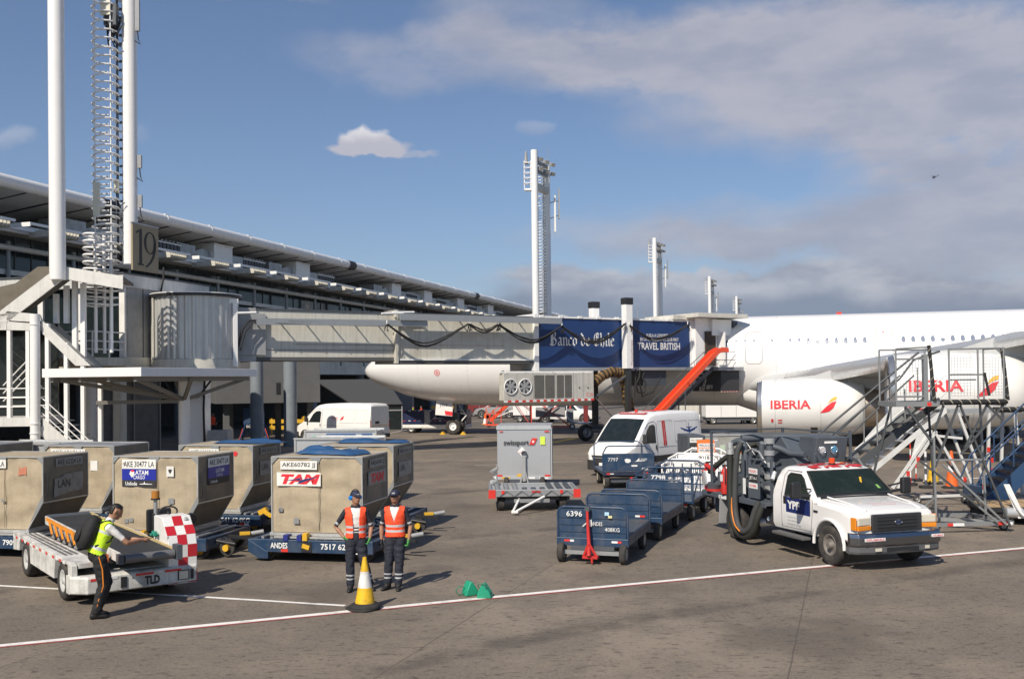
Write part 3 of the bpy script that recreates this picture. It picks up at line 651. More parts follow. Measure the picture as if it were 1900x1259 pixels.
    for px,a,c in ((112,512,655),(128,520,660),(76,540,596),(96,524,596)):
        p=P(px,a); q=P(px,c); b.box(p.x-.09,p.x+.09,p.y+1.2,p.y+1.38,q.z,p.z,WHC)
    b.build('upper_post',T)
cov_stair()
def canopy():
    ap=Vector((-12.8,34.4,0)); T=thing('entrance_canopy','thin white angular canopy over the service doors, ahead of the cylinder','canopy',ap,TA)
    # local x along TD (0..7.6), y inward (0..4.1)
    b=MB(); b.box(0,7.6,0,4.15,3.97,4.28,M('canopy_white',(.80,.79,.77),.45,dirt=.06)); b.build('roof_slab',T,.01)
    u=M('canopy_under',(.22,.21,.19),.7); b=MB()
    for y in (.3,1.4,2.6,3.8): b.box(.15,7.45,y,y+.12,3.8,3.965,u)
    b.build('purlin',T)
    b=MB(); c=(5.2,1.9)
    for x,y in ((.4,.4),(.4,3.7),(7.2,.4),(7.2,3.7),(2.4,3.9),(3.2,.2)): b.beam((c[0],c[1],3.05),(x,y,3.86),.13,.13,u)
    b.beam((c[0],c[1],3.0),(c[0]-2.2,c[1]+2.4,3.0),.14,.14,u); b.build('strut',T)
    b=MB(); b.cyl((c[0],c[1],0),(c[0],c[1],3.8),.22,WHC,n=20); b.build('column',T)
canopy()
def pier(px,y,r,z,label,m=CRM,sq=False):
    p=site(px,800,y); T=thing('concrete_pier' if sq else 'round_column',label,'column',(p.x,p.y,0)); b=MB()
    if sq: b.box(-r,r,-r,r,0,z,m); b.box(-r-.08,r+.08,-r-.08,r+.08,z-.3,z-.02,m)
    else: b.cyl((0,0,0),(0,0,z),r,m,n=24); b.cyl((0,0,0),(0,0,.25),r+.04,m,n=24)
    b.build('shaft',T,.01 if sq else 0)
pier(169,44,.24,4.4,'cream round column left of the dark service door under the canopy',WHC)
pier(477,56,.36,5.0,'pale grey round column under the near end of the jet bridge',M('column_blue_grey'))
pier(539,58,.38,5.0,'second pale grey round column under the jet bridge, right of the first',M('column_blue_grey'))
# grey service block under the bridge
def svc():
    p=site(400,742,60); T=thing('service_block','raised plain grey concrete block in the shade beneath the jet bridge','building',(p.x,p.y,0),TA-.9)
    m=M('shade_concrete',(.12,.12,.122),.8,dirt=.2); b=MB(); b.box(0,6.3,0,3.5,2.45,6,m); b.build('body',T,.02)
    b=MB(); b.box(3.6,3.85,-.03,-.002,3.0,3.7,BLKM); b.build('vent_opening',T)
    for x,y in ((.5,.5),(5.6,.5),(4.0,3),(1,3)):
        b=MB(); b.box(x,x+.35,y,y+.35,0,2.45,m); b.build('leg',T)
svc()
def awning():
    a=site(583,700,78); T=thing('glazed_lobby','dark glazed ground lobby with a sloping grey roof under the terminal','lobby',(a.x,a.y,0),R(8))
    m=M('lobby_roof',(.045,.047,.05),.7); b=MB(); b.add([(0,0,3.9),(3.0,-2.2,1.75+.2),(6.8,-2.2,1.95),(5.6,0,3.9),(0,.1,3.8),(3.0,-2.1,1.85),(6.8,-2.1,1.85),(5.6,.1,3.8)],[(0,1,2,3),(7,6,5,4),(0,4,5,1),(1,5,6,2),(2,6,7,3)],m); b.build('roof',T)
    b=MB(); b.box(3.0,6.8,-2.0,-1.95,0,1.85,GLS); b.build('glazing',T)
    b=MB(); 
    for x in (3,4.2,5.4,6.7): b.box(x,x+.08,-2.06,-2.0,0,1.9,GLK)
    b.box(3,6.8,-2.07,-2.0,1.45,1.53,GLK); b.build('frame',T)
awning()
# ================= jet bridge =================
BA=math.atan2(.525,.851)
def nib(b,o,ux,uy,s,size,m):
    G_={'a':(.46,[[(.05,.52),(.2,.6),(.32,.5),(.32,.1),(.42,.0)],[(.32,.33),(.1,.25),(.08,.08),(.2,0),(.32,.1)]]),
    'n':(.5,[[(0.0,.55),(.08,.6),(.12,.5),(.12,.05),(.18,0)],[(.12,.5),(.28,.6),(.38,.5),(.38,.08),(.46,.0)]]),
    'c':(.42,[[(.36,.52),(.22,.6),(.08,.48),(.08,.12),(.2,0),(.36,.08)]]),'o':(.46,[[(.22,.6),(.08,.48),(.08,.12),(.22,0),(.36,.12),(.36,.48),(.22,.6)]]),
    'd':(.48,[[(.05,.95),(.3,.62),(.38,.45),(.38,.12),(.24,0),(.08,.12),(.08,.45),(.22,.58),(.34,.5)]]),'e':(.44,[[(.1,.3),(.36,.42),(.24,.6),(.08,.48),(.08,.12),(.2,0),(.38,.08)]]),
    'h':(.48,[[(.06,1),(.12,.9),(.12,.05),(.18,0)],[(.12,.48),(.28,.6),(.38,.48),(.38,.1),(.3,-.1)]]),'i':(.26,[[(.05,.56),(.12,.6),(.14,.5),(.14,.06),(.22,0)],[(.1,.8),(.16,.84)]]),
    'l':(.26,[[(.06,1),(.13,.9),(.13,.08),(.22,0)]]),'B':(.66,[[(.12,.98),(.12,.1),(.02,.02)],[(.24,.95),(.24,.05)],[(.05,.85),(.2,1),(.42,.98),(.5,.85),(.42,.6),(.22,.52)],[(.22,.52),(.45,.5),(.56,.3),(.45,.05),(.2,0),(.0,.1)]]),
    'C':(.6,[[(.5,.85),(.35,1),(.15,.9),(.06,.6),(.08,.2),(.25,0),(.5,.1)],[(.28,.92),(.28,.1)],[(.42,.8),(.42,.55)]]),' ':(.3,[])}
    tot=sum(G_[c][0] for c in s); x=-tot/2; nv=(.065*.77,.065*.64); k=0
    o=Vector(o); ux=Vector(ux); uy=Vector(uy); nn=ux.cross(uy)
    for ch in s:
        w,st=G_[ch]
        for pl in st:
            for (ax,ay),(bx_,by) in zip(pl[:-1],pl[1:]):
                k+=1; e=nn*(.0002*(k%7)); P=[(ax-nv[0],ay-nv[1]),(ax+nv[0],ay+nv[1]),(bx_+nv[0],by+nv[1]),(bx_-nv[0],by-nv[1])]
                vs=[o+ux*((x+p[0])*size)+uy*(p[1]*size)+e for p in P]
                cr=(vs[1]-vs[0]).cross(vs[2]-vs[1]).dot(nn); b.add(vs,[(0,1,2,3) if cr>0 else (3,2,1,0)],m)
        x+=w
def bridge():
    T=thing('jet_bridge','long cream telescoping jet bridge with a dark blue outer section, reaching the airliner','jet bridge',(-12.7,46,0),BA)
    iv=Matrix.Rotation(-BA,4,'Z')@Matrix.Translation((12.7,-46,0))
    def L(px,py,yl):              # local point on the vertical plane y=yl behind a seen pixel
        d=_r*((px-950)/FOC)+_u*((629.5-py+SHIFT)/FOC)+_f; o=iv@Vector((0,0,CH)); dd=iv.to_3x3()@d; t=(yl-o.y)/dd.y; return o+dd*t
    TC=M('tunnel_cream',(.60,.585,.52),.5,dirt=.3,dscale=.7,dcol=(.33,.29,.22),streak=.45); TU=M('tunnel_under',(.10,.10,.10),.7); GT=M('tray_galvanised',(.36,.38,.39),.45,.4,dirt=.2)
    def tunnel(x0,x1,y0,y1,z0,z1,nm):
        b=MB(); b.box(x0,x1,y0,y1,z0,z1,TC); b.build(nm,T,.02)
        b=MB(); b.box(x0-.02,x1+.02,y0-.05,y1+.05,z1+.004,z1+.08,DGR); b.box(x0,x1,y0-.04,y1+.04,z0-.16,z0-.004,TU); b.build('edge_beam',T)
    tunnel(.9,8.3,.25,2.35,4.9,7.12,'inner_tunnel'); tunnel(8.2,16.75,.1,2.5,4.76,7.1,'middle_tunnel')
    b=MB(); b.box(16.6,27.7,0,2.4,4.38,7.12,M('tunnel_blue',(.012,.042,.15),.4,dirt=.12,dscale=1.5)); b.build('outer_tunnel',T,.015)
    b=MB(); b.box(16.5,27.8,-.06,2.5,7.124,7.22,WHC); b.box(16.5,27.8,-.05,2.45,4.2,4.376,GT)
    for k in range(9): b.box(16.7+k*1.3,16.95+k*1.3,-.1,0,7.14,7.27,WHC)
    b.build('roof_rail',T)
    b=MB(); b.box(16.35,16.62,-.09,2.55,4.15,7.32,WHC); b.box(8.05,8.2,-.02,2.6,4.6,7.3,TC); b.box(27.62,27.8,-.04,2.4,4.38,7.12,WHC); b.build('frame_collar',T,.01)
    # horizontal ribs and seams
    b=MB(); b.box(.95,8.05,.22,.249,6.52,6.56,TC); b.box(.95,8.05,.225,.249,5.25,5.27,DGR); b.box(2.9,8.05,.227,.249,5.52,5.535,DGR)
    for k in range(1,14): x=8.2+k*.62; b.box(x,x+.015,.09,.0995,4.8,7.05,TC)
    b.box(10.2,14.5,.092,.0995,5.55,5.565,M('rust_line',(.3,.15,.1),.7)); b.box(8.3,16.3,.0,.099,4.76,4.84,WHC); b.build('panel_seam',T)
    b=MB(); nib(b,L(1082,641,-.006),(1,0,0),(0,0,1),'Banco de Chile',.74,WHT)
    b.build('bank_lettering',T)
    b=MB(); p=L(1223,642,-.006); b.text('TRAVEL BRITISH',.43,p,(1,0,0),(0,0,1),WHT,.02,w=3.25)
    p=L(1224,629.5,-.006); b.text('EN LA COMODIDAD DE CLUB FIRST',.2,p,(1,0,0),(0,0,1),WHT,.012,w=2.95); p=L(1219,622,-.006); b.text('VUELA A LONDRES',.2,p,(1,0,0),(0,0,1),WHT,.012,w=1.65); b.build('slogan_lettering',T)
    # trays
    b=MB(); a=L(476,596,-.35); c=L(792,600,-.45); b.beam(a,c,.12,.30,GT)
    for k in range(8): q=a.lerp(c,k/7); b.beam(q,(q.x,.2,q.z+.05),.05,.05,GT); b.beam(q+Vector((0,-.05,-.22)),q+Vector((0,-.05,.1)),.03,.03,GT)
    b.build('cable_tray',T)
    b=MB(); a=L(742,588,-.6); c=L(1042,597,-.6); a.z=c.z=6.92; b.beam(a,c,.10,.32,GT); b.beam(a+Vector((0,.15,.1)),c+Vector((0,.15,.1)),.3,.03,GT)
    for k in range(9): q=a.lerp(c,k/8); b.beam(q,(q.x,.05,q.z),.05,.05,GT)
    b.build('cable_tray',T)
    b=MB()
    for (px,py) in ((725,580),(745,578)): q=L(px,py,-.3); b.cyl(q+Vector((-.5,0,-.05)),q+Vector((.7,0,.0)),.05,WHC,n=6)
    b.cyl((-.1,-.4,6.9),(.8,-.4,6.95),.06,WHC,n=6); b.build('roof_rod',T)
    # festoon cables
    rnd=random.Random(5)
    runs=[[(718,601),(772,634),(812,631),(870,600)],[(872,601),(898,612),(925,601)],[(925,601),(965,624),(1000,628),(1042,604)],[(1043,605),(1075,625),(1115,629),(1160,600)],[(1168,603),(1205,626),(1240,622),(1276,602)]]
    for ri,r_ in enumerate(runs):
        P0=[L(x,y,-.62) for x,y in r_]
        b=MB()
        for k in range(7):
            sag=rnd.uniform(-.06,.22); pts=[]
            for i in range(17):
                t=i/16; n=len(P0)-1; u=t*n; j=min(int(u),n-1); f=u-j
                def g(q): return P0[max(0,min(n,q))]
                p0,p1,p2,p3=g(j-1),g(j),g(j+1),g(j+2)
                q=.5*((2*p1)+(p2-p0)*f+(2*p0-5*p1+4*p2-p3)*f*f+(3*p1-p0-3*p2+p3)*f**3)
                q=q+Vector((rnd.uniform(-.01,.01),(k-3)*.025,-sag*math.sin(PI*t)+rnd.uniform(-.012,.012))); pts.append(q)
            b.tube(pts,.028,BLK,n=5)
        for q in (P0[0],P0[-1]):
            for k in range(3): b.tube([q,q+Vector((rnd.uniform(-.15,.15),-.03,-.2)),q+Vector((rnd.uniform(-.2,.2),-.03,-.38))],.02,BLK,n=4)
            b.cyl(q,(q.x,q.y,q.z+.2),.03,WHC,n=6)
        b.build('festoon_cable',T)
    b=MB(); b.tube([L(718,601,-.4),L(640,598,-.4),L(540,596,-.38),L(462,594,-.3),L(450,610,-.3),L(440,650,-.3),L(430,672,-.2)],.055,BLK); b.tube([L(700,602,-.42),L(520,600,-.4),L(470,598,-.34),L(455,615,-.33),L(446,650,-.33)],.035,BLK); b.build('power_cable',T)
    # white end frame left of the inner tunnel
    b=MB(); p=L(432,560,-.1); b.box(p.x-.1,p.x+.12,-.45,-.3,4.45,7.5,WHC); b.box(p.x-1.0,p.x+.15,-.46,-.1,7.35,7.55,WHC); b.box(p.x+.13,.95,.1,2.4,4.7,7.2,GLK); b.box(-.1,1.4,.05,.2,5.0,6.95,GLK); b.build('end_frame',T,.01)
    # air conditioner slung below
    a=L(935,740,-.5); c=L(1102,740,-.5); a0,c0=a.x,c.x; z0,z1=2.62,4.08
    ac=MB(); ac.box(a0,c0,-.5,-.02,z0,z1,M('unit_beige',(.56,.545,.49),.5,dirt=.35,streak=.3)); bx_=ac.build('air_conditioner',T,.015); FG=M('louvre_grey',(.17,.165,.15),.6,.2,dirt=.3)
    b=MB()
    for x in (.42,1.32):
        cx=a0+x; cz=(z0+z1)/2; b.cyl((cx,-.5,cz),(cx,-.515,cz),.40,BLKM,n=24)
        for k in range(7): t=2*PI*k/7; b.prism([(.08,-.05),(.36,-.10),(.37,.06),(.08,.05)],(cx,-.52,cz),(math.cos(t),0,math.sin(t)),(-math.sin(t),0,math.cos(t)),(0,-.02,0),GLK)
        b.tube([(cx+.40*math.cos(2*PI*k/24),-.54,cz+.40*math.sin(2*PI*k/24)) for k in range(24)],.03,WHC,closed=True); b.cyl((cx,-.5,cz),(cx,-.56,cz),.08,GLK)
    b.build('fan',bx_)
    b=MB(); ww=(c0-a0)
    for f0,f1 in ((.325,.435),(.445,.55),(.575,.655),(.665,.745)):
        x0=a0+ww*f0; x1=a0+ww*f1; b.box(x0,x1,-.512,-.5,z0+.1,z1-.12,FG)
        for k in range(int((x1-x0)/.07)): b.box(x0+k*.07,x0+k*.07+.03,-.53,-.512,z0+.1,z1-.12,FG)
    b.build('louvre',bx_)
    b=MB(); 
    for k in range(26): x=a0+ww*k/26; b.box(x,x+ww/26,-.53,-.49,z0-.1,z0-.003,REDT if k%2 else WTT)
    b.build('hazard_strip',bx_)
    b=MB()
    for f in (.31,.56,.76,.87): x=a0+ww*f; b.box(x,x+.03,-.51,-.5,z0,z1,GLK)
    b.cyl((a0+ww*.83,-.5,3.25),(a0+ww*.83,-.53,3.25),.04,DGR); b.cyl((a0+ww*.93,-.5,3.25),(a0+ww*.93,-.53,3.25),.04,DGR); b.text('C10',.2,(a0+ww*.95,-.506,2.85),(1,0,0),(0,0,1),REDL); b.build('panel_detail',bx_)
    b=MB()
    for f in (.05,.3,.6,.95): x=a0+ww*f; b.box(x,x+.1,.1,.2,z1,4.22,BLKM)
    b.box(a0-.1,c0+.1,-.35,-.2,z1+.02,z1+.1,WHC); b.box(a0+ww*.2,a0+ww*.62,.0,1.2,4.1,4.2,BLKM); b.build('hanger',T)
    # duct
    b=MB(); DU=M('duct_brown',(.20,.115,.035),.75,dirt=.4,dcol=(.05,.03,.02)); DB=M('duct_band',(.045,.03,.02),.8)
    P0=[L(1100,712,0),L(1116,697,0),L(1136,689,0),L(1152,692,0),L(1160,710,0),L(1163,735,0),L(1170,765,0),L(1180,800,0)]
    pts=[]
    for i in range(len(P0)-1):
        for k in range(6): pts.append(P0[i].lerp(P0[i+1],k/6))
    for i in range(len(pts)-1):
        b.cyl(pts[i],pts[i+1],.30 if i%2 else .26,DU if i%2 else DB,n=12,caps=False)
    b.build('air_duct',T)
    # lift columns
    for yl,nm in ((-.35,0),(2.85,1)):
        x=22.55; b=MB(); b.box(x-.24,x+.24,yl-.22,yl+.22,4.3,8.0,WHC); b.build('lift_column',T,.02)
        b=MB(); b.box(x-.27,x+.27,yl-.25,yl+.25,8.003,8.38,BLKM); b.build('column_cap',T,.02)
        b=MB(); b.box(x-.15,x+.15,yl-.14,yl+.14,.9,4.296,M('ram_dark',(.05,.055,.055),.4,.4)); b.build('column_ram',T,.01)
    b=MB(); b.text('ThyssenKrupp',.16,(22.70,-.575,5.2),(0,0,1),(-1,0,0),M('rust_red_lettering',(.25,.06,.05),.6),w=1.5); b.build('column_lettering',T)
    b=MB(); b.box(22.3,22.8,-1.0,3.4,.55,.95,DGR); b.box(21.3,23.8,.9,1.6,.35,.75,DGR); b.beam((22.5,-.3,3.9),(20.3,-.2,2.7),.12,.12,DGR); b.beam((20.3,-.2,2.7),(22.5,.2,.9),.08,.08,STEEL); b.build('bogie_frame',T,.02)
    for y in (-.7,3.1):
        for x in (22.0,23.1): wheel(T,(x,y,.5),.5,.35,name='bogie_wheel')
    # cab
    b=MB(); b.box(27.8,29.6,-.3,2.3,4.38,7.35,WHC); b.box(29.0,30.6,-.5,1.2,6.3,7.3,WHC); b.build('cab',T,.03)
    b=MB(); b.box(28.55,29.35,-.42,-.302,4.45,6.55,M('doorway_dark',(.05,.035,.025),.8)); b.build('cab_doorway',T)
    b=MB(); b.box(29.62,29.70,-.9,-.2,4.5,6.5,WHC); b.box(29.7,29.71,-.75,-.35,5.2,6.2,GLS); b.build('cab_door',T)
    b=MB(); b.box(27.2,31.2,-1.3,2.0,7.36,7.6,CRM); b.box(26.2,28.2,-.2,2.5,7.24,7.5,CRM); b.box(29.7,31.0,-.3,1.0,5.0,7.3,GLK)
    for k in range(6): b.box(30.8,30.95+.05*k,-.5+k*.02,1.0,4.4+k*.48,4.8+k*.48,DGR)
    b.build('cab_roof',T)
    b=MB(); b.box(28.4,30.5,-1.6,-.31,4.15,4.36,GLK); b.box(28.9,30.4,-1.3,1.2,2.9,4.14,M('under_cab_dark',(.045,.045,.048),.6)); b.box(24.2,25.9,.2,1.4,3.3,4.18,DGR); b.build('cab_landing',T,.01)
    b=MB()
    for k in range(12): b.box(28.9+k*.125,28.96+k*.125,-1.33,-1.29,2.86,2.9,REDT if k%2 else WTT)
    b.build('landing_tape',T)
    b=MB(); b.tube([L(1188,685,-.3),L(1186,700,-.3),L(1180,712,-.3),L(1184,728,-.3),L(1196,728,-.3),L(1198,712,-.3),L(1192,700,-.3),L(1195,690,-.3)],.05,BLK); b.tube([L(1180,684,-.3),L(1178,735,-.3)],.045,BLK); b.tube([L(1186,705,-.25),L(1192,735,-.25),L(1212,726,-.25),L(1226,700,-.25)],.045,BLK)
    b.build('hanging_hose',T)
    # service stair
    S=MB(); top=Vector((28.4,-.8,4.3)); bot=Vector((22.6,-.8,.2))
    for y in (-1.15,-.45): S.beam(top+Vector((0,y+.8,0)),bot+Vector((0,y+.8,0)),.05,.22,DGR)
    for k in range(18): q=top.lerp(bot,(k+.5)/18); S.box(q.x-.13,q.x+.13,-1.12,-.48,q.z-.02,q.z+.02,DGR)
    for y in (-1.18,-.42):
        for h in (.5,1.0): S.tube([top+Vector((1.8,y+.8,h)),top+Vector((0,y+.8,h)),bot+Vector((0,y+.8,h))],.022,DGR)
        for k in range(8): q=top.lerp(bot,k/7); S.cyl((q.x,y,q.z),(q.x,y,q.z+1),.018,DGR,n=5)
    S.build('service_stair',T)
    # rotunda
bridge()
def slide():
    iv=TR((-12.7,46,0),BA); o=iv@Vector((21.9,-1.85,0))
    T=thing('baggage_slide','bright orange-red baggage chute slanting down from the bridge cab','baggage chute',o,BA)
    b=MB(); a=Vector((6.4,0,5.25)); a2=Vector((6.0,0,5.1)); c=Vector((0,0,.35)); w=.31; h=.27
    def sec(p,n): return [p+Vector((0,-w,0))+n*h,p+Vector((0,-w,0)),p+Vector((0,w,0)),p+Vector((0,w,0))+n*h,p+Vector((0,w-.04,0))+n*h,p+Vector((0,w-.04,0))+n*.04,p+Vector((0,-w+.04,0))+n*.04,p+Vector((0,-w+.04,0))+n*h]
    d=(a2-c).normalized(); n=Vector((-d.z,0,d.x)); b.rings([sec(c,n),sec(a2,n),sec(Vector((6.35,0,5.25)),Vector((-.2,0,1))),sec(Vector((6.85,0,5.22)),Vector((0,0,1)))],ORR,sm=False); b.build('chute',T)
    b=MB()
    for t in (.3,.62): q=c.lerp(a2,t); b.tube([q+Vector((0,-w-.02,0))+n*h,q+Vector((0,-w-.02,-.03)),q+Vector((0,w+.02,-.03)),q+Vector((0,w+.02,0))+n*h],.03,ORR)
    b.build('joint_band',T)
    b=MB(); 
    for y in (-.3,.3): b.cyl((.6,y,0),(.6,y,.75),.03,ORR); b.cyl((3.4,y,0),(3.4,y,2.95),.03,DGR)
    b.build('support',T)
slide()
def rotunda():
    c=tl(40.0,-12.9); T=thing('bridge_rotunda','ribbed grey metal cylinder joining the walkway to the jet bridge','rotunda',(c.x,c.y,0),0)
    m=M('corrugated_metal',(.50,.50,.485),.36,.35,dirt=.08,streak=.1); b=MB(); n=150; vs=[]
    for z in (4.8,7.62):
        for i in range(n): t=2*PI*i/n; r=1.86+(.035 if (i//2)%2 else 0); vs.append((r*math.cos(t),r*math.sin(t),z))
    b.add(vs,[(i,(i+1)%n,n+(i+1)%n,n+i) for i in range(n)],m); b.build('corrugated_shell',T)
    b=MB(); b.cyl((0,0,7.622),(0,0,7.74),2.02,BLKM,n=48); b.cyl((0,0,7.742),(0,0,7.78),2.05,WHC,n=48); b.build('roof',T)
    b=MB(); b.cyl((0,0,4.35),(0,0,4.79),1.95,CRM,n=48); b.cyl((0,0,3.9),(0,0,4.349),1.2,DGR,n=32); b.build('floor',T)
    b=MB(); t=R(205); b.cbox((1.93*math.cos(t),1.93*math.sin(t),6.2),(.06,.75,2.8),(0,0,t),CRM); b.build('edge_strip',T)
    b=MB(); b.box(-.5,.5,-.5,.5,0,3.9,WHC); b.build('pier',T,.03)
    b=MB(); b.tube([(.55,-.55,4.2),(.5,-.6,2.5),(.55,-.62,.4)],.05,BLK); b.tube([(-1.2,-.9,3.9),(-.6,-.9,2.9),(.3,-.7,3.1),(.9,-.6,3.9)],.05,BLK); b.box(.7,1.6,-.7,.2,0,1.55,GLK); b.build('supply_cables',T)
rotunda()
# ================= airliner =================
AM=M('aircraft_white',(.80,.79,.77),.22,dirt=.10,dscale=.25,dcol=(.6,.58,.54),coat=.5)
AN=M('nacelle_white',(.76,.755,.735),.28,dirt=.2,dscale=.6,coat=.3,dcol=(.5,.47,.42))
def airliner():
    PA=math.atan2(-.285,.9585)
    T=thing('airliner','large white four-engined airliner with red lettering on its engines, parked beside the jet bridge','aeroplane',(-10.45,71.1,0),PA)
    BEL=M('belly_grey',(.52,.52,.50),.4,dirt=.3)
    st=[(0,.05,4.46),(.08,.26,4.46),(.3,.52,4.46),(.7,.82,4.47),(1.3,1.15,4.5),(2.1,1.5,4.54),(3.2,1.88,4.6),(4.6,2.25,4.66),(6.2,2.55,4.71),(8,2.74,4.75),(10.2,2.82,4.77),(20,2.82,4.77),(48,2.82,4.77),(54,2.7,4.9),(60,2.2,5.3),(66,1.4,5.9),(71,.5,6.4)]
    def rz(t):
        for (a,r,z),(a2,r2,z2) in zip(st[:-1],st[1:]):
            if a<=t<=a2: f=(t-a)/(a2-a); return r+(r2-r)*f,z+(z2-z)*f
    b=MB(); n=64; rr=[]
    for t,r,z in st:
        fl=1.0
        rr.append([(t,r*math.sin(2*PI*i/n),z+r*math.cos(2*PI*i/n)*(1.0 if t>3 else .94)) for i in range(n)])
    b.rings(rr,AM); fus=b.build('fuselage',T)
    def onf(t,z,e=.012):                # point on the near side of the fuselage
        r,zc=rz(t); dz=max(-r*.999,min(r*.999,z-zc)); k=(r+e)/r; return (t,-math.sqrt(r*r-dz*dz)*k,zc+dz*k)
    sm=M('panel_line',(.50,.49,.47),.5); 
    b=MB()
    for t in (4.9,8.6,12.4,16.2,20.0,24.6,28.4,32.2,37.5,41.3,45.2):
        r,zc=rz(t); b.rings([[(t+o,(r+.004)*math.sin(a),zc+(r+.004)*math.cos(a)) for a in [2*PI*i/48 for i in range(48)]] for o in (0,.022)],sm,cap=False)
    b.build('skin_joint',fus)
    WG=M('cabin_window_pane',(.19,.22,.29),.15,spec=.7); WF=M('window_surround',(.66,.66,.65),.35)
    def win(t,z=5.86,shade=False,first=[None]):
        w=MB(); 
        def oval(rx,rz_,e,m,off=0): 
            w.add([onf(t+rx*math.cos(2*PI*i/16),z+off+rz_*math.sin(2*PI*i/16),e) for i in range(16)],[tuple(range(16))],m)
        oval(.165,.225,.008,WF); oval(.12,.18,.014,WG)
        if shade:
            hh=[onf(t+.12*math.cos(PI*i/8),z+.02+.16*math.sin(PI*i/8),.018) for i in range(9)]; w.add(hh,[tuple(range(9))],WF)
        return w.build('window',T)
    rn=random.Random(2); t=9.0; k=0
    while t<50:
        if not any(a<t<c for a,c in ((11.4,13.2),(21.2,22.6),(33.9,35.3),(46,47.5))): win(t,5.86,rn.random()<.22)
        t+=.533
    dl=M('door_outline',(.42,.40,.38),.5)
    def outline(t0,t1,z0,z1,w_,nm,par=T,m=dl):
        b=MB(); P=[]
        c=.16
        for (x,z) in ((t0+c,z0),(t1-c,z0),(t1,z0+c),(t1,z1-c),(t1-c,z1),(t0+c,z1),(t0,z1-c),(t0,z0+c)): P.append((x,z))
        Q=[]
        for i in range(8):
            a=P[i]; d=P[(i+1)%8]
            for k in range(6): Q.append(onf(a[0]+(d[0]-a[0])*k/6,a[1]+(d[1]-a[1])*k/6,.006))
        b.tube(Q,w_,m,n=4,closed=True); return b.build(nm,par)
    outline(34.1,35.05,4.5,6.55,.018,'cabin_door'); outline(21.3,22.3,4.5,6.5,.018,'cabin_door'); outline(10.9,12.9,2.9,3.3,.02,'access_hatch'); outline(26.6,27.6,4.55,6.5,.018,'cabin_door')
    b=MB(); b.text('V',.16,(34.55,onf(34.55,6.3,.02)[1],6.3),(1,0,0),(0,0,1),REDL,.03)
    p=onf(6.4,4.25,.02); 
    for r0,r1 in ((.17,.21),(.05,.10)):
        for i in range(20):
            a,c=2*PI*i/20,2*PI*(i+1)/20
            b.add([onf(6.4+q*math.cos(g),4.25+q*math.sin(g),.01) for q,g in ((r0,a),(r1,a),(r1,c),(r0,c))],[(0,1,2,3)],REDL)
    b.build('red_marking',T)
    b=MB(); b.box(32.0,32.3,-.05,.05,7.58,7.72,REDT); b.build('beacon',T)
    b=MB(); b.cyl((46,0,7.4),(50,0,7.75),.25,AM,n=12); b.cyl((43.6,0,7.5),(43.6,0,7.68),.9,AM,r2=.5,n=20); b.build('antenna_fairing',T)
    # belly fairing
    b=MB(); rr=[]
    for t,w,h,z in ((24.5,.3,.25,3.3),(25.8,1.6,.9,2.9),(27.5,2.6,1.35,2.75),(30,3.05,1.6,2.75),(36,3.15,1.7,2.75),(42,2.9,1.6,2.8),(45,1.8,1.1,2.9),(47,.4,.3,3.2)):
        rr.append([(t,w*math.sin(a)*(1+.06*abs(math.sin(2*a))),z+h*math.cos(a)) for a in [2*PI*i/40 for i in range(40)]])
    b.rings(rr,AM); b.build('belly_fairing',T)
    # wings
    def foil(t,y,z,ch,th,n=14):
        U=[];Lo=[]
        for i in range(n+1):
            x=i/n; x=x*x*(3-2*x) if i<3 else x; yt=th*5*(.2969*math.sqrt(x)-.126*x-.3516*x*x+.2843*x**3-.1015*x**4); cam_=.02*math.sin(PI*x)
            U.append((t+x*ch,y,z+(yt+cam_)*ch-.015*x*ch)); Lo.append((t+x*ch,y,z+(-yt+cam_)*ch-.015*x*ch))
        return U+Lo[-2:0:-1]
    WM=M('wing_grey',(.50,.51,.51),.35,dirt=.3,dscale=.5,dcol=(.33,.32,.30)); 
    for sg_ in (-1,1):
        S=[(26.6,2.2,3.25,12.5,.13),(29.0,4.5,3.45,10.9,.12),(31.4,9.4,3.95,8.6,.11),(34.6,14.5,4.52,7.0,.10),(37.7,19.2,5.05,5.8,.10),(42.0,26.0,5.85,4.2,.09),(44.9,30.6,6.4,2.9,.09)]
        b=MB(); b.rings([foil(t,sg_*y,z,c,h) for t,y,z,c,h in S],WM); w_=b.build('wing',T)
        b=MB()                          # leading-edge slats
        rr=[]
        for t,y,z,c,h in S[1:]:
            rr.append([(t-.05+.16*c*.35*(1-math.cos(a))*.5-.12,sg_*y,z-.04+.052*c*math.sin(a)) for a in [2*PI*i/12 for i in range(12)]])
        b.rings(rr,M('slat_metal',(.62,.63,.63),.25,.5,dirt=.2)); b.build('slat',w_)
        b=MB(); q=S[-1]; b.prism([(0,0),(2.9,0),(4.2,2.3),(3.2,2.3)],(q[0],sg_*q[1],q[2]),(1,0,0),(0,0,1),(0,sg_*.08,0),AM); b.build('winglet',w_)
        for y,tt in ((7.2,38.5),(12.4,40.2),(17,42.0),(22.5,43.8)):
            b=MB(); zz=3.3+.11*y; b.rings([[(tt+a_,sg_*y+r_*.35*math.sin(g),zz-.25+r_*.4*math.cos(g)-.0) for g in [2*PI*i/12 for i in range(12)]] for a_,r_ in ((-2.6,.05),(-1.5,.7),(.2,.9),(1.8,.5),(2.9,.08))],WM); b.build('flap_fairing',w_)
    # engines
    LIP=M('inlet_lip',(.50,.51,.52),.25,.8,dirt=.2); HOT=M('exhaust_metal',(.42,.36,.30),.35,.7,dirt=.5,dcol=(.12,.09,.07)); FAN=M('fan_dark',(.03,.03,.035),.4,.5)
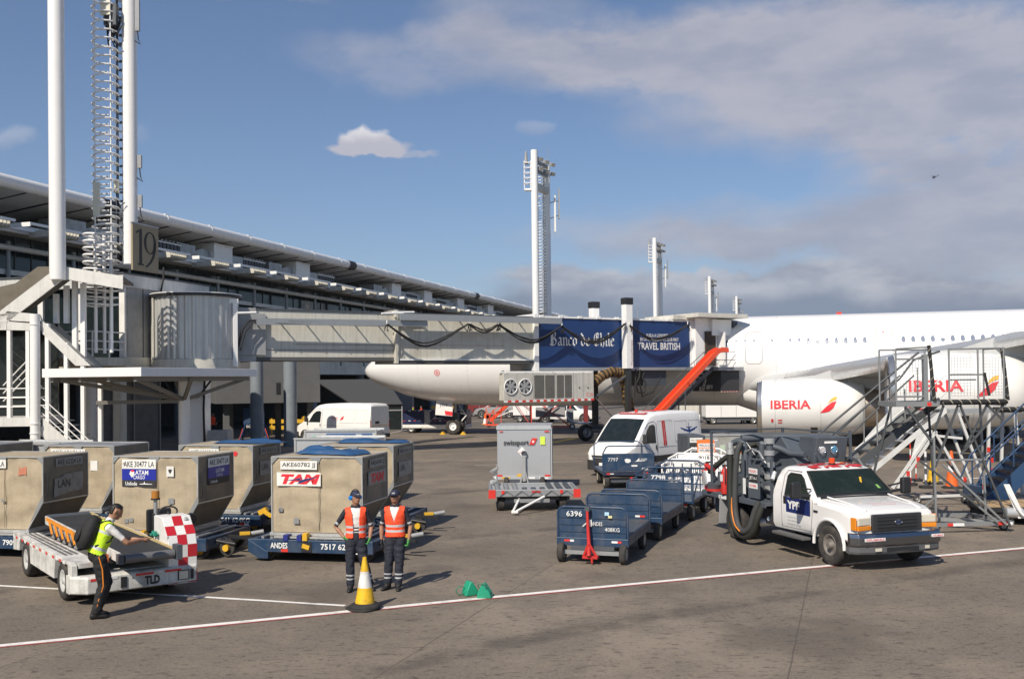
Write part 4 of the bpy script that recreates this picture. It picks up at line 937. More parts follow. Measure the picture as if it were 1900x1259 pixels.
    def engine(t0,y,zc,R_,front):
        e=MB(); c=(t0,y,zc)
        e.lathe([(.12,R_*.84),(.0,R_*.88),(.06,R_*.93)],c,(1,0,0),LIP,56); e.lathe([(.06,R_*.93),(.28,R_*.975)],c,(1,0,0),LIP,56)
        e.lathe([(.28,R_*.975),(.9,R_*1.0),(2.2,R_*1.02),(3.6,R_*.99),(4.7,R_*.93),(5.45,R_*.865),(5.45,R_*.84),(3.0,R_*.8)],c,(1,0,0),AN,56)
        e.lathe([(.12,R_*.84),(.8,R_*.80),(1.3,R_*.80)],c,(1,0,0),GLK,56); na=e.build('engine',T)
        q=MB(); q.cyl((t0+1.25,y,zc),(t0+1.3,y,zc),R_*.8,FAN,n=40); q.cyl((t0+.8,y,zc),(t0+1.25,y,zc),.03,BLKM,r2=.32,n=20); 
        for k in range(24):
            a=2*PI*k/24; q.prism([(.3,-.02),(R_*.78,-.14),(R_*.78,.04),(.3,.06)],(t0+1.2,y,zc),(0,math.cos(a),math.sin(a)),(.4,-math.sin(a),math.cos(a)),(.01,0,0),DGR)
        q.build('fan',na)
        q=MB(); q.lathe([(4.2,R_*.72),(5.5,R_*.70),(6.6,R_*.60),(7.2,R_*.5),(7.2,R_*.46),(6,R_*.4)],c,(1,0,0),HOT,40); q.lathe([(6.2,R_*.36),(7.6,R_*.22),(8.4,.03)],c,(1,0,0),HOT,24); q.build('core_nozzle',na)
        def onc(x,zz,ee=.02):
            tt=x
            pr=[(0,.9),(.28,.975),(.9,1.0),(2.2,1.02),(3.6,.99),(4.7,.93),(5.45,.865)]
            for (a,r),(a2,r2) in zip(pr[:-1],pr[1:]):
                if a<=tt<=a2: rr_=R_*(r+(r2-r)*(tt-a)/(a2-a)); break
            a=math.asin(max(-1,min(1,zz/rr_))); return (t0+x,y-(rr_+ee)*math.cos(a),zc+(rr_+ee)*math.sin(a))
        q=MB(); s_=R_/1.55
        q.text('IBERIA',.46*s_,(0,0,0),(1,0,0),(0,0,1),REDL,.025,fn=lambda a,c_: onc(1.75*s_+a*1.15,.22*s_+c_))
        # flame mark: red leaf with a golden tip above
        def leaf(P,m):
            n=len(P)//2
            for i in range(n-1): q.add([onc(*P[i]),onc(*P[i+1]),onc(*P[2*n-2-i]),onc(*P[2*n-1-i])],[(0,1,2,3)],m)
        X=3.22*s_
        leaf([(X+a*s_*.95,(c_)*s_) for a,c_ in ((0,-.22),(.25,-.20),(.5,-.14),(.72,.05),(.88,.38),(.62,.32),(.35,.12),(.18,-.05),(.08,-.15),(0,-.215))],REDL)
        leaf([(X+a*s_*.95,(c_)*s_) for a,c_ in ((.42,.26),(.6,.36),(.84,.44),(.88,.50),(.9,.62),(.72,.58),(.55,.46),(.42,.27))],M('gold_lettering',(.75,.38,.03),.5))
        q.build('airline_lettering',na)
        q=MB()
        for x in (.95,3.25): q.lathe([(x,R_*1.006*(1.0 if x<2 else .995)),(x+.025,R_*1.006*(1.0 if x<2 else .995))],c,(1,0,0),sm,56)
        P=[onc(2.75,-1.28*s_),onc(3.1,-1.28*s_),onc(3.1,-.98*s_),onc(2.75,-.98*s_)]; q.add(P,[(0,1,2,3)],M('vent_brown',(.09,.07,.05),.6))
        for x,zz,w,h in ((1.1,-.62,.22,.05),(1.1,-.75,.22,.05),(.75,-.7,.12,.16)): q.add([onc(x,zz),onc(x+w,zz),onc(x+w,zz+h),onc(x,zz+h)],[(0,1,2,3)],REDL)
        q.build('nacelle_detail',na)
        q=MB()      # pylon
        zt=3.3+.11*abs(y)+.1; q.rings([[(t0+x,y+w*sx,z) for sx,z in ((-1,zl),(1,zl),(1,zh),(-1,zh))] for x,w,zl,zh in ((1.6,.05,zc+R_*.95,zc+R_*1.03),(3.0,.22,zc+R_*.8,zc+R_*1.12),(5.0,.28,zc+R_*.5,zt),(7.5,.25,zc+R_*.55,zt),(10,.08,zc+R_*.9,zt))],WM,sm=False); q.build('pylon',na)
    engine(27.6,-9.4,2.06,1.55,False); engine(33.5,-19.2,3.06,1.6,True); engine(27.6,9.4,2.06,1.55,False); engine(33.7,19.2,3.02,1.6,True)
    # nose gear
    ng=6.75; STR=M('gear_silver',(.55,.55,.54),.3,.6,dirt=.3)
    b=MB(); b.cyl((ng,0,2.6),(ng,0,.55),.11,STR); b.cyl((ng+.05,0,2.3),(ng+.9,0,1.2),.05,STR); b.cyl((ng,-.35,.55),(ng,.35,.55),.07,STR); b.tube([(ng+.5,-.3,1.5),(ng+.95,-.3,1.35),(ng+.6,-.3,.95)],.05,WHC); b.cyl((ng+.7,.2,2.4),(ng+.7,.2,.7),.07,DGR); b.box(ng-.25,ng+.25,-.2,.2,1.0,1.5,DGR); b.build('nose_gear_leg',T)
    for y in (-.33,.33): wheel(T,(ng,y,.55),.55,.36,rim=WHC,name='nose_wheel',n=32,rr=.46)
    b=MB(); b.prism([(0,0),(1.25,-.1),(1.3,.75),(1.22,.9),(.1,1.0)],(ng-1.15,-.85,1.38),(1,0,0),(0,0,1),(0,.05,0),AM)
    b.prism([(.75,.0),(1.26,-.055),(1.27,.22),(.7,.3)],(ng-1.15,-.853,1.36),(1,0,0),(0,0,1),(0,-.004,0),REDL)
    b.text('JCY',.25,(ng-.5,-.858,2.02),(1,0,-.06),(0,0,1),BLKT,w=.62); b.build('gear_door',T)
    for x in (ng-.75,ng+.75):
        b=MB(); b.prism([(-.2,0),(.2,0),(0,.22)],(x,-.6,0),(1,0,0),(0,0,1),(0,.3,0),YEL); tag(b.build('wheel_chock',T))
    # main gear
    for y,tt in ((-5.3,39.0),(5.3,39.0),(0,40.5)):
        b=MB(); b.cyl((tt,y,3.2),(tt,y,.7),.2,STR); b.beam((tt-1,y,.7),(tt+1,y,.7),.2,.2,STR); b.build('main_gear_leg',T)
        for dx in (-.98,.98):
            for dy in (-.5,.5): wheel(T,(tt+dx,y+dy,.7),.7,.5,name='main_wheel',n=24)
    # tail
    b=MB(); b.rings([[(t+x*c,yy*c,z) for x,yy in ((0,0),(.15,.045),(.5,.05),(1,0),(.5,-.05),(.15,-.045))] for t,c,z in ((58,9.5,7),(66.5,4,17))],M('tail_red',(.6,.04,.03),.3)); b.build('tail_fin',T)
    for sg_ in (-1,1):
        b=MB(); b.rings([foil(t,sg_*y,z,c,.1,8) for t,y,z,c in ((63,1,6.2,6),(69,9,7.1,2.5))],WM); b.build('tailplane',T)
airliner()
# ================= cargo containers and dollies =================
UA=R(-12.5); UX=Vector((math.cos(UA),math.sin(UA),0)); UY=Vector((-math.sin(UA),math.cos(UA),0))
EDGE=M('edge_aluminium',(.58,.58,.56),.4,.5,dirt=.4,dscale=4); PATCH=M('patch_grey',(.27,.28,.28),.55,.2,dirt=.3); LABW=M('label_white',(.78,.77,.72),.55,dirt=.3,dscale=4); TOPG=M('top_panel_grey',(.30,.31,.33),.5,.4,dirt=.5,dscale=1)
def wob(b,O,ux,uy,w,h,nx,ny,m,amp,seed,poly=None):       # a slightly dented sheet, clipped at the cut corner
    ux=Vector(ux); uy=Vector(uy); nn=ux.cross(uy); O=Vector(O); vs=[]
    for j in range(ny+1):
        for i in range(nx+1):
            a=w*i/nx; c=h*j/ny; lim=poly(c) if poly else w
            a=a*lim/w; e=min(i,nx-i,j,ny-j)
            k=0 if e==0 else amp*(mnoise.noise(Vector((a*2.3+seed*7,c*2.1,seed)))+.5*mnoise.noise(Vector((a*6,c*5,seed+3))))
            vs.append(O+ux*a+uy*c+nn*k)
    b.add(vs,[(j*(nx+1)+i,j*(nx+1)+i+1,(j+1)*(nx+1)+i+1,(j+1)*(nx+1)+i) for j in range(ny) for i in range(nx)],m,True)
def uld(tr,label,idt,style,seed,top=None,base=.53,H=1.62):
    o=Vector((tr[0],tr[1],0))-UX*2.0; T=thing('cargo_container',label,'cargo container',(o.x,o.y,base),UA,'cargo containers on the dolly trains')
    W0,W1,ZC,D_=1.62,2.0,.64,1.5
    lim=lambda z: W0 if z<.06 else min(W1,W0+(W1-W0)*(z-.06)/(ZC-.06))
    b=MB(); wob(b,(0,0,.06),(1,0,0),(0,0,1),W1,H-.06,22,20,CANV,.045,seed,lambda c: lim(c+.06)); b.build('front_panel',T)
    b=MB(); wob(b,(W1,0,ZC),(0,1,0),(0,0,1),D_,H-ZC,10,8,CAND,.012,seed+2); wob(b,(W0,0,.06),(0,1,0),(W1-W0,0,ZC-.06),D_,1,8,4,CAND,.006,seed+3); b.build('side_panel',T)
    b=MB(); wob(b,(0,0,H),(1,0,0),(0,1,0),W1,D_,8,6,top or CANV,.015,seed+4); b.build('top_panel',T)
    b=MB(); b.box(.005,W1-.02,D_-.02,D_,.06,H-.01,CAND) if False else b.prism([(0,.06),(W0,.06),(W1,ZC),(W1,H),(0,H)],(0,D_,0),(1,0,0),(0,0,1),(0,-.01,0),CAND); b.prism([(0,0),(D_,0),(D_,H),(0,H)],(0,0,0),(0,1,0),(0,0,1),(.01,0,0),CANV); b.build('back_panel',T)
    b=MB()
    for y in (-.012,D_+.012):
        for p,q in (((0,y,.05),(0,y,H)),((W0,y,.05),(W1,y,ZC)),((W1,y,ZC),(W1,y,H)),((0,y,H),(W1,y,H))): b.beam(p,q,.026,.026,EDGE)
    for x,z in ((0,H),(W1,H),(W1,ZC)): b.beam((x,0,z),(x,D_,z),.026,.026,EDGE)
    b.beam((W0+.0,-.02,.05),(W0,D_,.05),.04,.05,EDGE)
    b.box(-.04,W0+.06,-.05,D_+.05,-.015,.05,EDGE); b.build('edge_frame',T)
    b=MB(); e=-.027
    for P in ([(0,H),(.16,H),(0,H-.16)],[(W1,H),(W1,H-.16),(W1-.16,H)],[(W1,ZC-.02),(W1,ZC+.16),(W1-.12,ZC-.05),(W1-.3,ZC-.42),(W1-.26,ZC-.38)],[(.85,H),(1.12,H),(1.06,H-.12),(.92,H-.12)]):
        b.prism(P,(0,e,0),(1,0,0),(0,0,1),(0,-.003,0),PATCH)
    rn=random.Random(seed)
    for k in range(3):
        x=rn.uniform(.1,1.5); z=rn.uniform(.2,.8); s=rn.uniform(.03,.08); b.prism([(x-s,z-s),(x+s,z-s*.8),(x+s*.9,z+s),(x-s*.9,z+s*.9)],(0,e,0),(1,0,0),(0,0,1),(0,-.003,0),PATCH)
    b.box(1.05,1.062,-.028,-.024,.1,H-.03,M('seam_brown',(.20,.16,.10),.7)); b.build('patch',T)
    f=lambda z_: e-.004
    b=MB()
    def lab(x0,x1,z0,z1,m): b.box(x0,x1,e-.004,e,z0,z1,m)
    def sid(y0,y1,z0,z1,m): b.box(W1+.02,W1+.025,y0,y1,z0,z1,m)
    DL=M('label_aged',(.34,.32,.28),.6,dirt=.6,dscale=5)
    def idtext(x0,x1,z0,z1,m=LABW):
        lab(x0,x1,z0,z1,m); b.text(idt,(z1-z0)*.62,((x0+x1)/2,e-.006,(z0+z1)/2),(1,0,0),(0,0,1),BLKT,.012,w=(x1-x0)*.9)
        sid(.38,1.3,z0,z1,DL if style!='latam' else LABW); b.text(idt,(z1-z0)*.6,(W1+.028,.84,(z0+z1)/2),(0,1,0),(0,0,1),BLKT,.012,w=.82)
    if style=='tam':
        idtext(.2,1.02,1.36,1.54); lab(.12,1.1,1.02,1.30,LABW); 
        v,fc=textmesh('TAM',.06,0.); b.add([(.62+(p[0]*.265+p[1]*.07)*1.25,e-.006,1.16+p[1]*.21) for p in v],fc,REDL)
        b.prism([(0,0),(.25,.03),(.42,.07),(.33,-.0),(.5,.04),(.8,.09),(.52,.0),(.3,-.07),(.36,.01)],(.28,e-.007,1.13),(1,0,0),(0,0,1),(0,-.001,0),BLUE)
        sid(.3,1.35,1.0,1.28,DL); b.add([(W1+.028,.82+(p[0]*.24+p[1]*.06)*1.3,1.14+p[1]*.2) for p in v],fc,REDL)
    elif style=='latam':
        idtext(.22,1.03,1.36,1.56); NB=M('label_blue',(.015,.025,.30),.45); lab(.22,1.03,1.12,1.357,NB); lab(.22,1.03,.98,1.118,BLKT)
        b.text('LATAM',.10,(.67,e-.006,1.28),(1,0,0),(0,0,1),WHT,.02,w=.36); b.text('CARGO',.08,(.63,e-.006,1.18),(1,0,0),(0,0,1),WHT,.01,w=.28)
        b.prism([(0,0),(.05,.06),(.06,.14),(-.04,.14),(-.06,.08)],(.46,e-.006,1.17),(1,0,0),(0,0,1),(0,-.001,0),WHT); b.prism([(0,0),(.07,.01),(.05,.05),(-.02,.04)],(.45,e-.008,1.29),(1,0,0),(0,0,1),(0,-.001,0),REDL)
        b.text('Unilode',.08,(.44,e-.006,1.045),(1,0,0),(0,0,1),WHT,.02,w=.28); b.prism([(0,0),(.3,0),(.3,.012),(.13,.02),(.12,.07),(.10,.02),(0,.012)],(.64,e-.006,1.03),(1,0,0),(0,0,1),(0,-.001,0),WHT)
        lab(1.28,1.45,1.2,1.42,LABW); b.prism([(0,0),(.03,.04),(.05,.1),(.02,.08),(0,.05),(-.02,.08),(-.05,.1),(-.03,.04)],(1.365,e-.006,1.26),(1,0,0),(0,0,1),(0,-.001,0),BLKT); b.cyl((1.365,e-.006,1.34),(1.365,e-.008,1.34),.022,BLKT)
        sid(.38,1.3,1.12,1.357,NB); sid(.38,1.3,.98,1.118,BLKT); b.text('LATAM',.09,(W1+.028,.88,1.27),(0,1,0),(0,0,1),WHT,.02,w=.35); b.text('CARGO',.07,(W1+.028,.86,1.17),(0,1,0),(0,0,1),WHT,w=.28); b.text('Unilode',.07,(W1+.028,.62,1.045),(0,1,0),(0,0,1),WHT,.02,w=.3)
    elif style=='lan':
        idtext(.28,1.1,1.38,1.56); b.prism([(.32,.72),(.35,1.12),(.62,1.15),(.64,1.19),(1.28,1.22),(1.33,1.1),(1.3,.8),(.8,.78)],(W1+.02,0,0),(0,1,0),(0,0,1),(.006,0,0),DL); b.text('LAN',.17,(W1+.03,.65,1.0),(0,1,0),(0,0,1),M('faded_black',(.07,.065,.06),.6),.02,w=.42)
        b.prism([(0,0),(.16,.03),(.2,.0),(.22,.2),(.1,.17),(.02,.2),(.03,.12)],(1.4,e-.004,1.22),(1,0,0),(0,0,1),(0,-.002,0),M('torn_sticker',(.55,.2,.12),.6,dirt=.5)); lab(.1,.3,.95,1.2,LABW)
    elif style=='lan2':
        idtext(.28,1.1,1.38,1.54); sid(.35,1.28,.85,1.2,DL); b.text('LAN',.14,(W1+.03,.6,1.05),(0,1,0),(0,0,1),M('faded_black',(.07,.065,.06),.6),.02,w=.34); b.cyl((1.55,e-.006,1.42),(1.55,e-.008,1.42),.06,REDL)
    b.build('marking',T)
    b=MB(); b.tube([(W1+.03,.05,.75),(W1+.07,.05,.8),(W1+.07,.05,1.2),(W1+.03,.05,1.25)],.012,BLKM,n=5); b.build('latch',T); return T
def dolly(tr,label,t1,t2,seed,bar=None):
    o=Vector((tr[0],tr[1],0))-UX*2.0; T=thing('container_dolly',label,'dolly',(o.x,o.y,0),UA,'dark blue container dollies')
    b=MB(); b.box(-.45,2.3,-.22,-.10,.20,.46,NAVY); b.prism([(-.45,.46),(-.45,.20),(-.2,.06),(.0,.06),(.0,.20)],(0,-.225,0),(1,0,0),(0,0,1),(0,.1,0),NAVY); b.box(-.45,2.3,1.65,1.75,.20,.46,NAVY); b.box(-.45,-.35,-.09,1.64,.22,.45,NAVY); b.box(2.2,2.3,-.09,1.64,.22,.45,NAVY); b.box(-.34,2.19,-.09,1.64,.3,.42,NAVYD)
    b.build('frame',T,.01)
    b=MB()
    for k in range(12): x=-.2+k*.2; b.cyl((x,-.05,.47),(x,1.6,.47),.035,STEEL,n=8)
    b.build('roller',T)
    b=MB()
    for x in (.35,.65): b.box(x,x+.1,-.24,-.02,.44,.56,M('latch_blue',(.02,.03,.2),.5))
    b.box(.1,1.75,-.16,-.10,.48,.515,EDGE); b.box(.78,.88,-.25,-.1,.45,.6,YEL); b.box(.75,.98,-.235,-.222,.22,.42,BLKM); b.cbox((.85,-.24,.33),(.16,.02,.09),(0,.3,0),YEL); b.build('lock',T)
    b=MB(); b.text(t1,.12,(.25,-.226,.34),(1,0,0),(0,0,1),WHT,.02,w=.38); b.text(t2,.12,(1.6,-.226,.34),(1,0,0),(0,0,1),WHT,.02,w=.85); b.box(1.75,1.88,-.227,-.222,.2,.27,REDT); b.box(1.881,2.0,-.227,-.222,.2,.27,WTT); b.box(.3,.45,-.227,-.222,.21,.27,REDT)
    b.text(t2,.12,(2.304,.5,.34),(0,1,0),(0,0,1),WHT,.02,w=.6); b.build('lettering',T)
    YH=M('hub_yellow',(.70,.42,.03),.45,dirt=.3)
    for x in (-.1,2.05):
        for y in (.0,1.55): wheel(T,(x,y,.2),.2,.12,rim=YH,n=16,rr=.5)
    b=MB()
    b.cyl((2.3,.2,.36),(2.75,.2,.30),.04,BLKM); b.cyl((2.55,.12,.22),(2.55,.2,.22),.07,YH,n=14); b.cyl((2.55,.2,.22),(2.55,.26,.22),.17,TYRE,n=16); b.beam((2.3,.7,.38),(2.95,.6,.36),.06,.06,BLKM); b.cbox((2.6,.9,.42),(.22,.12,.06),(0,0,.5),YEL); b.cyl((2.7,1.0,.4),(2.95,1.1,.44),.05,GRYP); b.build('coupling',T)
    if bar:
        b=MB(); b.beam((2.3,-.05,.55),(2.3+bar[0],-.05+bar[1],.16),.09,.06,YEL); b.beam((2.2,-.05,.5),(2.4,-.05,.6),.12,.12,YEL); b.text('VIAMAX',.05,(2.3+bar[0]*.6,-.05+bar[1]*.6,.37),(bar[0],bar[1],-.3),(0,0,1),BLKT) if False else None; b.build('tow_bar',T)
    return T
UP=[((-10.12,21.5),'AKE 62324 LA','lan','tan container with a torn red sticker, nearest at far left',None),
    ((-6.66,21.1),'AKE 30477 LA','latam','tan container with a white, blue and black label, behind the checkered console',None),
    ((-3.1,20.5),'AKE60782 JJ','tam','tan container with large red letters on a white sticker, behind the two workers',None),
    ((-10.05,25.15),'AKE 60171 LJ','plain','tan container with a grey metal top, second row, behind the leftmost two',TOPG),
    ((-6.44,24.7),'AKE 61613 LA','lan2','tan container with a folded blue sheet on top, between the two near ones',None),
    ((-2.88,24.0),'AKE 62116 LA','lan2','tan container with dark worn label on its right side, right end of the second row',None),
    ((-13.6,26.1),'AKE 61902 LA','plain','tan container with only its top corner showing at the left edge',TOPG)]
for i,(tr,idt,st_,lb,tp) in enumerate(UP):
    uld(tr,lb,idt,'plain' if st_=='plain' else st_,i*3+1,tp)
    nm=['7909 624KG','7520 624KG','7517 624KG','7534 624KG','7541 624KG','7528 624KG','7533 624KG'][i]
    dolly(tr,'dark blue roller dolly under the '+['leftmost near container','container with the blue label','container with red letters','second-row container with a grey top','second-row middle container','second-row right-hand container','hidden container at left edge'][i],'ANDES',nm,i,(1.25,-.75) if i==4 else None)
b=MB(TR()) 
# id label for the grey-topped one
def plainlab(tr,idt):
    o=Vector((tr[0],tr[1],0))-UX*2.0; 
    T=[x for x in D.objects if x.name.startswith('cargo_container') and (x.location-Vector((o.x,o.y,.53))).length<.01][0]
    b=MB(); b.box(.2,1.2,-.034,-.03,1.38,1.54,LABW); b.text(idt,.1,(.7,-.036,1.46),(1,0,0),(0,0,1),BLKT,.0,w=.9); b.box(1.35,1.55,-.034,-.03,1.0,1.25,LABW); b.build('id_label',T)
plainlab(UP[3][0],UP[3][1])
def tarp(c,sx,sy,rz,label,seed,h=.16):
    T=MB(); nx,ny=26,14; vs=[]; m=M('tarp_blue',(.018,.075,.19),.6,dirt=.3,bump=.4,bscale=8); mat=TR((0,0,0),rz)
    for s_ in (0,1):
        for j in range(ny+1):
            for i in range(nx+1):
                u=i/nx*2-1; v=j/ny*2-1; e=max(0,1-abs(u)**2.2)*max(0,1-v*v)
                x=u*sx*(1+.12*mnoise.noise(Vector((v*2,seed,1)))); y=v*sy*(.55+.45*mnoise.noise(Vector((u*1.8,seed,5)))+.25)
                z=.012+e**.4*h*(.45+.75*mnoise.noise(Vector((u*1.6,v*1.5,seed)))+.28*mnoise.noise(Vector((u*1.2+v*4,v*5,seed+2)))) if s_ else .004
                vs.append(mat@Vector((x,y,z)))
    n=(nx+1)*(ny+1); fs=[(n+j*(nx+1)+i,n+j*(nx+1)+i+1,n+(j+1)*(nx+1)+i+1,n+(j+1)*(nx+1)+i) for j in range(ny) for i in range(nx)]+[((j+1)*(nx+1)+i,(j+1)*(nx+1)+i+1,j*(nx+1)+i+1,j*(nx+1)+i) for j in range(ny) for i in range(nx)]
    T.add(vs,fs,m,True); o=T.build('blue_tarpaulin',weld=False); o.location=c; tag(o,label,'tarpaulin','folded blue sheets on the containers')
q=Vector((-3.1,20.5,0))-UX*.95+UY*.75; tarp((q.x,q.y,2.16),.78,.36,UA-.25,'crumpled blue sheet on top of the container with red letters',1,.24)
q=Vector((-6.44,24.7,0))-UX*.55+UY*.95; tarp((q.x,q.y,2.16),.9,.4,UA,'flat folded blue sheet on the middle second-row container',4,.12)
q=Vector((-2.88,24.0,0))-UX*.9+UY*1.1; tarp((q.x,q.y,2.16),.9,.35,UA,'dark blue sheet along the back of the right second-row container',7,.15)
# low silver containers farther back
def lowbox(c,L_,D_,z0,z1,rz,label,blue=False,m=ALU,cat='cargo container'):
    T=thing('low_container',label,cat,c,rz); b=MB(); b.box(0,L_,0,D_,z0,z1,m); b.build('body',T,.02)
    b=MB()
    for x in (0,L_): 
        for y in (0,D_): b.box(x-.03,x+.03,y-.03,y+.03,z0,z1+.02,EDGE)
    b.box(-.04,L_+.04,-.04,.04,z1-.005,z1+.05,EDGE); b.box(-.04,L_+.04,D_-.04,D_+.04,z1-.005,z1+.05,EDGE); b.box(-.03,L_+.03,-.045,D_+.03,z0-.12,z0-.003,DGR); b.build('edge_frame',T)
    if blue: b=MB(); b.box(L_*.3,L_*.95,-.012,-.003,z0+.2,z1-.08,M('curtain_blue',(.03,.10,.27),.6,dirt=.4,bump=.4,bscale=5)); b.box(L_*.72,L_*.8,-.016,-.0125,z1-.25,z1-.12,LABW); b.cyl((L_*.14,-.004,z1-.2),(L_*.14,-.015,z1-.2),.07,M('sticker_green',(.05,.6,.3),.5)); b.build('curtain',T)
    for x in (.4,L_-.4):
        for y in (.15,D_-.15): wheel(T,(x,y,.22),.22,.14,n=14)
    return T
p=gnd(566,800,1.85); lowbox((p.x,p.y,0),2.7,1.5,.5,1.85,UA*.3,'low silver container with a blue curtain side, in front of the far white van',True)
p=gnd(548,815,1.98); lowbox((p.x,p.y,0),2.3,1.5,.5,1.98,UA,'bare silver container peeping out behind the right second-row containers')
p=gnd(-30,824,2.05); lowbox((p.x,p.y,0),2.4,1.5,.5,2.05,UA,'grey-topped container at the left edge, beyond the near row')
# ================= silver trailer and empty roller dolly =================
def swiss():
    a=gnd(924,906,0); T=thing('equipment_trailer','silver box trailer with black and red lettering, its draw bar folded upright','trailer',(a.x,33.3,0),R(-4))
    SIL=M('sheet_silver',(.50,.51,.52),.38,.45,dirt=.35,dscale=2,dcol=(.36,.37,.38)); b=MB(); b.box(0,1.78,0,1.9,.42,2.18,SIL); b.build('body',T,.015)
    b=MB(); b.box(1.785,1.80,.1,1.85,.46,2.05,NAVYD); b.box(1.79,1.83,.8,.86,.44,2.1,GLK); b.box(1.79,1.83,0,.05,.44,2.12,ALU); b.box(-.01,1.8,-.01,1.92,2.181,2.2,GLK); b.build('curtain',T)
    b=MB(); b.box(-.02,1.80,-.03,-.002,2.06,2.18,ALU); b.box(-.02,1.8,-.03,-.002,.40,.5,ALU)
    for x0,x1,z0,z1,m in ((.08,.2,1.98,2.01,REDT),(1.58,1.74,1.97,2.01,REDT),(.0,.16,.50,.56,REDT),(1.58,1.76,.50,.56,REDT),(.14,.42,.425,.485,YEL),(.66,.82,.5,.58,YEL),(1.4,1.7,.42,.47,WTT),(.95,1.25,.42,.48,WTT),(1.44,1.6,1.55,1.82,M('note_lime',(.62,.80,.08),.6))): b.box(x0,x1,-.036,-.031,z0,z1,m)
    b.prism([(0,-.17),(.15,0),(0,.17),(-.15,0)],(.83,-.034,1.32),(1,0,0),(0,0,1),(0,-.003,0),WTT); b.box(.73,.93,-.04,-.0375,1.28,1.295,REDT); b.build('reflector',T)
    b=MB(); b.text('swissport',.22,(.64,-.04,1.60),(1,0,0),(0,0,1),BLKT,.02,w=.84); b.prism([(0,0),(.17,0),(.27,.22),(.10,.22)],(1.07,-.034,1.55),(1,0,0),(0,0,1),(0,-.004,0),REDT); b.prism([(.09,.10),(.13,.06),(.18,.11),(.14,.15)],(1.07,-.04,1.55),(1,0,0),(0,0,1),(0,-.002,0),WTT); b.build('lettering',T)
    b=MB(); b.beam((.9,-.12,.35),(.9,-.10,1.2),.1,.06,GLK); b.tube([(.9+.07*math.cos(t),-.10,1.27+.07*math.sin(t)) for t in [2*PI*k/12 for k in range(12)]],.03,DGR,closed=True); b.beam((.75,-.1,.2),(.88,-.1,.75),.05,.05,GLK); b.beam((1.05,-.1,.2),(.92,-.1,.75),.05,.05,GLK); b.box(.3,1.5,-.05,.1,.28,.41,DGR); b.build('draw_bar',T)
    for x in (.3,1.5):
        for y in (.1,1.6): wheel(T,(x,y,.26),.26,.16,n=18,ax=(1,0,0))
swiss()
def rollerdolly():
    T=thing('roller_dolly','empty galvanised roller dolly with zigzag strip and a white tow bar, before the silver trailer','dolly',(-.68,28.1,0),R(2))
    b=MB(); b.box(0,2.55,0,.06,.42,.62,STEEL); b.box(0,.08,.07,2.0,.42,.6,STEEL); b.box(2.47,2.55,.07,2.0,.42,.6,STEEL); b.box(0,2.55,2.01,2.07,.42,.6,STEEL); b.box(.3,2.3,.3,1.6,.28,.4,DGR); b.build('frame',T,.01)
    b=MB()
    for i in range(9):
        for j in range(9):
            if i<3 or i>5 or j<3: b.cyl((.25+i*.255,.18+j*.21,.55),(.25+i*.255,.18+j*.21,.62),.07,STEEL if i<3 else DGR,n=8)
    b.build('ball_castor',T)
    b=MB(); b.box(.09,2.46,.07,2.0,.53,.55,GLK); b.build('deck',T)
    b=MB()
    for k in range(5): b.beam((.3+k*.42,-.004,.44),(.5+k*.42,-.004,.58),.004,.05,BLKT,up=(0,1,0)); b.beam((.5+k*.42,-.004,.58),(.7+k*.42,-.004,.44),.004,.05,BLKT,up=(0,1,0))
    b.build('zigzag_strip',T)
    b=MB()
    for x in (-.02,2.38): b.box(x,x+.2,-.02,-.004,.38,.62,REDT)
    for x in (.35,2.0): b.box(x,x+.08,-.02,-.006,.5,.6,REDT)
    b.box(1.2,1.45,-.012,-.006,.53,.58,RED); b.build('reflector',T)
    b=MB(); b.cyl((1.55,-.02,.42),(.75,-.75,.12),.035,WHC); b.cyl((.85,.1,.35),(.65,-.75,.12),.035,WHC); b.beam((.6,-.75,.1),(.78,-.78,.1),.08,.06,WHC); b.box(.7,1.7,-.05,.0,.26,.36,STEEL); b.build('tow_bar',T)
    for x in (.35,2.1):
        for y in (.35,1.6): wheel(T,(x,y,.22),.22,.2,n=18,ax=(1,0,0))
    T2=thing('plastic_sheet','crumpled clear plastic sheet beside the silver trailer','plastic sheet',(-.55,30.0,.62),0); b=MB(); rn=random.Random(1)
    m=M('clear_plastic',(.7,.72,.72),.2); m.node_tree.nodes['Principled BSDF'].inputs['Transmission Weight'].default_value=.6
    pts=[(rn.uniform(-.12,.12),rn.uniform(-.1,.1),i*.09) for i in range(7)]; b.tube(pts,[.1,.05,.08,.04,.07,.05,.02],m,n=7); b.build('sheet',T2)
rollerdolly()
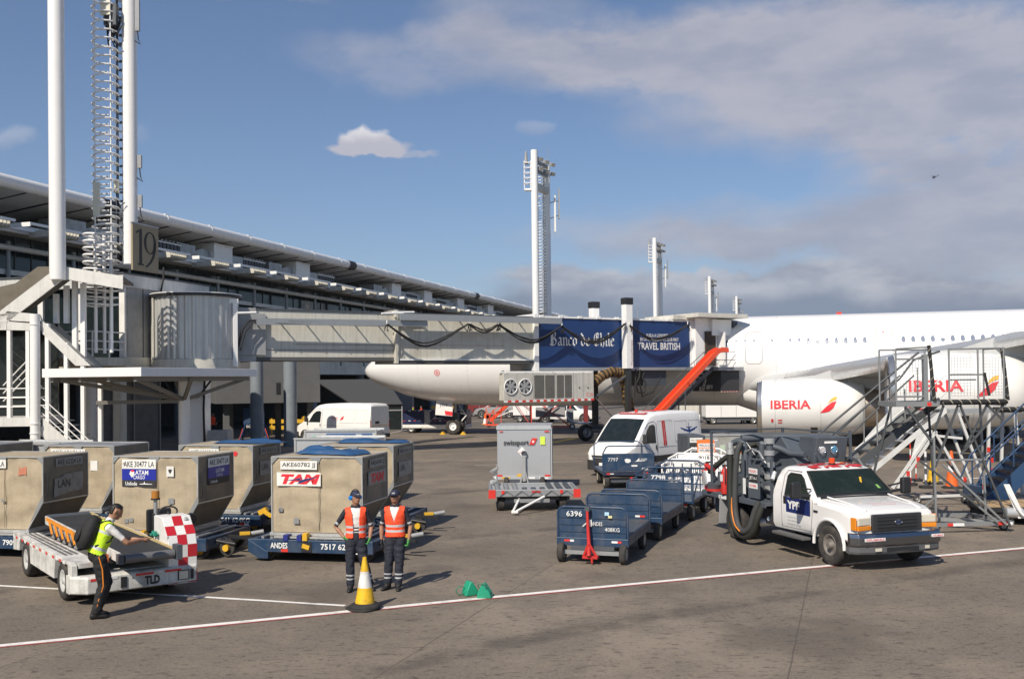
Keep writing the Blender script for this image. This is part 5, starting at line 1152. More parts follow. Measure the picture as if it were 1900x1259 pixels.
# ================= baggage carts =================
def cart_flat():
    T=thing('baggage_cart','near flat blue baggage cart with slatted end boards and a raised red draw bar','baggage cart',(1.58,20.15,0),0,'dark blue baggage carts')
    # local x across (-.7...7), y back (0..2.6)
    W_=.74; L_=2.45
    b=MB(); b.box(-W_,W_,0.05,L_,.46,.55,NAVY); b.box(-W_+.02,W_-.02,.07,L_-.02,.551,.565,DGR); b.box(-W_,-W_+.06,.05,L_,.36,.459,NAVY); b.box(W_-.06,W_,.05,L_,.36,.459,NAVY); b.box(-W_,W_,0,.045,.34,.5,NAVY); b.build('deck',T,.008)
    def board(y):
        q=MB(); q.box(-W_+.05,W_-.05,y-.015,y+.015,.5,1.08,NAVY)
        for z in (.62,.76,.9): q.box(-W_+.05,W_-.05,y-.03,y-.0155,z,z+.02,NAVY)
        q.tube([(-W_+.02,y,.4),(-W_+.02,y,1.0),(-W_+.06,y,1.08),(-W_+.14,y,1.12),(W_-.14,y,1.12),(W_-.06,y,1.08),(W_-.02,y,1.0),(W_-.02,y,.4)],.026,NAVY,n=8); return q.build('end_board',T)
    board(.03); board(L_)
    b=MB(); b.text('6396',.11,(-.36,-.033,.99),(1,0,0),(0,0,1),WHT,.01,w=.33); b.text('408KG',.08,(.42,-.033,.69),(1,0,0),(0,0,1),WHT,.0,w=.3)
    b.prism([(0,0),(.03,0),(.15,.11),(.15,.0),(.2,0),(.2,.14),(.16,.14)],(-.2,-.033,.74),(1,0,0),(0,0,1),(0,-.002,0),WHT); b.text('ANDES',.08,(.1,-.033,.80),(1,0,0),(0,0,1),WHT,.0,w=.24); b.box(.27,.36,-.034,-.032,.97,1.04,M('sticker_blue',(.4,.6,.75),.5)); b.box(.34,.42,-.035,-.033,.92,.97,M('sticker_yellow',(.65,.6,.3),.5))
    for x0,a,c in ((-.58,REDT,WTT),(.4,WTT,REDT)): b.box(x0,x0+.12,-.006,-.001,.42,.46,a); b.box(x0+.121,x0+.2,-.006,-.001,.42,.46,c)
    b.box(.4,.5,L_-.036,L_-.032,.62,.66,WTT); b.box(.5,.62,L_-.036,L_-.032,.62,.66,REDT); b.build('marking',T)
    b=MB(); b.tube([(-.02,-.22,.18),(-.03,-.16,.42),(-.06,-.12,.85),(-.07,-.1,1.08)],[.05,.04,.032,.03],RED,n=8); b.beam((-.07,-.1,1.06),(-.07,-.1,1.15),.1,.06,DGR); b.beam((-.02,-.2,.42),(-.14,-.14,.16),.04,.05,RED); b.beam((-.02,-.2,.42),(.12,-.14,.16),.04,.05,RED); b.box(-.16,.15,-.2,-.08,.12,.17,RED); b.cyl((.04,-.2,.0+.04),(.04,-.2,.15),.025,RED); b.build('draw_bar',T)
    b=MB(); b.box(-.58,.58,-.02,.06,.17,.25,STEEL); b.box(-.45,.45,.0,.5,.26,.355,DGR); b.box(-.55,.55,1.9,1.98,.18,.26,STEEL); b.box(-.03,.03,0,1.9,.3,.35,DGR); b.build('axle',T)
    for x in (-.64,.64):
        for y in (.02,1.95): wheel(T,(x,y,.2),.2,.13,n=20,ax=(1,0,0))
    return T
CA=-math.atan2(.36,.93)
def cart_box(name_num,label,loc,rz,z1=1.45,W_=.86,L_=2.5):
    T=thing('baggage_cart',label,'baggage cart',loc,rz,'dark blue baggage carts')
    b=MB(); b.box(-W_,W_,0,L_,.48,.58,NAVY); b.build('deck',T,.01)
    b=MB(); b.box(-W_,W_,-.03,.0,.62,1.2,NAVY); b.box(-W_,W_,-.05,-.031,.46,.6,NAVYD); b.build('end_board',T,.006)
    b=MB(); b.tube([(-W_,0,.5),(-W_,0,1.2),(-W_+.12,0,z1-.03),(-W_+.2,0,z1),(W_-.35,0,z1),(W_-.28,0,z1-.02),(W_,0,1.2),(W_,0,.5)],.024,NAVY)
    b.tube([(-W_,L_,.5),(-W_,L_,z1-.1),(-W_+.15,L_,z1),(W_-.15,L_,z1),(W_,L_,z1-.1),(W_,L_,.5)],.024,NAVY)
    b.build('tube_frame',T)
    b=MB(); b.text(name_num,.12,(-.52,-.036,1.0),(1,0,0),(0,0,1),WHT,.0,w=.34); b.prism([(0,0),(.03,0),(.15,.12),(.15,.03),(.35,.03),(.35,.015),(0,-.01)],(.22,-.032,.93),(1,0,0),(0,0,1),(0,-.003,0),WHT); b.text('ANDES',.06,(.52,-.036,1.0),(1,0,0),(0,0,1),WHT,w=.22); b.text('480',.09,(.55,-.036,.68),(1,0,0),(0,0,1),WHT,.02,w=.22)
    b.prism([(0,0),(.1,-.02),(.18,.03),(.17,.1),(.05,.13),(-.03,.1)],(-.1,-.032,.9),(1,0,0),(0,0,1),(0,-.003,0),WTT); b.box(.1,.3,-.035,-.032,.76,.81,WTT); b.box(-.74,-.62,-.057,-.052,.5,.55,REDT); b.box(-.62,-.5,-.057,-.052,.51,.54,WTT); b.box(.5,.66,-.057,-.052,.52,.56,REDT); b.build('marking',T)
    b=MB(); b.box(-.6,.6,.1,.3,.22,.35,DGR); b.beam((.1,-.02,.36),(.0,-.5,.2),.08,.1,RED); b.box(-.5,.5,2.0,2.2,.22,.35,DGR); b.build('axle',T)
    for x in (-.72,.72):
        for y in (.2,2.1): wheel(T,(x,y,.25),.25,.18,rim=M('rim_cream',(.6,.55,.42),.5,dirt=.4),n=20,ax=(1,0,0))
    return T
cf=cart_flat(); cf.rotation_euler=(0,0,CA+.05)
cart_box('7797','blue cart with a flat painted board and white splash marks, standing before the laundry van',(3.88,33.6,0),R(2))
d_=Vector((math.sin(-CA),math.cos(CA),0))
p=Vector((2.72,23.2,0)); c2=dup(cf,p,CA,'second flat blue cart in the line, its plain back board close behind the near one','dark blue baggage carts')
for ch in kids(c2):
    if ch.name.startswith(('marking','draw_bar')): D.objects.remove(ch)
def cart_cage(loc,rz,num,m,label,grp,red=False):
    T=thing('cage_cart',label,'baggage cart',loc,rz,grp); W_=.74; L_=2.3; z1=1.38
    b=MB(); b.box(-W_,W_,0,L_,.46,.54,m if red else NAVY); b.build('deck',T,.008)
    b=MB()
    for y in (0,L_):
        b.tube([(-W_,y,.45),(-W_,y,1.22),(-W_+.3,y,z1),(W_-.3,y,z1),(W_,y,1.22),(W_,y,.45)],.03,m,n=6)
        for z in (.72,.98,1.16): b.beam((-W_,y,z),(W_,y,z),.03,.04,m)
        for k in range(5): x=-W_+.25*(k+1); b.beam((x,y,.5),(x,y,1.3),.03,.03,m)
    for x in (-W_,W_):
        b.beam((x,0,.5),(x,.9,1.16),.03,.03,m); b.beam((x,L_,.5),(x,L_-.9,1.16),.03,.03,m)
        if red: b.beam((x,.0,1.2),(x,L_,1.2),.03,.04,m)
    b.build('cage_frame',T)
    b=MB(); b.box(-.42,.12,-.05,-.032,1.0 if not red else 1.17,1.24 if not red else 1.34,NAVY if not red else WHC); b.text(num,.13,(-.15,-.053,1.12) if not red else (.35,-.04,1.25),(1,0,0),(0,0,1),WHT if not red else BLKT,.02,w=.38)
    if red: b.box(.12,.62,-.05,-.035,1.17,1.34,WHC); b.text(num,.11,(.37,-.053,1.26),(1,0,0),(0,0,1),BLKT,.02,w=.34); b.box(.42,.47,-.05,-.032,.75,1.1,REDT)
    b.build('number_plate',T)
    b=MB()
    for k in range(5): b.box(-W_+.3*k,-W_+.15+.3*k,-.045,-.04,.42,.46,REDT)
    b.build('reflector',T)
    b=MB(); b.box(-.6,.6,.15,.25,.2,.3,STEEL); b.box(-.6,.6,1.9,2.0,.2,.3,STEEL); b.beam((0,0,.35),(0,-.55,.2),.06,.08,m); b.build('axle',T)
    for x in (-.66,.66):
        for y in (.2,1.95): wheel(T,(x,y,.24),.24,.15,n=18,ax=(1,0,0))
    return T
p=Vector((3.95,26.1,0)); cart_cage((p.x,p.y,0),CA,'7798',NAVY,'blue tube-cage cart with a number plate, third in the line behind the near cart','dark blue baggage carts')
cart_cage((5.0,28.6,0),CA,'9020',WHC,'white tube-cage cart with a number on its front, behind the blue carts','white cage carts',True)
cart_cage((5.55,30.9,0),CA,'9018',WHC,'white tube-cage cart, the farther one, beneath the orange warning placard','white cage carts',True)
T=thing('warning_placard','orange placard with two lines of black lettering on white, above the white cages','placard',(5.98,30.8,1.25),R(-4)); b=MB()
b.prism([(-.28,0),(.27,.03),(.24,.42),(.05,.45),(-.3,.42)],(0,0,.12),(1,0,0),(0,.0,1),(0,.01,0),M('placard_orange',(.75,.18,.03),.6,dirt=.3)); b.cyl((0,.03,0),(0,.03,.3),.015,STEEL); b.build('board',T)
b=MB(); b.box(-.25,.24,-.004,-.001,.32,.44,WTT); b.box(-.25,.23,-.004,-.001,.17,.29,WTT); b.text('PRECAUCION',.08,(0,-.006,.38),(1,0,0),(0,0,1),BLKT,.02,w=.44); b.text('INFLAMABLE',.08,(0,-.006,.23),(1,0,0),(0,0,1),BLKT,.02,w=.44); b.build('lettering',T)
# light-coloured container on a dolly by the laundry van
def aku():
    T=thing('grey_container','weathered pale container with white panels at its end, right of the laundry van','cargo container',(6.0,34.2,0),R(4)); m=M('weathered_aluminium',(.42,.41,.37),.55,.3,dirt=.6,dscale=2.2,dcol=(.2,.19,.16),streak=.3)
    b=MB(); b.box(.62,3.1,.1,1.6,.35,1.72,m); b.build('body',T,.02)
    b=MB(); b.box(0,.61,.05,1.55,.3,1.74,DGR); b.build('end_housing',T,.02)
    b=MB(); b.box(.08,.52,.035,.048,1.5,1.66,LABW); b.box(.08,.52,.035,.048,1.1,1.46,BLKT); b.box(.08,.52,.035,.048,.9,1.06,LABW); b.text('MAX 1588 KG',.07,(.3,.03,1.58),(1,0,0),(0,0,1),BLKT,.0,w=.38); b.text('Unilode',.14,(.3,.03,1.28),(1,0,0),(0,0,1),WHT,.02,w=.36); b.text('TARE 80 KG',.08,(.3,.03,.98),(1,0,0),(0,0,1),BLKT,.0,w=.38)
    b.box(.68,1.08,.085,.097,1.2,1.62,GLK); b.box(.72,1.04,.08,.0845,1.25,1.3,WTT); b.box(.82,.94,.08,.0845,1.38,1.48,BLKT); b.box(.7,1.06,.08,.0845,1.55,1.58,WTT); b.box(1.15,1.32,.092,.097,1.15,1.4,M('pale_green',(.45,.55,.42),.6)); b.text('HOT',.07,(1.75,.09,1.45),(1,0,0),(0,0,1),BLKT,w=.16); b.box(1.7,1.86,.092,.097,1.2,1.3,GRYP); b.build('label',T)
    b=MB(); b.box(.62,3.1,.08,.097,.86,.9,DGR); b.box(.62,3.1,.075,.098,1.15,1.18,DGR) if False else None; b.beam((.62,.09,1.73),(3.1,.09,1.73),.04,.04,EDGE); b.build('rib',T)
    for x in (.4,2.7):
        for y in (.2,1.4): wheel(T,(x,y,.2),.2,.14,n=14)
aku()
# ================= road vehicles =================
def shell(T,name,xs,zr,wd,zb,mat,tum=(1.15,.10),lev=(.0,.12,.3,.5,.7,.85,1.)):
    """closed body: stations xs, top line zr(x), half width wd(x), bottom zb"""
    b=MB(); R_=[]
    def W(x,z): 
        w=lerp1(wd,x); return w-max(0,z-tum[0])*tum[1]
    for x in xs:
        top=lerp1(zr,x); side=[]
        zs=[zb+(top-.10-zb)*l for l in lev]
        for z in zs: side.append((W(x,z)-(.05 if z<=zb+.01 else 0),z))
        wt=side[-1][0]; side+= [(wt-.035,top-.045),(wt-.10,top-.008),(wt*.5,top+.012)]
        sec=[(x,-w,z) for w,z in side]+[(x,0,top+.018)]+[(x,w,z) for w,z in reversed(side)]
        R_.append(sec)
    b.rings(R_,mat); o=b.build(name,T,auto=28)
    return o,W
def sidepatch(b,poly,W,s,e,m):
    vs=[(x,s*(W(x,z)+e),z) for x,z in poly]; f=tuple(range(len(poly))); a=sum(poly[i][0]*poly[(i+1)%len(poly)][1]-poly[(i+1)%len(poly)][0]*poly[i][1] for i in range(len(poly)))
    b.add(vs,[f if (a>0)==(s<0) else f[::-1]],m)
def sideline(b,pts,W,s,r,m,closed=False): b.tube([(x,s*(W(x,z)+.002),z) for x,z in pts],r,m,n=4,closed=closed)
def van(name,label,loc,rz,kind):
    T=thing(name,label,'van',loc,rz); dk=M('trim_black',(.03,.03,.032),.6,dirt=.3)
    zr=[(.93,.80),(.88,.92),(.7,1.04),(.3,1.19),(.22,1.24),(-.15,1.60),(-.5,1.93),(-.8,2.18),(-1.0,2.28),(-1.4,2.35),(-2.5,2.39),(-4.7,2.37),(-4.95,2.33),(-5.02,2.22)]
    wd=[(.93,.72),(.85,.84),(.6,.95),(.2,1.0),(-.5,1.025),(-4.8,1.025),(-5.02,.99)]
    o,W=shell(T,'body',[.93,.88,.8,.6,.3,.22,0,-.15,-.3,-.5,-.65,-.8,-1.0,-1.4,-2.5,-3.6,-4.4,-4.8,-4.95,-5.02],zr,wd,.32,WHC,(1.2,.12))
    cut(o,[((0,y,.34),(0,y*.55,.34),.43) for y in (1.2,-1.2)]+[((-4.03,y,.34),(-4.03,y*.55,.34),.42) for y in (1.2,-1.2)],WHC)
    b=MB(); b.box(-4.9,.7,-.6,.6,.22,.4,dk); b.build('chassis',T)
    b=MB()                                  # windscreen
    X=[.18,-.05,-.3,-.55,-.74]; vs=[]
    for x in X:
        w=W(x,lerp1(zr,x)-.1)-.14; 
        for k in range(7): y=w*(k/3-1); vs.append((x+.02*(1-abs(k/3-1)**2),y,lerp1(zr,x)+.03-.02*abs(k/3-1)))
    b.add(vs,[(j*7+i,(j+1)*7+i,(j+1)*7+i+1,j*7+i+1) for j in range(4) for i in range(6)],GLS,True); b.build('windscreen',T)
    b=MB(); b.tube([(.2,-.1,lerp1(zr,.2)+.05),(.12,.6,lerp1(zr,.12)+.03)],.012,BLKM); b.tube([(.2,-.7,lerp1(zr,.2)+.03),(.12,-.05,lerp1(zr,.12)+.05)],.012,BLKM); b.build('wiper',T)
    for s in (1,-1):
        b=MB(); sidepatch(b,[(-.28,1.22),(-1.22,1.22),(-1.26,1.85),(-1.15,1.93),(-.85,1.90),(-.62,1.72)],W,s,.006,GLS); b.build('side_window',T)
        b=MB(); sideline(b,[(-.2,1.16),(-.2,.9),(-.45,.45),(-1.32,.42),(-1.34,1.2),(-1.36,1.95),(-1.2,2.05),(-.8,2.0),(-.5,1.78)],W,s,.008,dk); sideline(b,[(-1.5,.5),(-1.5,2.05),(-2.6,2.05),(-2.6,.5)],W,s,.006,M('panel_gap',(.25,.25,.25),.6)); sideline(b,[(-1.45,1.05),(-4.9,1.0)],W,s,.008,GLK); sideline(b,[(-2.75,1.2),(-2.75,2.0),(-3.8,2.0),(-3.8,1.2)],W,s,.006,GLK,True); sideline(b,[(-3.95,1.2),(-3.95,2.0),(-4.8,2.0),(-4.8,1.2)],W,s,.006,GLK,True); b.build('door_gap',T)
        b=MB(); b.prism([(-.55,.48),(-3.5,.48),(-3.5,.72),(-.55,.72)],(0,s*(W(-1,.6)+.002),0),(1,0,0),(0,0,1),(0,s*.02,0),dk); b.build('side_moulding',T)
        b=MB(); b.cbox((-1.22,s*(W(-1.2,1.05)+.01),1.05),(.05,.03,.18),(0,0,0),dk); b.build('door_handle',T)
        b=MB(); b.cbox((-.2,s*1.16,1.42),(.12,.2,.34),(0,0,0),dk); b.beam((-.25,s*1.0,1.3),(-.22,s*1.12,1.35),.08,.1,dk); b.build('mirror',T,.03)
        b=MB(); b.add([(.86,s*.60,.86),(.80,s*.88,.88),(.45,s*.985,1.04),(.55,s*.86,1.075),(.75,s*.66,1.0)],[(0,1,2,3,4) if s>0 else (4,3,2,1,0)],LENS); b.add([(.895,s*.60,.80),(.84,s*.86,.80),(.50,s*.99,1.0),(.80,s*.88,.88)],[(0,1,2,3) if s>0 else (3,2,1,0)],LENS); b.build('headlight',T)
        b=MB(); b.cbox((-5.0,s*.93,1.1),(.06,.1,.5),(0,0,0),RED); b.build('tail_light',T,.01)
        wheel(T,(0,s*.88,.34),.34,.22,n=28); wheel(T,(-4.03,s*.88,.34),.34,.22,n=28)
    b=MB(); b.rings([[(x,y*w,z) for y,z in ((-1,.24),(1,.24),(1,.62),(-1,.62))] for x,w in ((.55,.99),(.82,.90),(.96,.70))],dk,sm=False); b.box(.962,.975,-.5,.5,.35,.5,BLKM); b.build('bumper',T,.03)
    b=MB(); b.prism([(-.55,.64),(.55,.64),(.62,.80),(-.62,.80)],(.935,0,0),(0,1,0),(0,0,1),(.02,0,0),dk); b.box(.956,.966,-.57,.57,.70,.72,GLK); b.box(.976,.982,-.24,.24,.42,.53,WTT); b.build('grille',T)
    b=MB(); b.box(-5.035,-5.02,-.9,-.02,.6,2.2,WHC); b.box(-5.035,-5.02,.02,.9,.6,2.2,WHC); b.box(-5.05,-5.036,.1,.5,1.15,1.3,dk); b.box(-5.07,-4.98,-.98,.98,.3,.52,dk); b.box(-5.042,-5.036,-.9,.9,1.02,1.06,YEL); b.build('rear_door',T,.01)
    if kind=='laundry':
        b=MB(); n3=4
        R0=M('decal_red',(.6,.04,.04),.5)
        vs=[]; xa,xb=-1.0,-1.32
        b.add([(xa,-.62,lerp1(zr,xa)+.045),(xa,.62,lerp1(zr,xa)+.045),(xb,.62,lerp1(zr,xb)+.05),(xb,-.62,lerp1(zr,xb)+.05)],[(0,1,2,3)],R0)
        v,f=textmesh('LAVANDERIA',.02,0.); xs_=[p[0] for p in v]; k=1.1/(max(xs_)-min(xs_)); b.add([(-1.16+.1+p[1]*-.16-.1,-p[0]*-k,lerp1(zr,-1.16+p[1]*-.16)+.055+.003*p[1]) for p in v],f,WHT)
        for dx in (-2.2,-2.6,-3.0): b.box(dx,dx-.25,-.3,.35,2.41,2.42,R0)
        b.box(-2.02,-1.74,W(-2,1.5)+.004,W(-2,1.5)+.008,1.0,2.06,R0) if False else None
        for k in range(8): z0=1.08+k*.1225; sidepatch(b,[(-1.80,z0),(-2.05,z0),(-2.05,z0+.1225),(-1.80,z0+.1225)],W,1,.006,R0)
        for i,ch in enumerate('LAVANDERIA'):
            z=1.99-i*.096; x=-1.925; yy=W(x,z)+.010; v,f=textmesh(ch,.02,0.); b.add([(x-p[0]*.075,yy,z+p[1]*.07) for p in v],f,WHT)
        BL=M('decal_blue',(.02,.06,.25),.5)
        def pl(poly): 
            sidepatch(b,[(-3.95-x,1.62+z) for x,z in poly],W,1,.007,BL)
        pl([(-.7,.12),(-.1,.0),(.1,.0),(.7,.12),(.68,.07),(.15,-.08),(-.15,-.08),(-.68,.07)])
        pl([(-.09,.0),(-.06,.1),(0,.14),(.06,.1),(.09,.0),(.06,-.12),(-.06,-.12)]); pl([(-.02,.13),(.02,.13),(.015,.3),(-.015,.3)]); pl([(-.25,.14),(0,.1),(.25,.14),(.25,.12),(0,.06),(-.25,.12)])
        for x in (-.42,-.25,.25,.42): pl([(x+.045*math.cos(t),.0+.05*math.sin(t)+abs(x)*.1-.03) for t in [2*PI*k/10 for k in range(10)]])
        v,f=textmesh('MULTISERVICIOS',.01,0.); xs_=[p[0] for p in v]; k=1.1/(max(xs_)-min(xs_)); b.add([(-4.0-p[0]*k,W(-4,1.2)+.008,1.2+p[1]*.09) for p in v],f,GRYP)
        b.build('decal',T)
        b=MB(); b.cyl((-1.25,.1,2.38),(-1.25,.1,2.50),.06,REDT); b.build('beacon',T)
    else:
        b=MB(); v,f=textmesh('IBERIA',.02,0.); xs_=[p[0] for p in v]; k=.5/(max(xs_)-min(xs_)); b.add([(-2.35-p[0]*k,W(-2.3,1.5)+.008,1.5+p[1]*.08) for p in v],f,REDL); v,f=textmesh('Mantenimiento',.0,0.); k=.5/(max(p[0] for p in v)-min(p[0] for p in v)); b.add([(-2.35-p[0]*k,W(-2.3,1.38)+.008,1.38+p[1]*.05) for p in v],f,REDL)
        sidepatch(b,[(-2.75,1.35),(-2.98,1.42),(-3.06,1.62),(-2.9,1.56),(-2.8,1.46)],W,1,.007,REDL); b.build('decal',T)
    return T
lv=van('laundry_van','white high-roof van with red vertical lettering and a blue aeroplane picture, beyond the blue carts',(4.05,38.55,0),math.atan2(-.75,-.66),'laundry'); lv.scale=(.92,1,1)
van('crew_van','white high-roof van with a small red mark on its side, far back under the bridge',(-12.5,63.3,0),math.atan2(.48,-.877),'crew')
# ----- fuel service truck -----
def truck():
    T=thing('fuel_truck','white pickup-cab fuelling truck with a blue door panel and grey pumping gear on its bed','truck',(7.13,19.93,0),math.atan2(-.956,.293))
    PW_=M('truck_white',(.80,.79,.77),.25,dirt=.12,coat=.6); EQ=M('equipment_grey',(.085,.10,.12),.5,dirt=.4,dcol=(.04,.04,.04)); DT=M('wheel_dirty',(.22,.20,.18),.6,.3,dirt=.6)
    zr=[(.74,1.02),(.70,1.12),(.5,1.175),(0,1.22),(-.42,1.24),(-.50,1.26),(-.75,1.50),(-1.02,1.74),(-1.12,1.79),(-1.35,1.82),(-1.75,1.815),(-1.88,1.77),(-1.95,1.65),(-2.0,1.38)]
    wd=[(.74,.84),(.68,.90),(.4,.96),(0,.985),(-.4,.98),(-2.0,.98)]
    o,W=shell(T,'body',[.74,.70,.6,.5,.25,0,-.25,-.42,-.50,-.62,-.75,-.9,-1.02,-1.12,-1.35,-1.6,-1.75,-1.88,-1.95,-2.0],zr,wd,.50,PW_,(1.2,.27))
    cut(o,[((0,y,.40),(0,y*.6,.40),.50) for y in (1.2,-1.2)],PW_)
    fl=MB()
    for s in (-1,1):
        fl.tube([(.5*math.cos(t),s*(W(.0,.6)+.0),.40+.5*math.sin(t)) for t in [PI*(k/14)*1.04-.06 for k in range(15)]],.035,PW_,n=6)
    fl.build('wheel_flare',T)
    # hood crease
    b=MB(); 
    for s in (-1,1): b.tube([(.70,s*.62,1.135),(.3,s*.66,1.215),(-.4,s*.72,1.285)],.018,PW_,n=6)
    b.tube([(-.44,-.85,1.27),(-.44,.85,1.27)],.02,BLKM,n=6); b.build('hood_crease',T)
    b=MB(); X=[-.53,-.68,-.85,-1.0]; vs=[]
    for x in X:
        w=W(x,lerp1(zr,x)-.1)-.10
        for k in range(7): y=w*(k/3-1); vs.append((x+.03*(1-abs(k/3-1)**2),y,lerp1(zr,x)+.032-.02*abs(k/3-1)))
    b.add(vs,[(j*7+i,(j+1)*7+i,(j+1)*7+i+1,j*7+i+1) for j in range(3) for i in range(6)],glass('cab_glass',(.012,.02,.016),.04),True); b.build('windscreen',T)
    b=MB(); P=[]
    for x,k in [(X[0],-1),(X[0],1),(X[3],1),(X[3],-1)]: w=W(x,lerp1(zr,x)-.1)-.09; P.append((x+(.02 if x==X[0] else -.02),k*w,lerp1(zr,x)+.022))
    b.tube(P,.022,BLKM,n=6,closed=True); b.tube([(-.50,.55,1.30),(-.56,.0,1.365)],.012,BLKM); b.tube([(-.50,-.15,1.31),(-.56,-.65,1.345)],.012,BLKM); b.build('windscreen_seal',T)
    b=MB(); b.cyl((-.70,.42,1.55),(-.80,.30,1.66),.025,YEL); b.cyl((-.82,.34,1.66),(-.78,.24,1.70),.025,YEL) if False else None; b.build('handheld_hook',T) if False else None
    b=MB(); b.add([(-.60,.63,1.395),(-.60,.70,1.39),(-.67,.67,1.46),(-.67,.61,1.465)],[(0,1,2,3)],M('sticker_lime',(.22,.42,.12),.5)); b.add([(-.66,.25,1.46),(-.66,.29,1.46),(-.82,.38,1.615),(-.82,.33,1.615)],[(0,1,2,3)],YEL); b.build('windscreen_sticker',T)
    for s in (-1,1):
        b=MB(); sidepatch(b,[(-.64,1.22),(-1.56,1.22),(-1.58,1.62),(-1.50,1.68),(-1.12,1.68),(-.98,1.60)],W,s,.006,glass('cab_glass')); b.build('side_window',T)
        b=MB(); sideline(b,[(-.64,1.22),(-1.56,1.22),(-1.58,1.62),(-1.50,1.68),(-1.12,1.68),(-.98,1.60)],W,s,.014,BLKM,True); b.build('window_seal',T)
        b=MB(); sideline(b,[(-.55,1.22),(-.55,.95),(-.60,.58),(-1.66,.56),(-1.68,1.2),(-1.70,1.62),(-1.6,1.73),(-1.1,1.74)],W,s,.007,M('door_gap_grey',(.12,.12,.12),.6)); b.build('door_gap',T)
        b=MB(); b.box(-1.60,-1.50,s*(W(-1.5,1.12))-.01,s*(W(-1.5,1.12))+.01,1.04,1.20,BLKM); b.build('door_handle',T,.006)
        b=MB(); b.cbox((-.62,s*1.32,1.42),(.13,.22,.34),(0,0,0),BLKM); b.build('mirror',T,.045,3)
        b=MB(); b.beam((-.66,s*.95,1.30),(-.64,s*1.28,1.34),.04,.05,BLKM); b.beam((-.66,s*.93,1.42),(-.64,s*1.25,1.48),.03,.03,BLKM); b.build('mirror_arm',T)
        b=MB(); b.cbox((.755,s*.73,.94),(.05,.32,.155),(0,0,s*-.18),LENS); b.build('headlight',T,.02)
        b=MB(); b.cbox((.76,s*.73,.815),(.05,.33,.085),(0,0,s*-.18),AMB); b.cbox((.70,s*.915,.90),(.14,.03,.24),(0,0,s*-.1),AMB); b.build('indicator',T,.01)
        wheel(T,(0,s*.86,.40),.40,.25,rim=DT,n=36,rr=.52); wheel(T,(-3.50,s*.98,.40),.40,.22,rim=DT,n=36,rr=.52); wheel(T,(-3.50,s*.70,.40),.40,.22,rim=DT,n=24,rr=.52)
        b=MB(); b.cyl((0,s*.93,.40),(0,s*1.01,.40),.085,DT,r2=.06); b.cyl((-3.5,s*.96,.40),(-3.5,s*1.0,.40),.10,DT); b.build('hub',T)
        b=MB(); b.box(-1.75,-.6,s*1.08-.1,s*1.08+.1,.40,.46,M('step_grey',(.10,.10,.10),.7,dirt=.5)); b.build('step',T,.015)
        b=MB(); b.prism([(-2.75,.95),(-2.95,.5),(-2.95,.25),(-2.88,.25),(-2.65,.95)] if False else [(-4.05,.95),(-4.1,.30),(-4.04,.30),(-3.98,.95)],(0,s*.85,0),(1,0,0),(0,0,1),(0,s*.3,0),GLK); b.build('mudflap',T)
    # grille
    GR=M('grille_grey',(.035,.037,.04),.3); b=MB(); b.box(.72,.80,-.56,.56,.735,1.07,GR); b.build('grille',T,.02)
    b=MB(); 
    for z in (.80,.865,.93,.995): b.box(.801,.804,-.44,.44,z-.022,z+.022,BLKM)
    for z in (.834,.90,.965): b.box(.801,.815,-.46,.46,z-.011,z+.011,GR)
    b.cyl((.815,0,.91),(.825,0,.91),.05,CHR,n=20) ; b.build('grille_slot',T)
    b=MB(); q=[]
    for k in range(20): t=2*PI*k/20; q.append((.826,.085*math.cos(t),.91+.038*math.sin(t)))
    b.add(q,[tuple(range(20))],M('emblem_blue',(.03,.04,.08),.3)); b.tube(q,.005,CHR,n=4,closed=True); b.build('emblem',T)
    # bumper
    b=MB(); pf=[(1.0,.0),(1.0,.13),(.975,.2),(.93,.22),(.93,-.02),(.96,-.04)]; R_=[]
    for y,dx in ((-1.03,-.22),(-.92,-.08),(-.6,0),(0,.025),(.6,0),(.92,-.08),(1.03,-.22)): R_.append([(x+dx-.04,y,.52+z) for x,z in pf])
    b.rings(R_,M('bumper_chrome',(.30,.31,.33),.18,1,dirt=.3),sm=False); b.build('bumper',T,.01)
    b=MB(); R_=[]
    for y,dx in ((-1.02,-.25),(-.9,-.1),(-.6,-.02),(0,0),(.6,-.02),(.9,-.1),(1.02,-.25)): R_.append([(x+dx,y,z) for x,z in ((.93,.34),(.95,.38),(.945,.478),(.86,.478),(.84,.36))])
    b.rings(R_,M('valance_grey',(.10,.10,.105),.5,dirt=.3),sm=False); b.box(.946,.952,-.36,.36,.39,.46,BLKM); b.box(.945,.955,-.62,-.48,.40,.46,LENS); b.box(.945,.955,.5,.6,.40,.46,LENS); b.build('valance',T)
    b=MB(); b.box(.955,.985,-.86,-.42,.60,.655,WTT); b.text('INFLAMABLE',.045,(.987,-.64,.628),(0,1,0),(0,0,1),REDL,.01,w=.40); b.box(.93,.968,.66,.92,.61,.66,WTT); b.text('INFLAMABLE',.04,(.97,.79,.635),(0,1,0),(0,0,1),REDL,.01,w=.22); b.build('bumper_label',T)
    b=MB(); v,f=textmesh('INFLAMABLE',.0,0.); k=.55/(max(p[0] for p in v)-min(p[0] for p in v)); b.add([(.42-p[1]*.06,p[0]*k,lerp1(zr,.42-p[1]*.06)+.022) for p in v],f,M('pale_red',(.75,.35,.3),.5)); v,f=textmesh('COMBUSTIBLE AVIACION',.0,0.); k=.7/(max(p[0] for p in v)-min(p[0] for p in v)); b.add([(.30-p[1]*.05,p[0]*k,lerp1(zr,.30-p[1]*.05)+.022) for p in v],f,M('pale_red')); b.build('hood_lettering',T)
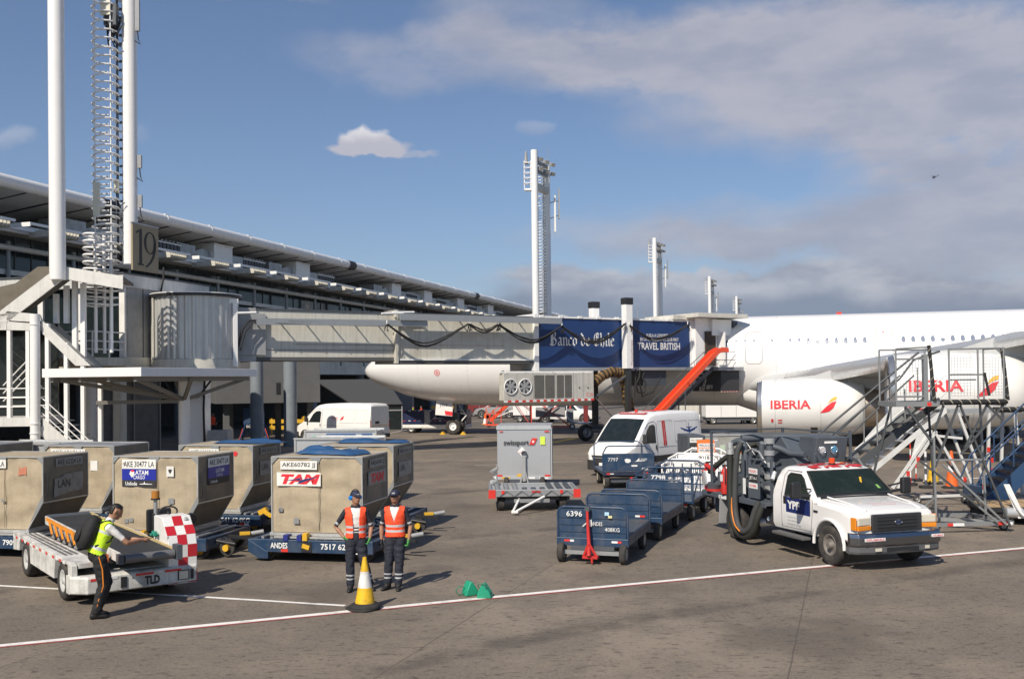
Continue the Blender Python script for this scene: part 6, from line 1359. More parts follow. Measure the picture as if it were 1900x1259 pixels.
    # door panel
    b=MB(); sidepatch(b,[(-.62,.88),(-1.50,.88),(-1.50,1.19),(-.62,1.19)],W,-1,.006,M('door_blue',(.012,.025,.13),.4)); sidepatch(b,[(-.62,.88),(-1.50,.88),(-1.50,1.19),(-.62,1.19)],W,1,.006,M('door_blue'))
    v,f=textmesh('YPF',.05,0.); k=.46/(max(p[0] for p in v)-min(p[0] for p in v)); b.add([(-1.22+p[0]*k,-(W(-1.2,1.03)+.010),1.04+p[1]*.17) for p in v],f,WHT)
    for i,(tx,ww) in enumerate((('Aeroplanta Chile',.32),('www.ypf.com.ar',.44),('Aeropuerto Santiago',.5))): v,f=textmesh(tx,.0,0.); k=ww/(max(p[0] for p in v)-min(p[0] for p in v)); b.add([(-1.45+ww/2+p[0]*k,-(W(-1.2,.75)+.004),.78-i*.07+p[1]*.04) for p in v],f,GRYP)
    v,f=textmesh('2036',.0,0.); b.add([(-.42+p[0]*.045,-(W(-.4,1.18)+.006),1.17+p[1]*.05) for p in v],f,GRYP); b.box(-.5,-.36,-.995,-.983,.99,1.03,BLKM); b.build('door_sign',T)
    # roof checks and beacon
    b=MB(); RC=M('roof_red',(.55,.03,.04),.4)
    for i,x in enumerate((-1.10,-1.3,-1.5,-1.7)):
        for j in range(5):
            if (i+j)%2==0: y=-.62+j*.25; b.add([(x,y,lerp1(zr,x)+.026),(x-.2,y,lerp1(zr,x-.2)+.026),(x-.2,y+.25,lerp1(zr,x-.2)+.026),(x,y+.25,lerp1(zr,x)+.026)],[(3,2,1,0)],RC)
    b.build('roof_check',T)
    b=MB(); b.cyl((-1.35,.05,1.83),(-1.35,.05,1.87),.075,BLKM); b.cyl((-1.35,.05,1.87),(-1.35,.05,1.98),.065,M('beacon_red',(.65,.08,.02),.25),n=16); b.build('beacon',T)
    b=MB()
    for y in (-.55,-.25,.25,.55): b.cbox((-1.10,y,1.825),(.07,.07,.025),(0,0,0),REDT)
    b.build('marker_light',T)
    # bed
    b=MB(); b.box(-4.95,-2.05,-1.12,1.12,.92,1.0,EQ); b.box(-4.9,-2.0,-.45,-.3,.7,.9,EQ); b.box(-4.9,-2.0,.3,.45,.7,.9,EQ); b.box(-4.95,-2.05,-1.14,-1.121,.88,.99,EQ); b.box(-2.9,-2.1,-.9,-.5,.5,.85,M('tank_dark',(.04,.04,.045),.6)); b.box(-4.9,-4.2,-.8,.8,.45,.9,EQ); b.cyl((-2.4,-.7,.55),(-2.6,-.95,.5),.1,ALU); b.cyl((-2.7,-.6,.5),(-2.3,-.9,.62),.05,ALU); b.build('bed',T,.008)
    b=MB(); b.box(-3.5,-2.2,-.6,1.0,1.003,1.7,EQ); b.prism([(-2.2,1.3),(-2.2,1.75),(-2.9,2.35),(-3.5,2.35),(-3.5,1.3)],(0,-.2,0),(1,0,0),(0,0,1),(0,1.2,0),EQ); b.prism([(-2.9,1.7),(-2.6,2.38),(-1.95,2.38),(-2.1,1.7)],(0,.1,0),(1,0,0),(0,0,1),(0,.8,0),EQ); b.box(-4.6,-3.7,-.9,-.4,1.003,1.45,EQ); b.build('pump_housing',T,.02)
    b=MB(); 
    for i in range(5): b.cyl((-2.5-.0*i,-.75,1.05+i*.26),(-2.5,-.75,1.2+i*.26),.10 if i%2 else .08,EQ,n=16); b.cyl((-2.5,-.75,1.2+i*.26),(-2.5,-.75,1.31+i*.26),.12,GRYP,n=16)
    b.cyl((-2.9,-.7,1.0),(-2.9,-.7,2.2),.07,EQ); b.tube([(-3.2,-.95,1.0),(-3.2,-.95,2.0),(-3.25,-.97,2.2),(-3.4,-1.0,2.26),(-3.55,-1.05,2.2)],.075,EQ,n=12); b.tube([(-3.1,-.6,2.2),(-2.8,-.3,2.1),(-2.5,-.2,2.0),(-2.1,-.1,2.0)],.07,EQ,n=12); b.tube([(-3.45,-.9,2.3),(-3.3,-.3,2.33),(-3.0,.5,2.3)],.09,EQ,n=12); b.tube([(-2.4,-.9,1.8),(-2.6,-.95,2.05),(-2.9,-.95,2.1),(-3.2,-.95,2.0)],.03,STEEL); b.build('pipework',T)
    b=MB(); b.cyl((-3.5,-1.16,2.06),(-3.5,-1.16,2.22),.075,ALU,n=16); b.cyl((-3.5,-1.16,1.95),(-3.5,-1.16,2.06),.095,ALU,n=16); b.cyl((-2.0,-1.0,1.5),(-2.05,-.9,1.65),.05,ALU); b.build('hose_coupling',T)
    HB=M('hose_black',(.022,.024,.02),.7,dirt=.3); HG=M('hose_grey',(.05,.053,.056),.7,dirt=.5)
    b=MB(); b.tube(crv([(-3.5,-1.16,2.1),(-3.5,-1.17,1.6),(-3.46,-1.2,1.0),(-3.35,-1.22,.5),(-3.1,-1.24,.25),(-2.75,-1.24,.18),(-2.45,-1.22,.32),(-2.3,-1.2,.62),(-2.25,-1.1,.9)]),.075,HB,n=12)
    b.build('delivery_hose',T,label='black hanging hose')
    b=MB(); b.tube(crv([(-3.1,-1.1,2.25),(-3.12,-1.2,2.0),(-3.15,-1.24,1.4),(-3.12,-1.27,.8),(-2.95,-1.3,.42),(-2.72,-1.3,.3),(-2.5,-1.27,.42),(-2.38,-1.22,.75),(-2.3,-1.15,1.0)]),.066,HG,n=12); b.build('delivery_hose',T,label='grey hanging hose')
    b=MB(); b.tube(crv([(-3.20,-1.30,1.0),(-3.16,-1.33,.7),(-2.98,-1.36,.42),(-2.75,-1.37,.3)]),.02,ORG) ; b.build('hose_guard',T)
    b=MB(); 
    for y in (-.05,.85): b.cyl((-4.35,y,1.62),(-4.35,y+.03,1.62),.6,EQ,n=32)
    b.cyl((-4.35,-.02,1.62),(-4.35,.85,1.62),.25,EQ,n=24)
    for j in range(6):
        for rr_ in (.34,.47): b.tube([(-4.35+rr_*math.cos(t),.07+j*.13,1.62+rr_*math.sin(t)) for t in [2*PI*k/22 for k in range(22)]],.06,HB,n=7,closed=True)
    b.tube(crv([(-4.0,-.1,2.1),(-4.3,-.5,2.0),(-4.6,-.9,1.6),(-4.85,-1.0,1.35)]),.06,HB,n=10); b.tube(crv([(-3.8,-.3,2.15),(-4.1,-.7,1.95),(-4.5,-1.0,1.6),(-4.9,-1.05,1.3)]),.06,HB,n=10); b.box(-4.2,-4.1,-.5,-.48,1.9,2.1,ORG); b.build('hose_reel',T)
    b=MB(); b.cyl((-4.85,-1.0,1.38),(-4.7,-1.05,1.12),.17,ALU,r2=.12,n=16); b.cyl((-4.9,-.8,1.25),(-4.8,-1.15,1.2),.09,ALU,n=12); b.cyl((-4.6,-1.0,1.02),(-4.55,-1.0,1.2),.16,DGR,n=16); b.cyl((-5.0,-.9,1.05),(-4.9,-1.1,1.35),.05,CHR); b.cyl((-4.55,-1.0,1.0),(-4.55,-1.0,1.05),.2,RED,n=16); b.build('fuel_nozzle',T)
    for x,y in ((-4.85,-1.02),(-3.85,-1.12)):
        b=MB(); b.lathe([(0,.085),(.5,.085),(.56,.06),(.6,.03),(.64,.03)],(x,y,1.01),(0,0,1),RED,18,cap=True); b.box(x-.02,x+.02,y-.05,y+.1,1.64,1.68,BLKM); b.box(x-.055,x+.055,y-.092,y-.080,1.3,1.46,WTT); b.tube([(x,y-.02,1.66),(x+.1,y-.05,1.6),(x+.1,y-.04,1.25)],.012,BLKM); b.build('fire_extinguisher',T)
    b=MB(); b.cyl((-4.5,-1.05,1.5),(-4.8,-1.1,1.6),.05,RED); b.build('red_grip',T)
    b=MB()
    for x,y,z in ((-4.5,-1.1,2.45),(-4.9,1.1,2.45),(-2.1,1.05,2.5),(-2.1,-.95,1.9),(-2.75,-1.1,1.95),(-3.05,-1.1,1.95)): b.box(x-.025,x+.025,y-.025,y+.025,1.0,z,EQ)
    for p,q in (((-4.5,-1.1,2.43),(-3.6,-1.1,2.43)),((-4.9,1.1,2.43),(-2.1,1.05,2.43)),((-4.5,-1.1,2.43),(-4.9,1.1,2.43)),((-3.6,-1.1,2.43),(-2.2,.6,2.43)),((-2.75,-1.1,1.9),(-2.1,-.95,1.9)),((-2.75,-1.1,1.4),(-2.1,-.95,1.4)),((-3.0,.9,1.9),(-1.9,1.0,1.9))): b.beam(p,q,.035,.035,EQ)
    b.build('rail',T)
    b=MB(); b.box(-2.78,-2.3,-1.13,-1.115,1.05,1.75,EQ); b.box(-2.74,-2.38,-1.135,-1.131,1.58,1.70,WTT); b.box(-2.74,-2.38,-1.135,-1.131,1.40,1.56,BLKT); b.box(-2.74,-2.38,-1.135,-1.131,1.26,1.38,WTT); b.text('JET A-1',.09,(-2.56,-1.138,1.48),(1,0,0),(0,0,1),WHT,.02,w=.3); b.text('PELIGRO',.06,(-2.56,-1.138,1.64),(1,0,0),(0,0,1),REDL,.01,w=.28); b.text('NO FUMAR',.06,(-2.56,-1.138,1.32),(1,0,0),(0,0,1),REDL,.01,w=.28); b.box(-3.0,-2.9,-1.135,-1.12,1.1,1.45,WTT); b.box(-4.1,-3.75,-1.146,-1.141,.88,.96,WTT); b.build('placard',T)
    # instruments on the housing towards the cab
    b=MB(); 
    for y,m in ((.25,WTT),(.55,M('gauge_blue',(.15,.4,.6),.3))): b.cyl((-2.02,y,2.12),(-1.98,y,2.1),.075,m,n=18); b.tube([(-1.975,y+.08*math.cos(t),2.1+.08*math.sin(t)) for t in [2*PI*k/16 for k in range(16)]],.012,CHR,closed=True)
    b.box(-2.0,-1.97,.3,.62,2.24,2.36,WTT); b.box(-2.04,-2.0,.35,.7,1.72,1.82,WTT); b.build('gauge',T)
    b=MB(); rn=random.Random(4)
    for k in range(16):
        a=Vector((rn.uniform(-2.15,-1.95),rn.uniform(-.2,1.05),rn.uniform(1.55,2.05))); d=Vector((rn.uniform(-.12,.16),rn.uniform(-.22,.22),rn.uniform(-.2,.2))); b.tube([a,a+d*.5+Vector((.04,0,.03)),a+d],rn.choice([.015,.02,.035]),rn.choice([BLKM,DGR,STEEL,EQ]),n=6)
    for k in range(14):
        a=Vector((rn.uniform(-4.2,-2.3),rn.uniform(-1.0,-.65),rn.uniform(1.05,2.0))); d=Vector((rn.uniform(-.4,.4),rn.uniform(-.1,.1),rn.uniform(-.35,.35))); b.tube([a,a+d*.5+Vector((.0,-.04,.06)),a+d],rn.choice([.015,.02,.04]),rn.choice([BLKM,DGR,STEEL,EQ]),n=6)
    b.cbox((-2.0,.75,1.75),(.06,.08,.14),(0,0,.3),YEL); b.build('valve_gear',T)
truck()
# ----- belt loader -----
def beltloader():
    T=thing('belt_loader','dirty white belt loader with a red and white checkered console and orange struts','belt loader',(-7.02,17.80,0),math.atan2(-.789,.614))
    DW=M('loader_white',(.66,.65,.61),.55,dirt=.75,dscale=2.6,dcol=(.24,.23,.21),streak=.45); DK=M('deck_grey',(.12,.12,.115),.7,dirt=.4); RC=M('check_red',(.50,.02,.03),.4,dirt=.25); WC=M('check_white',(.76,.75,.72),.4,dirt=.2)
    b=MB(); b.prism([(.45,.22),(.45,.72),(-3.75,.78),(-3.75,.42),(-3.5,.30),(-3.3,.62),(-2.6,.62),(-2.35,.34),(-.55,.30),(-.40,.62),(.40,.62)][:],(0,-.97,0),(1,0,0),(0,0,1),(0,.10,0),DW) if False else None
    for s in (-1,1):
        b.prism([(-.50,.30),(-.42,.66),(.42,.66),(.5,.3),(.66,.24),(.66,.68),(.5,.72),(-3.75,.78),(-3.75,.40),(-3.22,.45),(-3.15,.68),(-2.35,.68),(-2.28,.32)],(0,s*.93-.05,0),(1,0,0),(0,0,1),(0,.10,0),DW)
    b.build('side_panel',T,.01)
    b=MB(); b.rings([[(x,y,z) for x,z in ((a-.05,.20),(a,.22),(a,.47),(a-.04,.50),(a-.25,.50),(a-.25,.2))] for y,a in ((-1.0,.66),(-.78,.90),(.78,.90),(1.06,.88))],DW,sm=False); b.build('front_bumper',T,.01)
    b=MB(); b.box(-3.7,.05,-.86,.86,.42,.60,DK); b.box(.051,.7,-.86,.86,.30,.495,DK); b.box(-3.7,.66,-.86,-.52,.62,.70,DW); b.box(-3.7,.04,.60,.86,.62,.70,DW); b.box(.1,.64,-.5,.57,.497,.515,DW); b.build('deck',T,.005)
    b=MB()
    for k in range(5):
        x=-3.6+k*.66
        for y in (-.82,-.73,-.64): b.box(x,x+.58,y,y+.045,.701,.708,DK)
    b.build('deck_grating',T)
    b=MB()
    for k in range(17): x=-3.72+k*.24; b.box(x,x+.13,-.985,-.981,.655-.004*k*0,.70,REDT if k%2 else WTT)
    for y0,y1,m in ((-.74,-.52,REDT),(-.5,-.3,WTT),(.0,.3,REDT),(.5,.78,REDT)): b.box(.902,.906,y0,y1,.425,.465,m)
    b.build('reflective_tape',T)
    b=MB(); b.text('TLD',.15,(.905,.28,.33),(0,1,0),(0,0,1),BLKT,.05,w=.26)
    for x_ in (-.25,): b.box(.902,.915,x_,x_+.1,.26,.44,BLKM)
    b.box(.902,.912,.72,.92,.26,.43,BLKM); b.box(.912,.92,.74,.90,.275,.415,LENS); b.box(.902,.91,.95,1.0,.26,.43,BLKM); b.cyl((.90,-.05,.40),(.905,-.05,.40),.012,BLKM); b.cyl((.90,.5,.44),(.905,.5,.44),.012,BLKM); b.build('front_fitting',T)
    for s in (-1,1): 
        wheel(T,(0,s*.86,.33),.33,.22,rim=M('rim_white',(.5,.5,.48),.5,dirt=.6),n=28); wheel(T,(-2.75,s*.86,.33),.33,.22,rim=M('rim_white'),n=28)
    # belt
    b=MB(); B0=Vector((-3.9,-.0,.97)); B1=Vector((1.25,-.0,.86)); y0,y1=-.30,.52
    BE=M('belt_black',(.022,.023,.025),.75,dirt=.3,dcol=(.06,.055,.05)); b.prism([(B0.x,B0.z),(B1.x,B1.z),(B1.x,B1.z-.05),(B0.x,B0.z-.05)],(0,y0,0),(1,0,0),(0,0,1),(0,y1-y0,0),BE); b.build('belt',T)
    b=MB(); b.cyl((1.28,y0,.80),(1.28,y1,.80),.075,M('roller_grey',(.17,.17,.17),.5,.3),n=20); b.cyl((-3.9,y0,.95),(-3.9,y1,.95),.07,DGR); b.build('end_roller',T)
    b=MB()
    for y in (y0-.05,y1+.02): b.prism([(B0.x,B0.z+.03),(B1.x-.1,B1.z+.03),(B1.x-.1,B1.z-.14),(B0.x,B0.z-.14)],(0,y,0),(1,0,0),(0,0,1),(0,.028,0),M('rail_cream_yellow',(.55,.43,.22),.5,dirt=.4) if y>0 else DW)
    b.box(1.15,1.38,y1+.02,y1+.12,.70,.95,DGR); b.box(1.15,1.34,y0-.1,y0-.02,.72,.88,DGR); b.build('conveyor_frame',T,.004)
    b=MB(); OY=M('strut_orange',(.75,.27,.02),.45,dirt=.2); b.beam((-3.6,y0-.09,.97),(-1.5,y0-.09,.905),.03,.06,OY)
    for k in range(5): x=-3.4+k*.42; b.beam((x,y0-.09,.95),(x+.38,y0-.12,.72),.03,.035,OY)
    b.build('strut',T)
    b=MB()
    for k in range(5): b.prism([(-3.3+k*.42,.62),(-3.1+k*.42,.62),(-3.05+k*.42,.88),(-3.3+k*.42,.8)],(0,y0-.02,0),(1,0,0),(0,0,1),(0,-.04,0),GLK)
    b.cyl((.35,-.15,.66),(.35,-.15,.80),.10,GLK,n=16); b.box(.2,.55,-.28,.0,.80,.86,WHC); b.box(.05,.5,-.45,.1,.62,.68,BLKM); b.cbox((.55,-.55,.72),(.25,.12,.1),(0,0,.3),STEEL); b.build('drive_gear',T,.005)
    b=MB(); b.cbox((.70,-.52,.755),(.12,.24,.14),(0,0,0),M('orange_box',(.55,.13,.04),.5,dirt=.2)); b.text('Norsel',.04,(.763,-.52,.76),(0,1,0),(0,0,1),BLKT,w=.12) if False else None; b.build('tool_box',T,.01)
    # console
    ya,yb=.58,1.09; b=MB(); P=[(.84,.18),(.84,.86),(.78,1.02),(.50,1.33),(.10,1.33),(.05,.7),(.05,.2)]
    b.prism(P,(0,ya,0),(1,0,0),(0,0,1),(0,yb-ya,0),WC); b.build('console',T,.012)
    b=MB(); w=(yb-ya)/3; prof=[(.84,.68),(.84,.86),(.78,1.02),(.64,1.175),(.50,1.33)]; prof=[(.84,.19),(.84,.42),(.84,.64),(.84,.86),(.775,1.03),(.64,1.175),(.50,1.33)]
    for j in range(6):
        (xa,za),(xb,zb)=prof[j],prof[j+1]; nx=(zb-za); nz=(xa-xb); l=math.hypot(nx,nz); nx/=l; nz/=l
        for i in range(3):
            if (i+j)%2==(0): 
                e=.004; b.add([(xa+nx*e,ya+w*i,za+nz*e),(xa+nx*e,ya+w*(i+1),za+nz*e),(xb+nx*e,ya+w*(i+1),zb+nz*e),(xb+nx*e,ya+w*i,zb+nz*e)],[(0,1,2,3)],RC)
    for j in range(4):
        for i in range(2):
            if (i+j)%2: b.box(.06+i*.38,.42+i*.38,ya-.003,ya-.001,.2+j*.28,.48+j*.28,WC)
    b.build('checker',T)
    b=MB(); b.box(-.45,-.02,.62,1.05,.71,.95,BLKM); b.box(-.45,-.38,.6,1.06,.95,1.38,BLKM); b.box(.02,.10,.56,.60,.95,1.36,BLKM); b.build('seat',T,.03)
    b=MB(); b.tube([(.12+.02*math.sin(t),.82+.17*math.cos(t),1.37+.10*math.sin(t)) for t in [2*PI*k/20 for k in range(20)]],.016,BLKM,closed=True); b.cyl((.12,.82,1.37),(.3,.82,1.2),.02,BLKM); b.build('steering_wheel',T)
    b=MB(); b.cyl((.50,1.0,1.26),(.56,1.0,1.22),.055,GLK,n=16); b.cyl((.3,1.16,1.24),(.36,1.16,1.22),.11,BLKM,n=20); b.build('work_lamp',T)
    b=MB(); b.cyl((.05,.62,.7),(.05,.62,1.60),.035,STEEL); b.cyl((.05,.62,1.60),(.05,.62,1.63),.08,BLKM,n=16); b.cyl((.05,.62,1.63),(.05,.62,1.76),.07,M('beacon_amber',(.42,.17,.03),.3),n=16); b.build('beacon',T)
    b=MB(); 
    for k in range(7): rn=random.Random(k); b.cbox((.2+.03*k,.50+.02*(k%3),1.0+.015*(k%4)),(.07,.05,.04),(k,k*.7,k*1.3),M('cloth_green',(.02,.25,.17),.8))
    tag(b.build('green_cloth',T,.01))
beltloader()
# ================= people =================
SKIN=M('skin',(.34,.175,.105),.55); SKD=M('skin_dark',(.22,.11,.065),.55); NVC=M('cloth_navy',(.018,.021,.034),.8,dirt=.3,bump=.6,bscale=14); SHW=M('cloth_white',(.70,.68,.65),.8,bump=.5,bscale=12); VOR=M('vest_orange',(.90,.085,.025),.7,bump=.5,bscale=12,dirt=.12); VYE=M('vest_yellow',(.55,.82,.02),.7,bump=.5,bscale=12); REF=M('reflective_grey',(.50,.51,.52),.4); BOOT=M('boot_black',(.016,.015,.015),.6); GRN=M('glove_green',(.07,.30,.07),.8); HAIR=M('hair_black',(.010,.008,.007),.6); BCL=M('cloth_black',(.014,.014,.015),.8,bump=.5,bscale=12); CAPN=M('cap_navy',(.018,.022,.05),.7)
def ell(c,rx,ry,n=20,R3=None):
    c=Vector(c); o=[]
    for i in range(n):
        t=2*PI*i/n; v=Vector((rx*math.cos(t),ry*math.sin(t),0)); o.append(c+(R3@v if R3 else v))
    return o
def hand(b,w,d,up,curl,m,side=1,L=.085):          # five fingers; d along the forearm, up the back of the hand
    w=Vector(w); d=Vector(d).normalized(); up=(Vector(up)-d*Vector(up).dot(d)).normalized(); s=d.cross(up)*side
    b.rings([[w+d*t+s*(a*math.cos(q))+up*(c*math.sin(q)) for q in [2*PI*k/10 for k in range(10)]] for t,a,c in ((-.02,.027,.024),(.02,.036,.02),(.06,.046,.019),(L+.005,.040,.013),(L+.012,.03,.009))],m)
    for i,(o,l) in enumerate(((-.030,.062),(-.010,.074),(.010,.070),(.029,.054))):
        p=w+d*L+s*o; pts=[p-d*.01]; a=curl*.35
        for k in range(3): a+=curl*(.5+.1*i); p=p+(d*math.cos(a)-up*math.sin(a))*(l/3); pts.append(p)
        b.tube(pts,[.0118,.0115,.0105,.008],m,n=7)
    p=w+d*.025-s*.03; dd=(d*.6-s*.75-up*.25).normalized(); b.tube([p,p+dd*.03,p+dd*.03+(d*.9-s*.2-up*.3).normalized()*.03,p+dd*.03+(d*.9-up*.5).normalized()*.05],[.014,.013,.011,.008],m,n=7)
def person(label,loc,rz,P,vox=.0135,cat='person'):
    """P: joints in a frame facing -Y; lean about the hips"""
    T=thing('person',label,cat,loc,rz); lean=P.get('lean',0); hz=P.get('hz',.93); RL=Matrix.Rotation(lean,3,'X'); piv=Vector((0,0,hz)); oy=P.get('oy',0)
    def U(p): p=Vector(p); return piv+RL@(p-piv)+Vector((0,oy,0)) if p.z>hz else p+Vector((0,oy*max(0,min(1,(p.z-.8)/.13)),0))
    tz=P.get('twist',0); hs=P.get('k',1.)
    b=MB(); tor=[(.84,.115,.095,0),(.90,.155,.115,0),(.96,.165,.122,0),(1.03,.158,.116,0),(1.10,.152,.112,0),(1.2,.162,.118,-.005),(1.32,.182,.126,-.005),(1.40,.178,.116,0),(1.45,.135,.092,.005),(1.49,.066,.062,.005),(1.55,.056,.058,-.005)]
    b.rings([[U((p.x,p.y,p.z)) for p in ell((0,yo,z),rx,ry,22)] for z,rx,ry,yo in tor],SHW)
    hd=P.get('head',0); hp=P.get('headpitch',0); RH=Matrix.Rotation(hd,3,'Z')@Matrix.Rotation(hp,3,'X'); hc=Vector((0,-.005,1.56))
    def Hh(p): p=Vector(p); return U(hc+RH@(p-hc))
    hr=[(1.535,.045,.050,-.012),(1.56,.056,.070,-.018),(1.595,.066,.084,-.014),(1.635,.074,.093,-.008),(1.67,.077,.097,-.002),(1.705,.073,.092,.002),(1.735,.057,.073,.003),(1.757,.028,.036,.003)]
    b.rings([[Hh(p) for p in ell((0,yo,z),rx,ry,20)] for z,rx,ry,yo in hr],SKIN)
    b.tube([Hh((0,-.085,1.668)),Hh((0,-.108,1.640)),Hh((0,-.117,1.626)),Hh((0,-.10,1.616))],[.009,.013,.017,.012],SKIN,n=8)
    b.tube([Hh((-.03,-.088,1.575)),Hh((0,-.097,1.572)),Hh((.03,-.088,1.575))],.014,SKIN,n=8); b.tube([Hh((-.045,-.083,1.676)),Hh((0,-.094,1.678)),Hh((.045,-.083,1.676))],.010,SKIN,n=8)
    for s in (-1,1): b.tube([Hh((s*.073,.0,1.615)),Hh((s*.088,.012,1.64)),Hh((s*.088,.015,1.66)),Hh((s*.073,.005,1.672))],[.010,.013,.014,.009],SKIN,n=7)
    seg=[]
    for s,k in ((-1,'l'),(1,'r')):
        hp_=Vector((s*.085,oy if False else 0,.90)); kn=Vector(P['knee_'+k]); an=Vector(P['ank_'+k]); 
        b.tube([U((s*.085,0,.93)),hp_,hp_.lerp(kn,.4),kn,kn.lerp(an,.3),kn.lerp(an,.7),an],[.10,.112,.100,.080,.080,.074,.068],NVC,n=16); seg.append((hp_,an,'leg'))
        fd=Vector(P.get('foot_'+k,(0,-1,0))).normalized(); sd=Vector((-fd.y,fd.x,0))
        b.rings([[an+fd*t+sd*(w_*math.cos(q))+Vector((0,0,-an.z+zc+h*math.sin(q))) for q in [2*PI*i/14 for i in range(14)]] for t,w_,h,zc in ((-.085,.022,.035,.045),(-.07,.038,.05,.05),(-.02,.043,.055,.056),(.06,.046,.045,.046),(.13,.046,.032,.034),(.175,.030,.022,.026),(.185,.012,.01,.02))],BOOT)
        b.tube([an,Vector((an.x,an.y,.05))],.052,BOOT,n=12)
        sh=U((s*.175,0,1.405)); el=Vector(P['elb_'+k]); wr=Vector(P['wri_'+k])
        b.tube([U((s*.10,0,1.41)),sh,sh.lerp(el,.45),el,el.lerp(wr,.35),wr],[.06,.062,.050,.041,.040,.027],SKIN,n=14)
    o=b.build('body',T); md=o.modifiers.new('r','REMESH'); md.mode='VOXEL'; md.voxel_size=vox; md.use_smooth_shade=True; s_=o.modifiers.new('s','SMOOTH'); s_.factor=.5; s_.iterations=3
    bpy.context.view_layer.update(); dg=bpy.context.evaluated_depsgraph_get(); me=D.meshes.new_from_object(o.evaluated_get(dg)); o.modifiers.clear()
    iU=RL.inverted()
    def rest(p): q=p-Vector((0,oy,0)); return piv+iU@(q-piv) if (p.z>hz-.02 or lean and q.y<-.1 and p.z>.7) else p
    def dseg(p,a,c): d=c-a; t=max(0,min(1,(p-a).dot(d)/d.dot(d))); return (p-a-d*t).length,t
    cl=P['cls']; mats=[]; idx=[]; lab=[]
    for f in me.polygons:
        p=f.center; best=None
        c=[]
        for s,k in ((-1,'l'),(1,'r')):
            sh=U((s*.175,0,1.405)); el=Vector(P['elb_'+k]); wr=Vector(P['wri_'+k]); kn=Vector(P['knee_'+k]); an=Vector(P['ank_'+k])
            d,t=dseg(p,sh,el); c.append((d-.052,'ua',t)); d,t=dseg(p,el,wr); c.append((d-.034,'fa',t)); d,t=dseg(p,Vector((s*.085,0,.90)),kn); c.append((d-.092,'leg',t)); d,t=dseg(p,kn,an); c.append((d-.072,'calf',t)); c.append(((p-(an+Vector((0,0,-an.z+.05)))).length-.10,'foot',0))
        r=rest(p); rh=r
        if r.z>1.535 and abs(r.x)<.13 and (r-Vector((0,0,1.65))).length<.17: c=[(0,'head',0)]
        else:
            e=math.sqrt((r.x/.172)**2+(r.y/.125)**2)
            if .86<r.z<1.54: c.append(((e-1)*.13,'torso',0))
        c.sort(); nm=c[0][1]; t=c[0][2]; m=cl(nm,t,r,p); lab.append(nm)
        if m not in mats: mats.append(m)
        idx.append(mats.index(m))
    fold={}
    for f,l in zip(me.polygons,lab):
        if l in('leg','calf','torso','ua'):
            for vi in f.vertices: fold[vi]=l
    nrm={vi:me.vertices[vi].normal.copy() for vi in fold}
    for vi,l in fold.items():
        v=me.vertices[vi]; q=v.co.copy(); v.co=q+nrm[vi]*((.010 if l in('leg','calf') else .005)*(mnoise.noise(Vector((q.x*9,q.y*9,q.z*16)))+.5*mnoise.noise(Vector((q.x*18+3,q.y*18,q.z*34)))))
    me.materials.clear()
    for m in mats: me.materials.append(m)
    me.polygons.foreach_set('material_index',idx)
    # garment shells taken from the body surface
    def shellof(name,cond,off,matf,sol=.006,sm=True):
        vs={}; fs=[]; mi=[]; mm=[]; nb=MB()
        for f,l in zip(me.polygons,lab):
            r=rest(f.center)
            if not cond(l,r,f.center): continue
            ids=[]
            for vi in f.vertices:
                if vi not in vs: v=me.vertices[vi]; vs[vi]=len(vs); nb.v.append(v.co+v.normal*off)
                ids.append(vs[vi])
            m=matf(r); 
            if m not in nb.mats: nb.mats.append(m)
            nb.f.append(tuple(ids)); nb.mi.append(nb.mats.index(m)); nb.sm.append(True)
        if not nb.f: return
        q=nb.build(name,T); sd=q.modifiers.new('sol','SOLIDIFY'); sd.thickness=sol; sd.offset=1; sm_=q.modifiers.new('sm','SMOOTH'); sm_.factor=.5; sm_.iterations=2; return q
    for g in P.get('shells',[]): shellof(*g)
    hb=MB()
    for s,k in ((-1,'l'),(1,'r')):
        el=Vector(P['elb_'+k]); wr=Vector(P['wri_'+k]); hm,up,cu=P['hand_'+k]; hand(hb,wr,P.get('hdir_'+k,wr-el),up,cu,hm,side=s)
    # face: eyes, mouth
    for s in (-1,1): c=Hh((s*.030,-.089,1.655)); hb.rings([ell(c+Vector((0,0,dz)),r_,r_*.7,8) for dz,r_ in ((-.007,.003),(-.003,.011),(.003,.011),(.007,.003))],BLKT)
    hb.tube([Hh((-.022,-.104,1.594)),Hh((0,-.109,1.593)),Hh((.022,-.104,1.594))],.0045,M('lip_brown',(.2,.07,.05),.6),n=5)
    hm=D.meshes.new('h'); hm.from_pydata(hb.v,[],hb.f)
    off=len(me.materials)
    for m in hb.mats:
        me.materials.append(m)
    hm.polygons.foreach_set('material_index',[i+off for i in hb.mi]); hm.polygons.foreach_set('use_smooth',hb.sm)
    bm=bmesh.new(); bm.from_mesh(me); bm.from_mesh(hm); bm.to_mesh(me); bm.free(); D.meshes.remove(hm); o.data=me
    return T,Hh,U
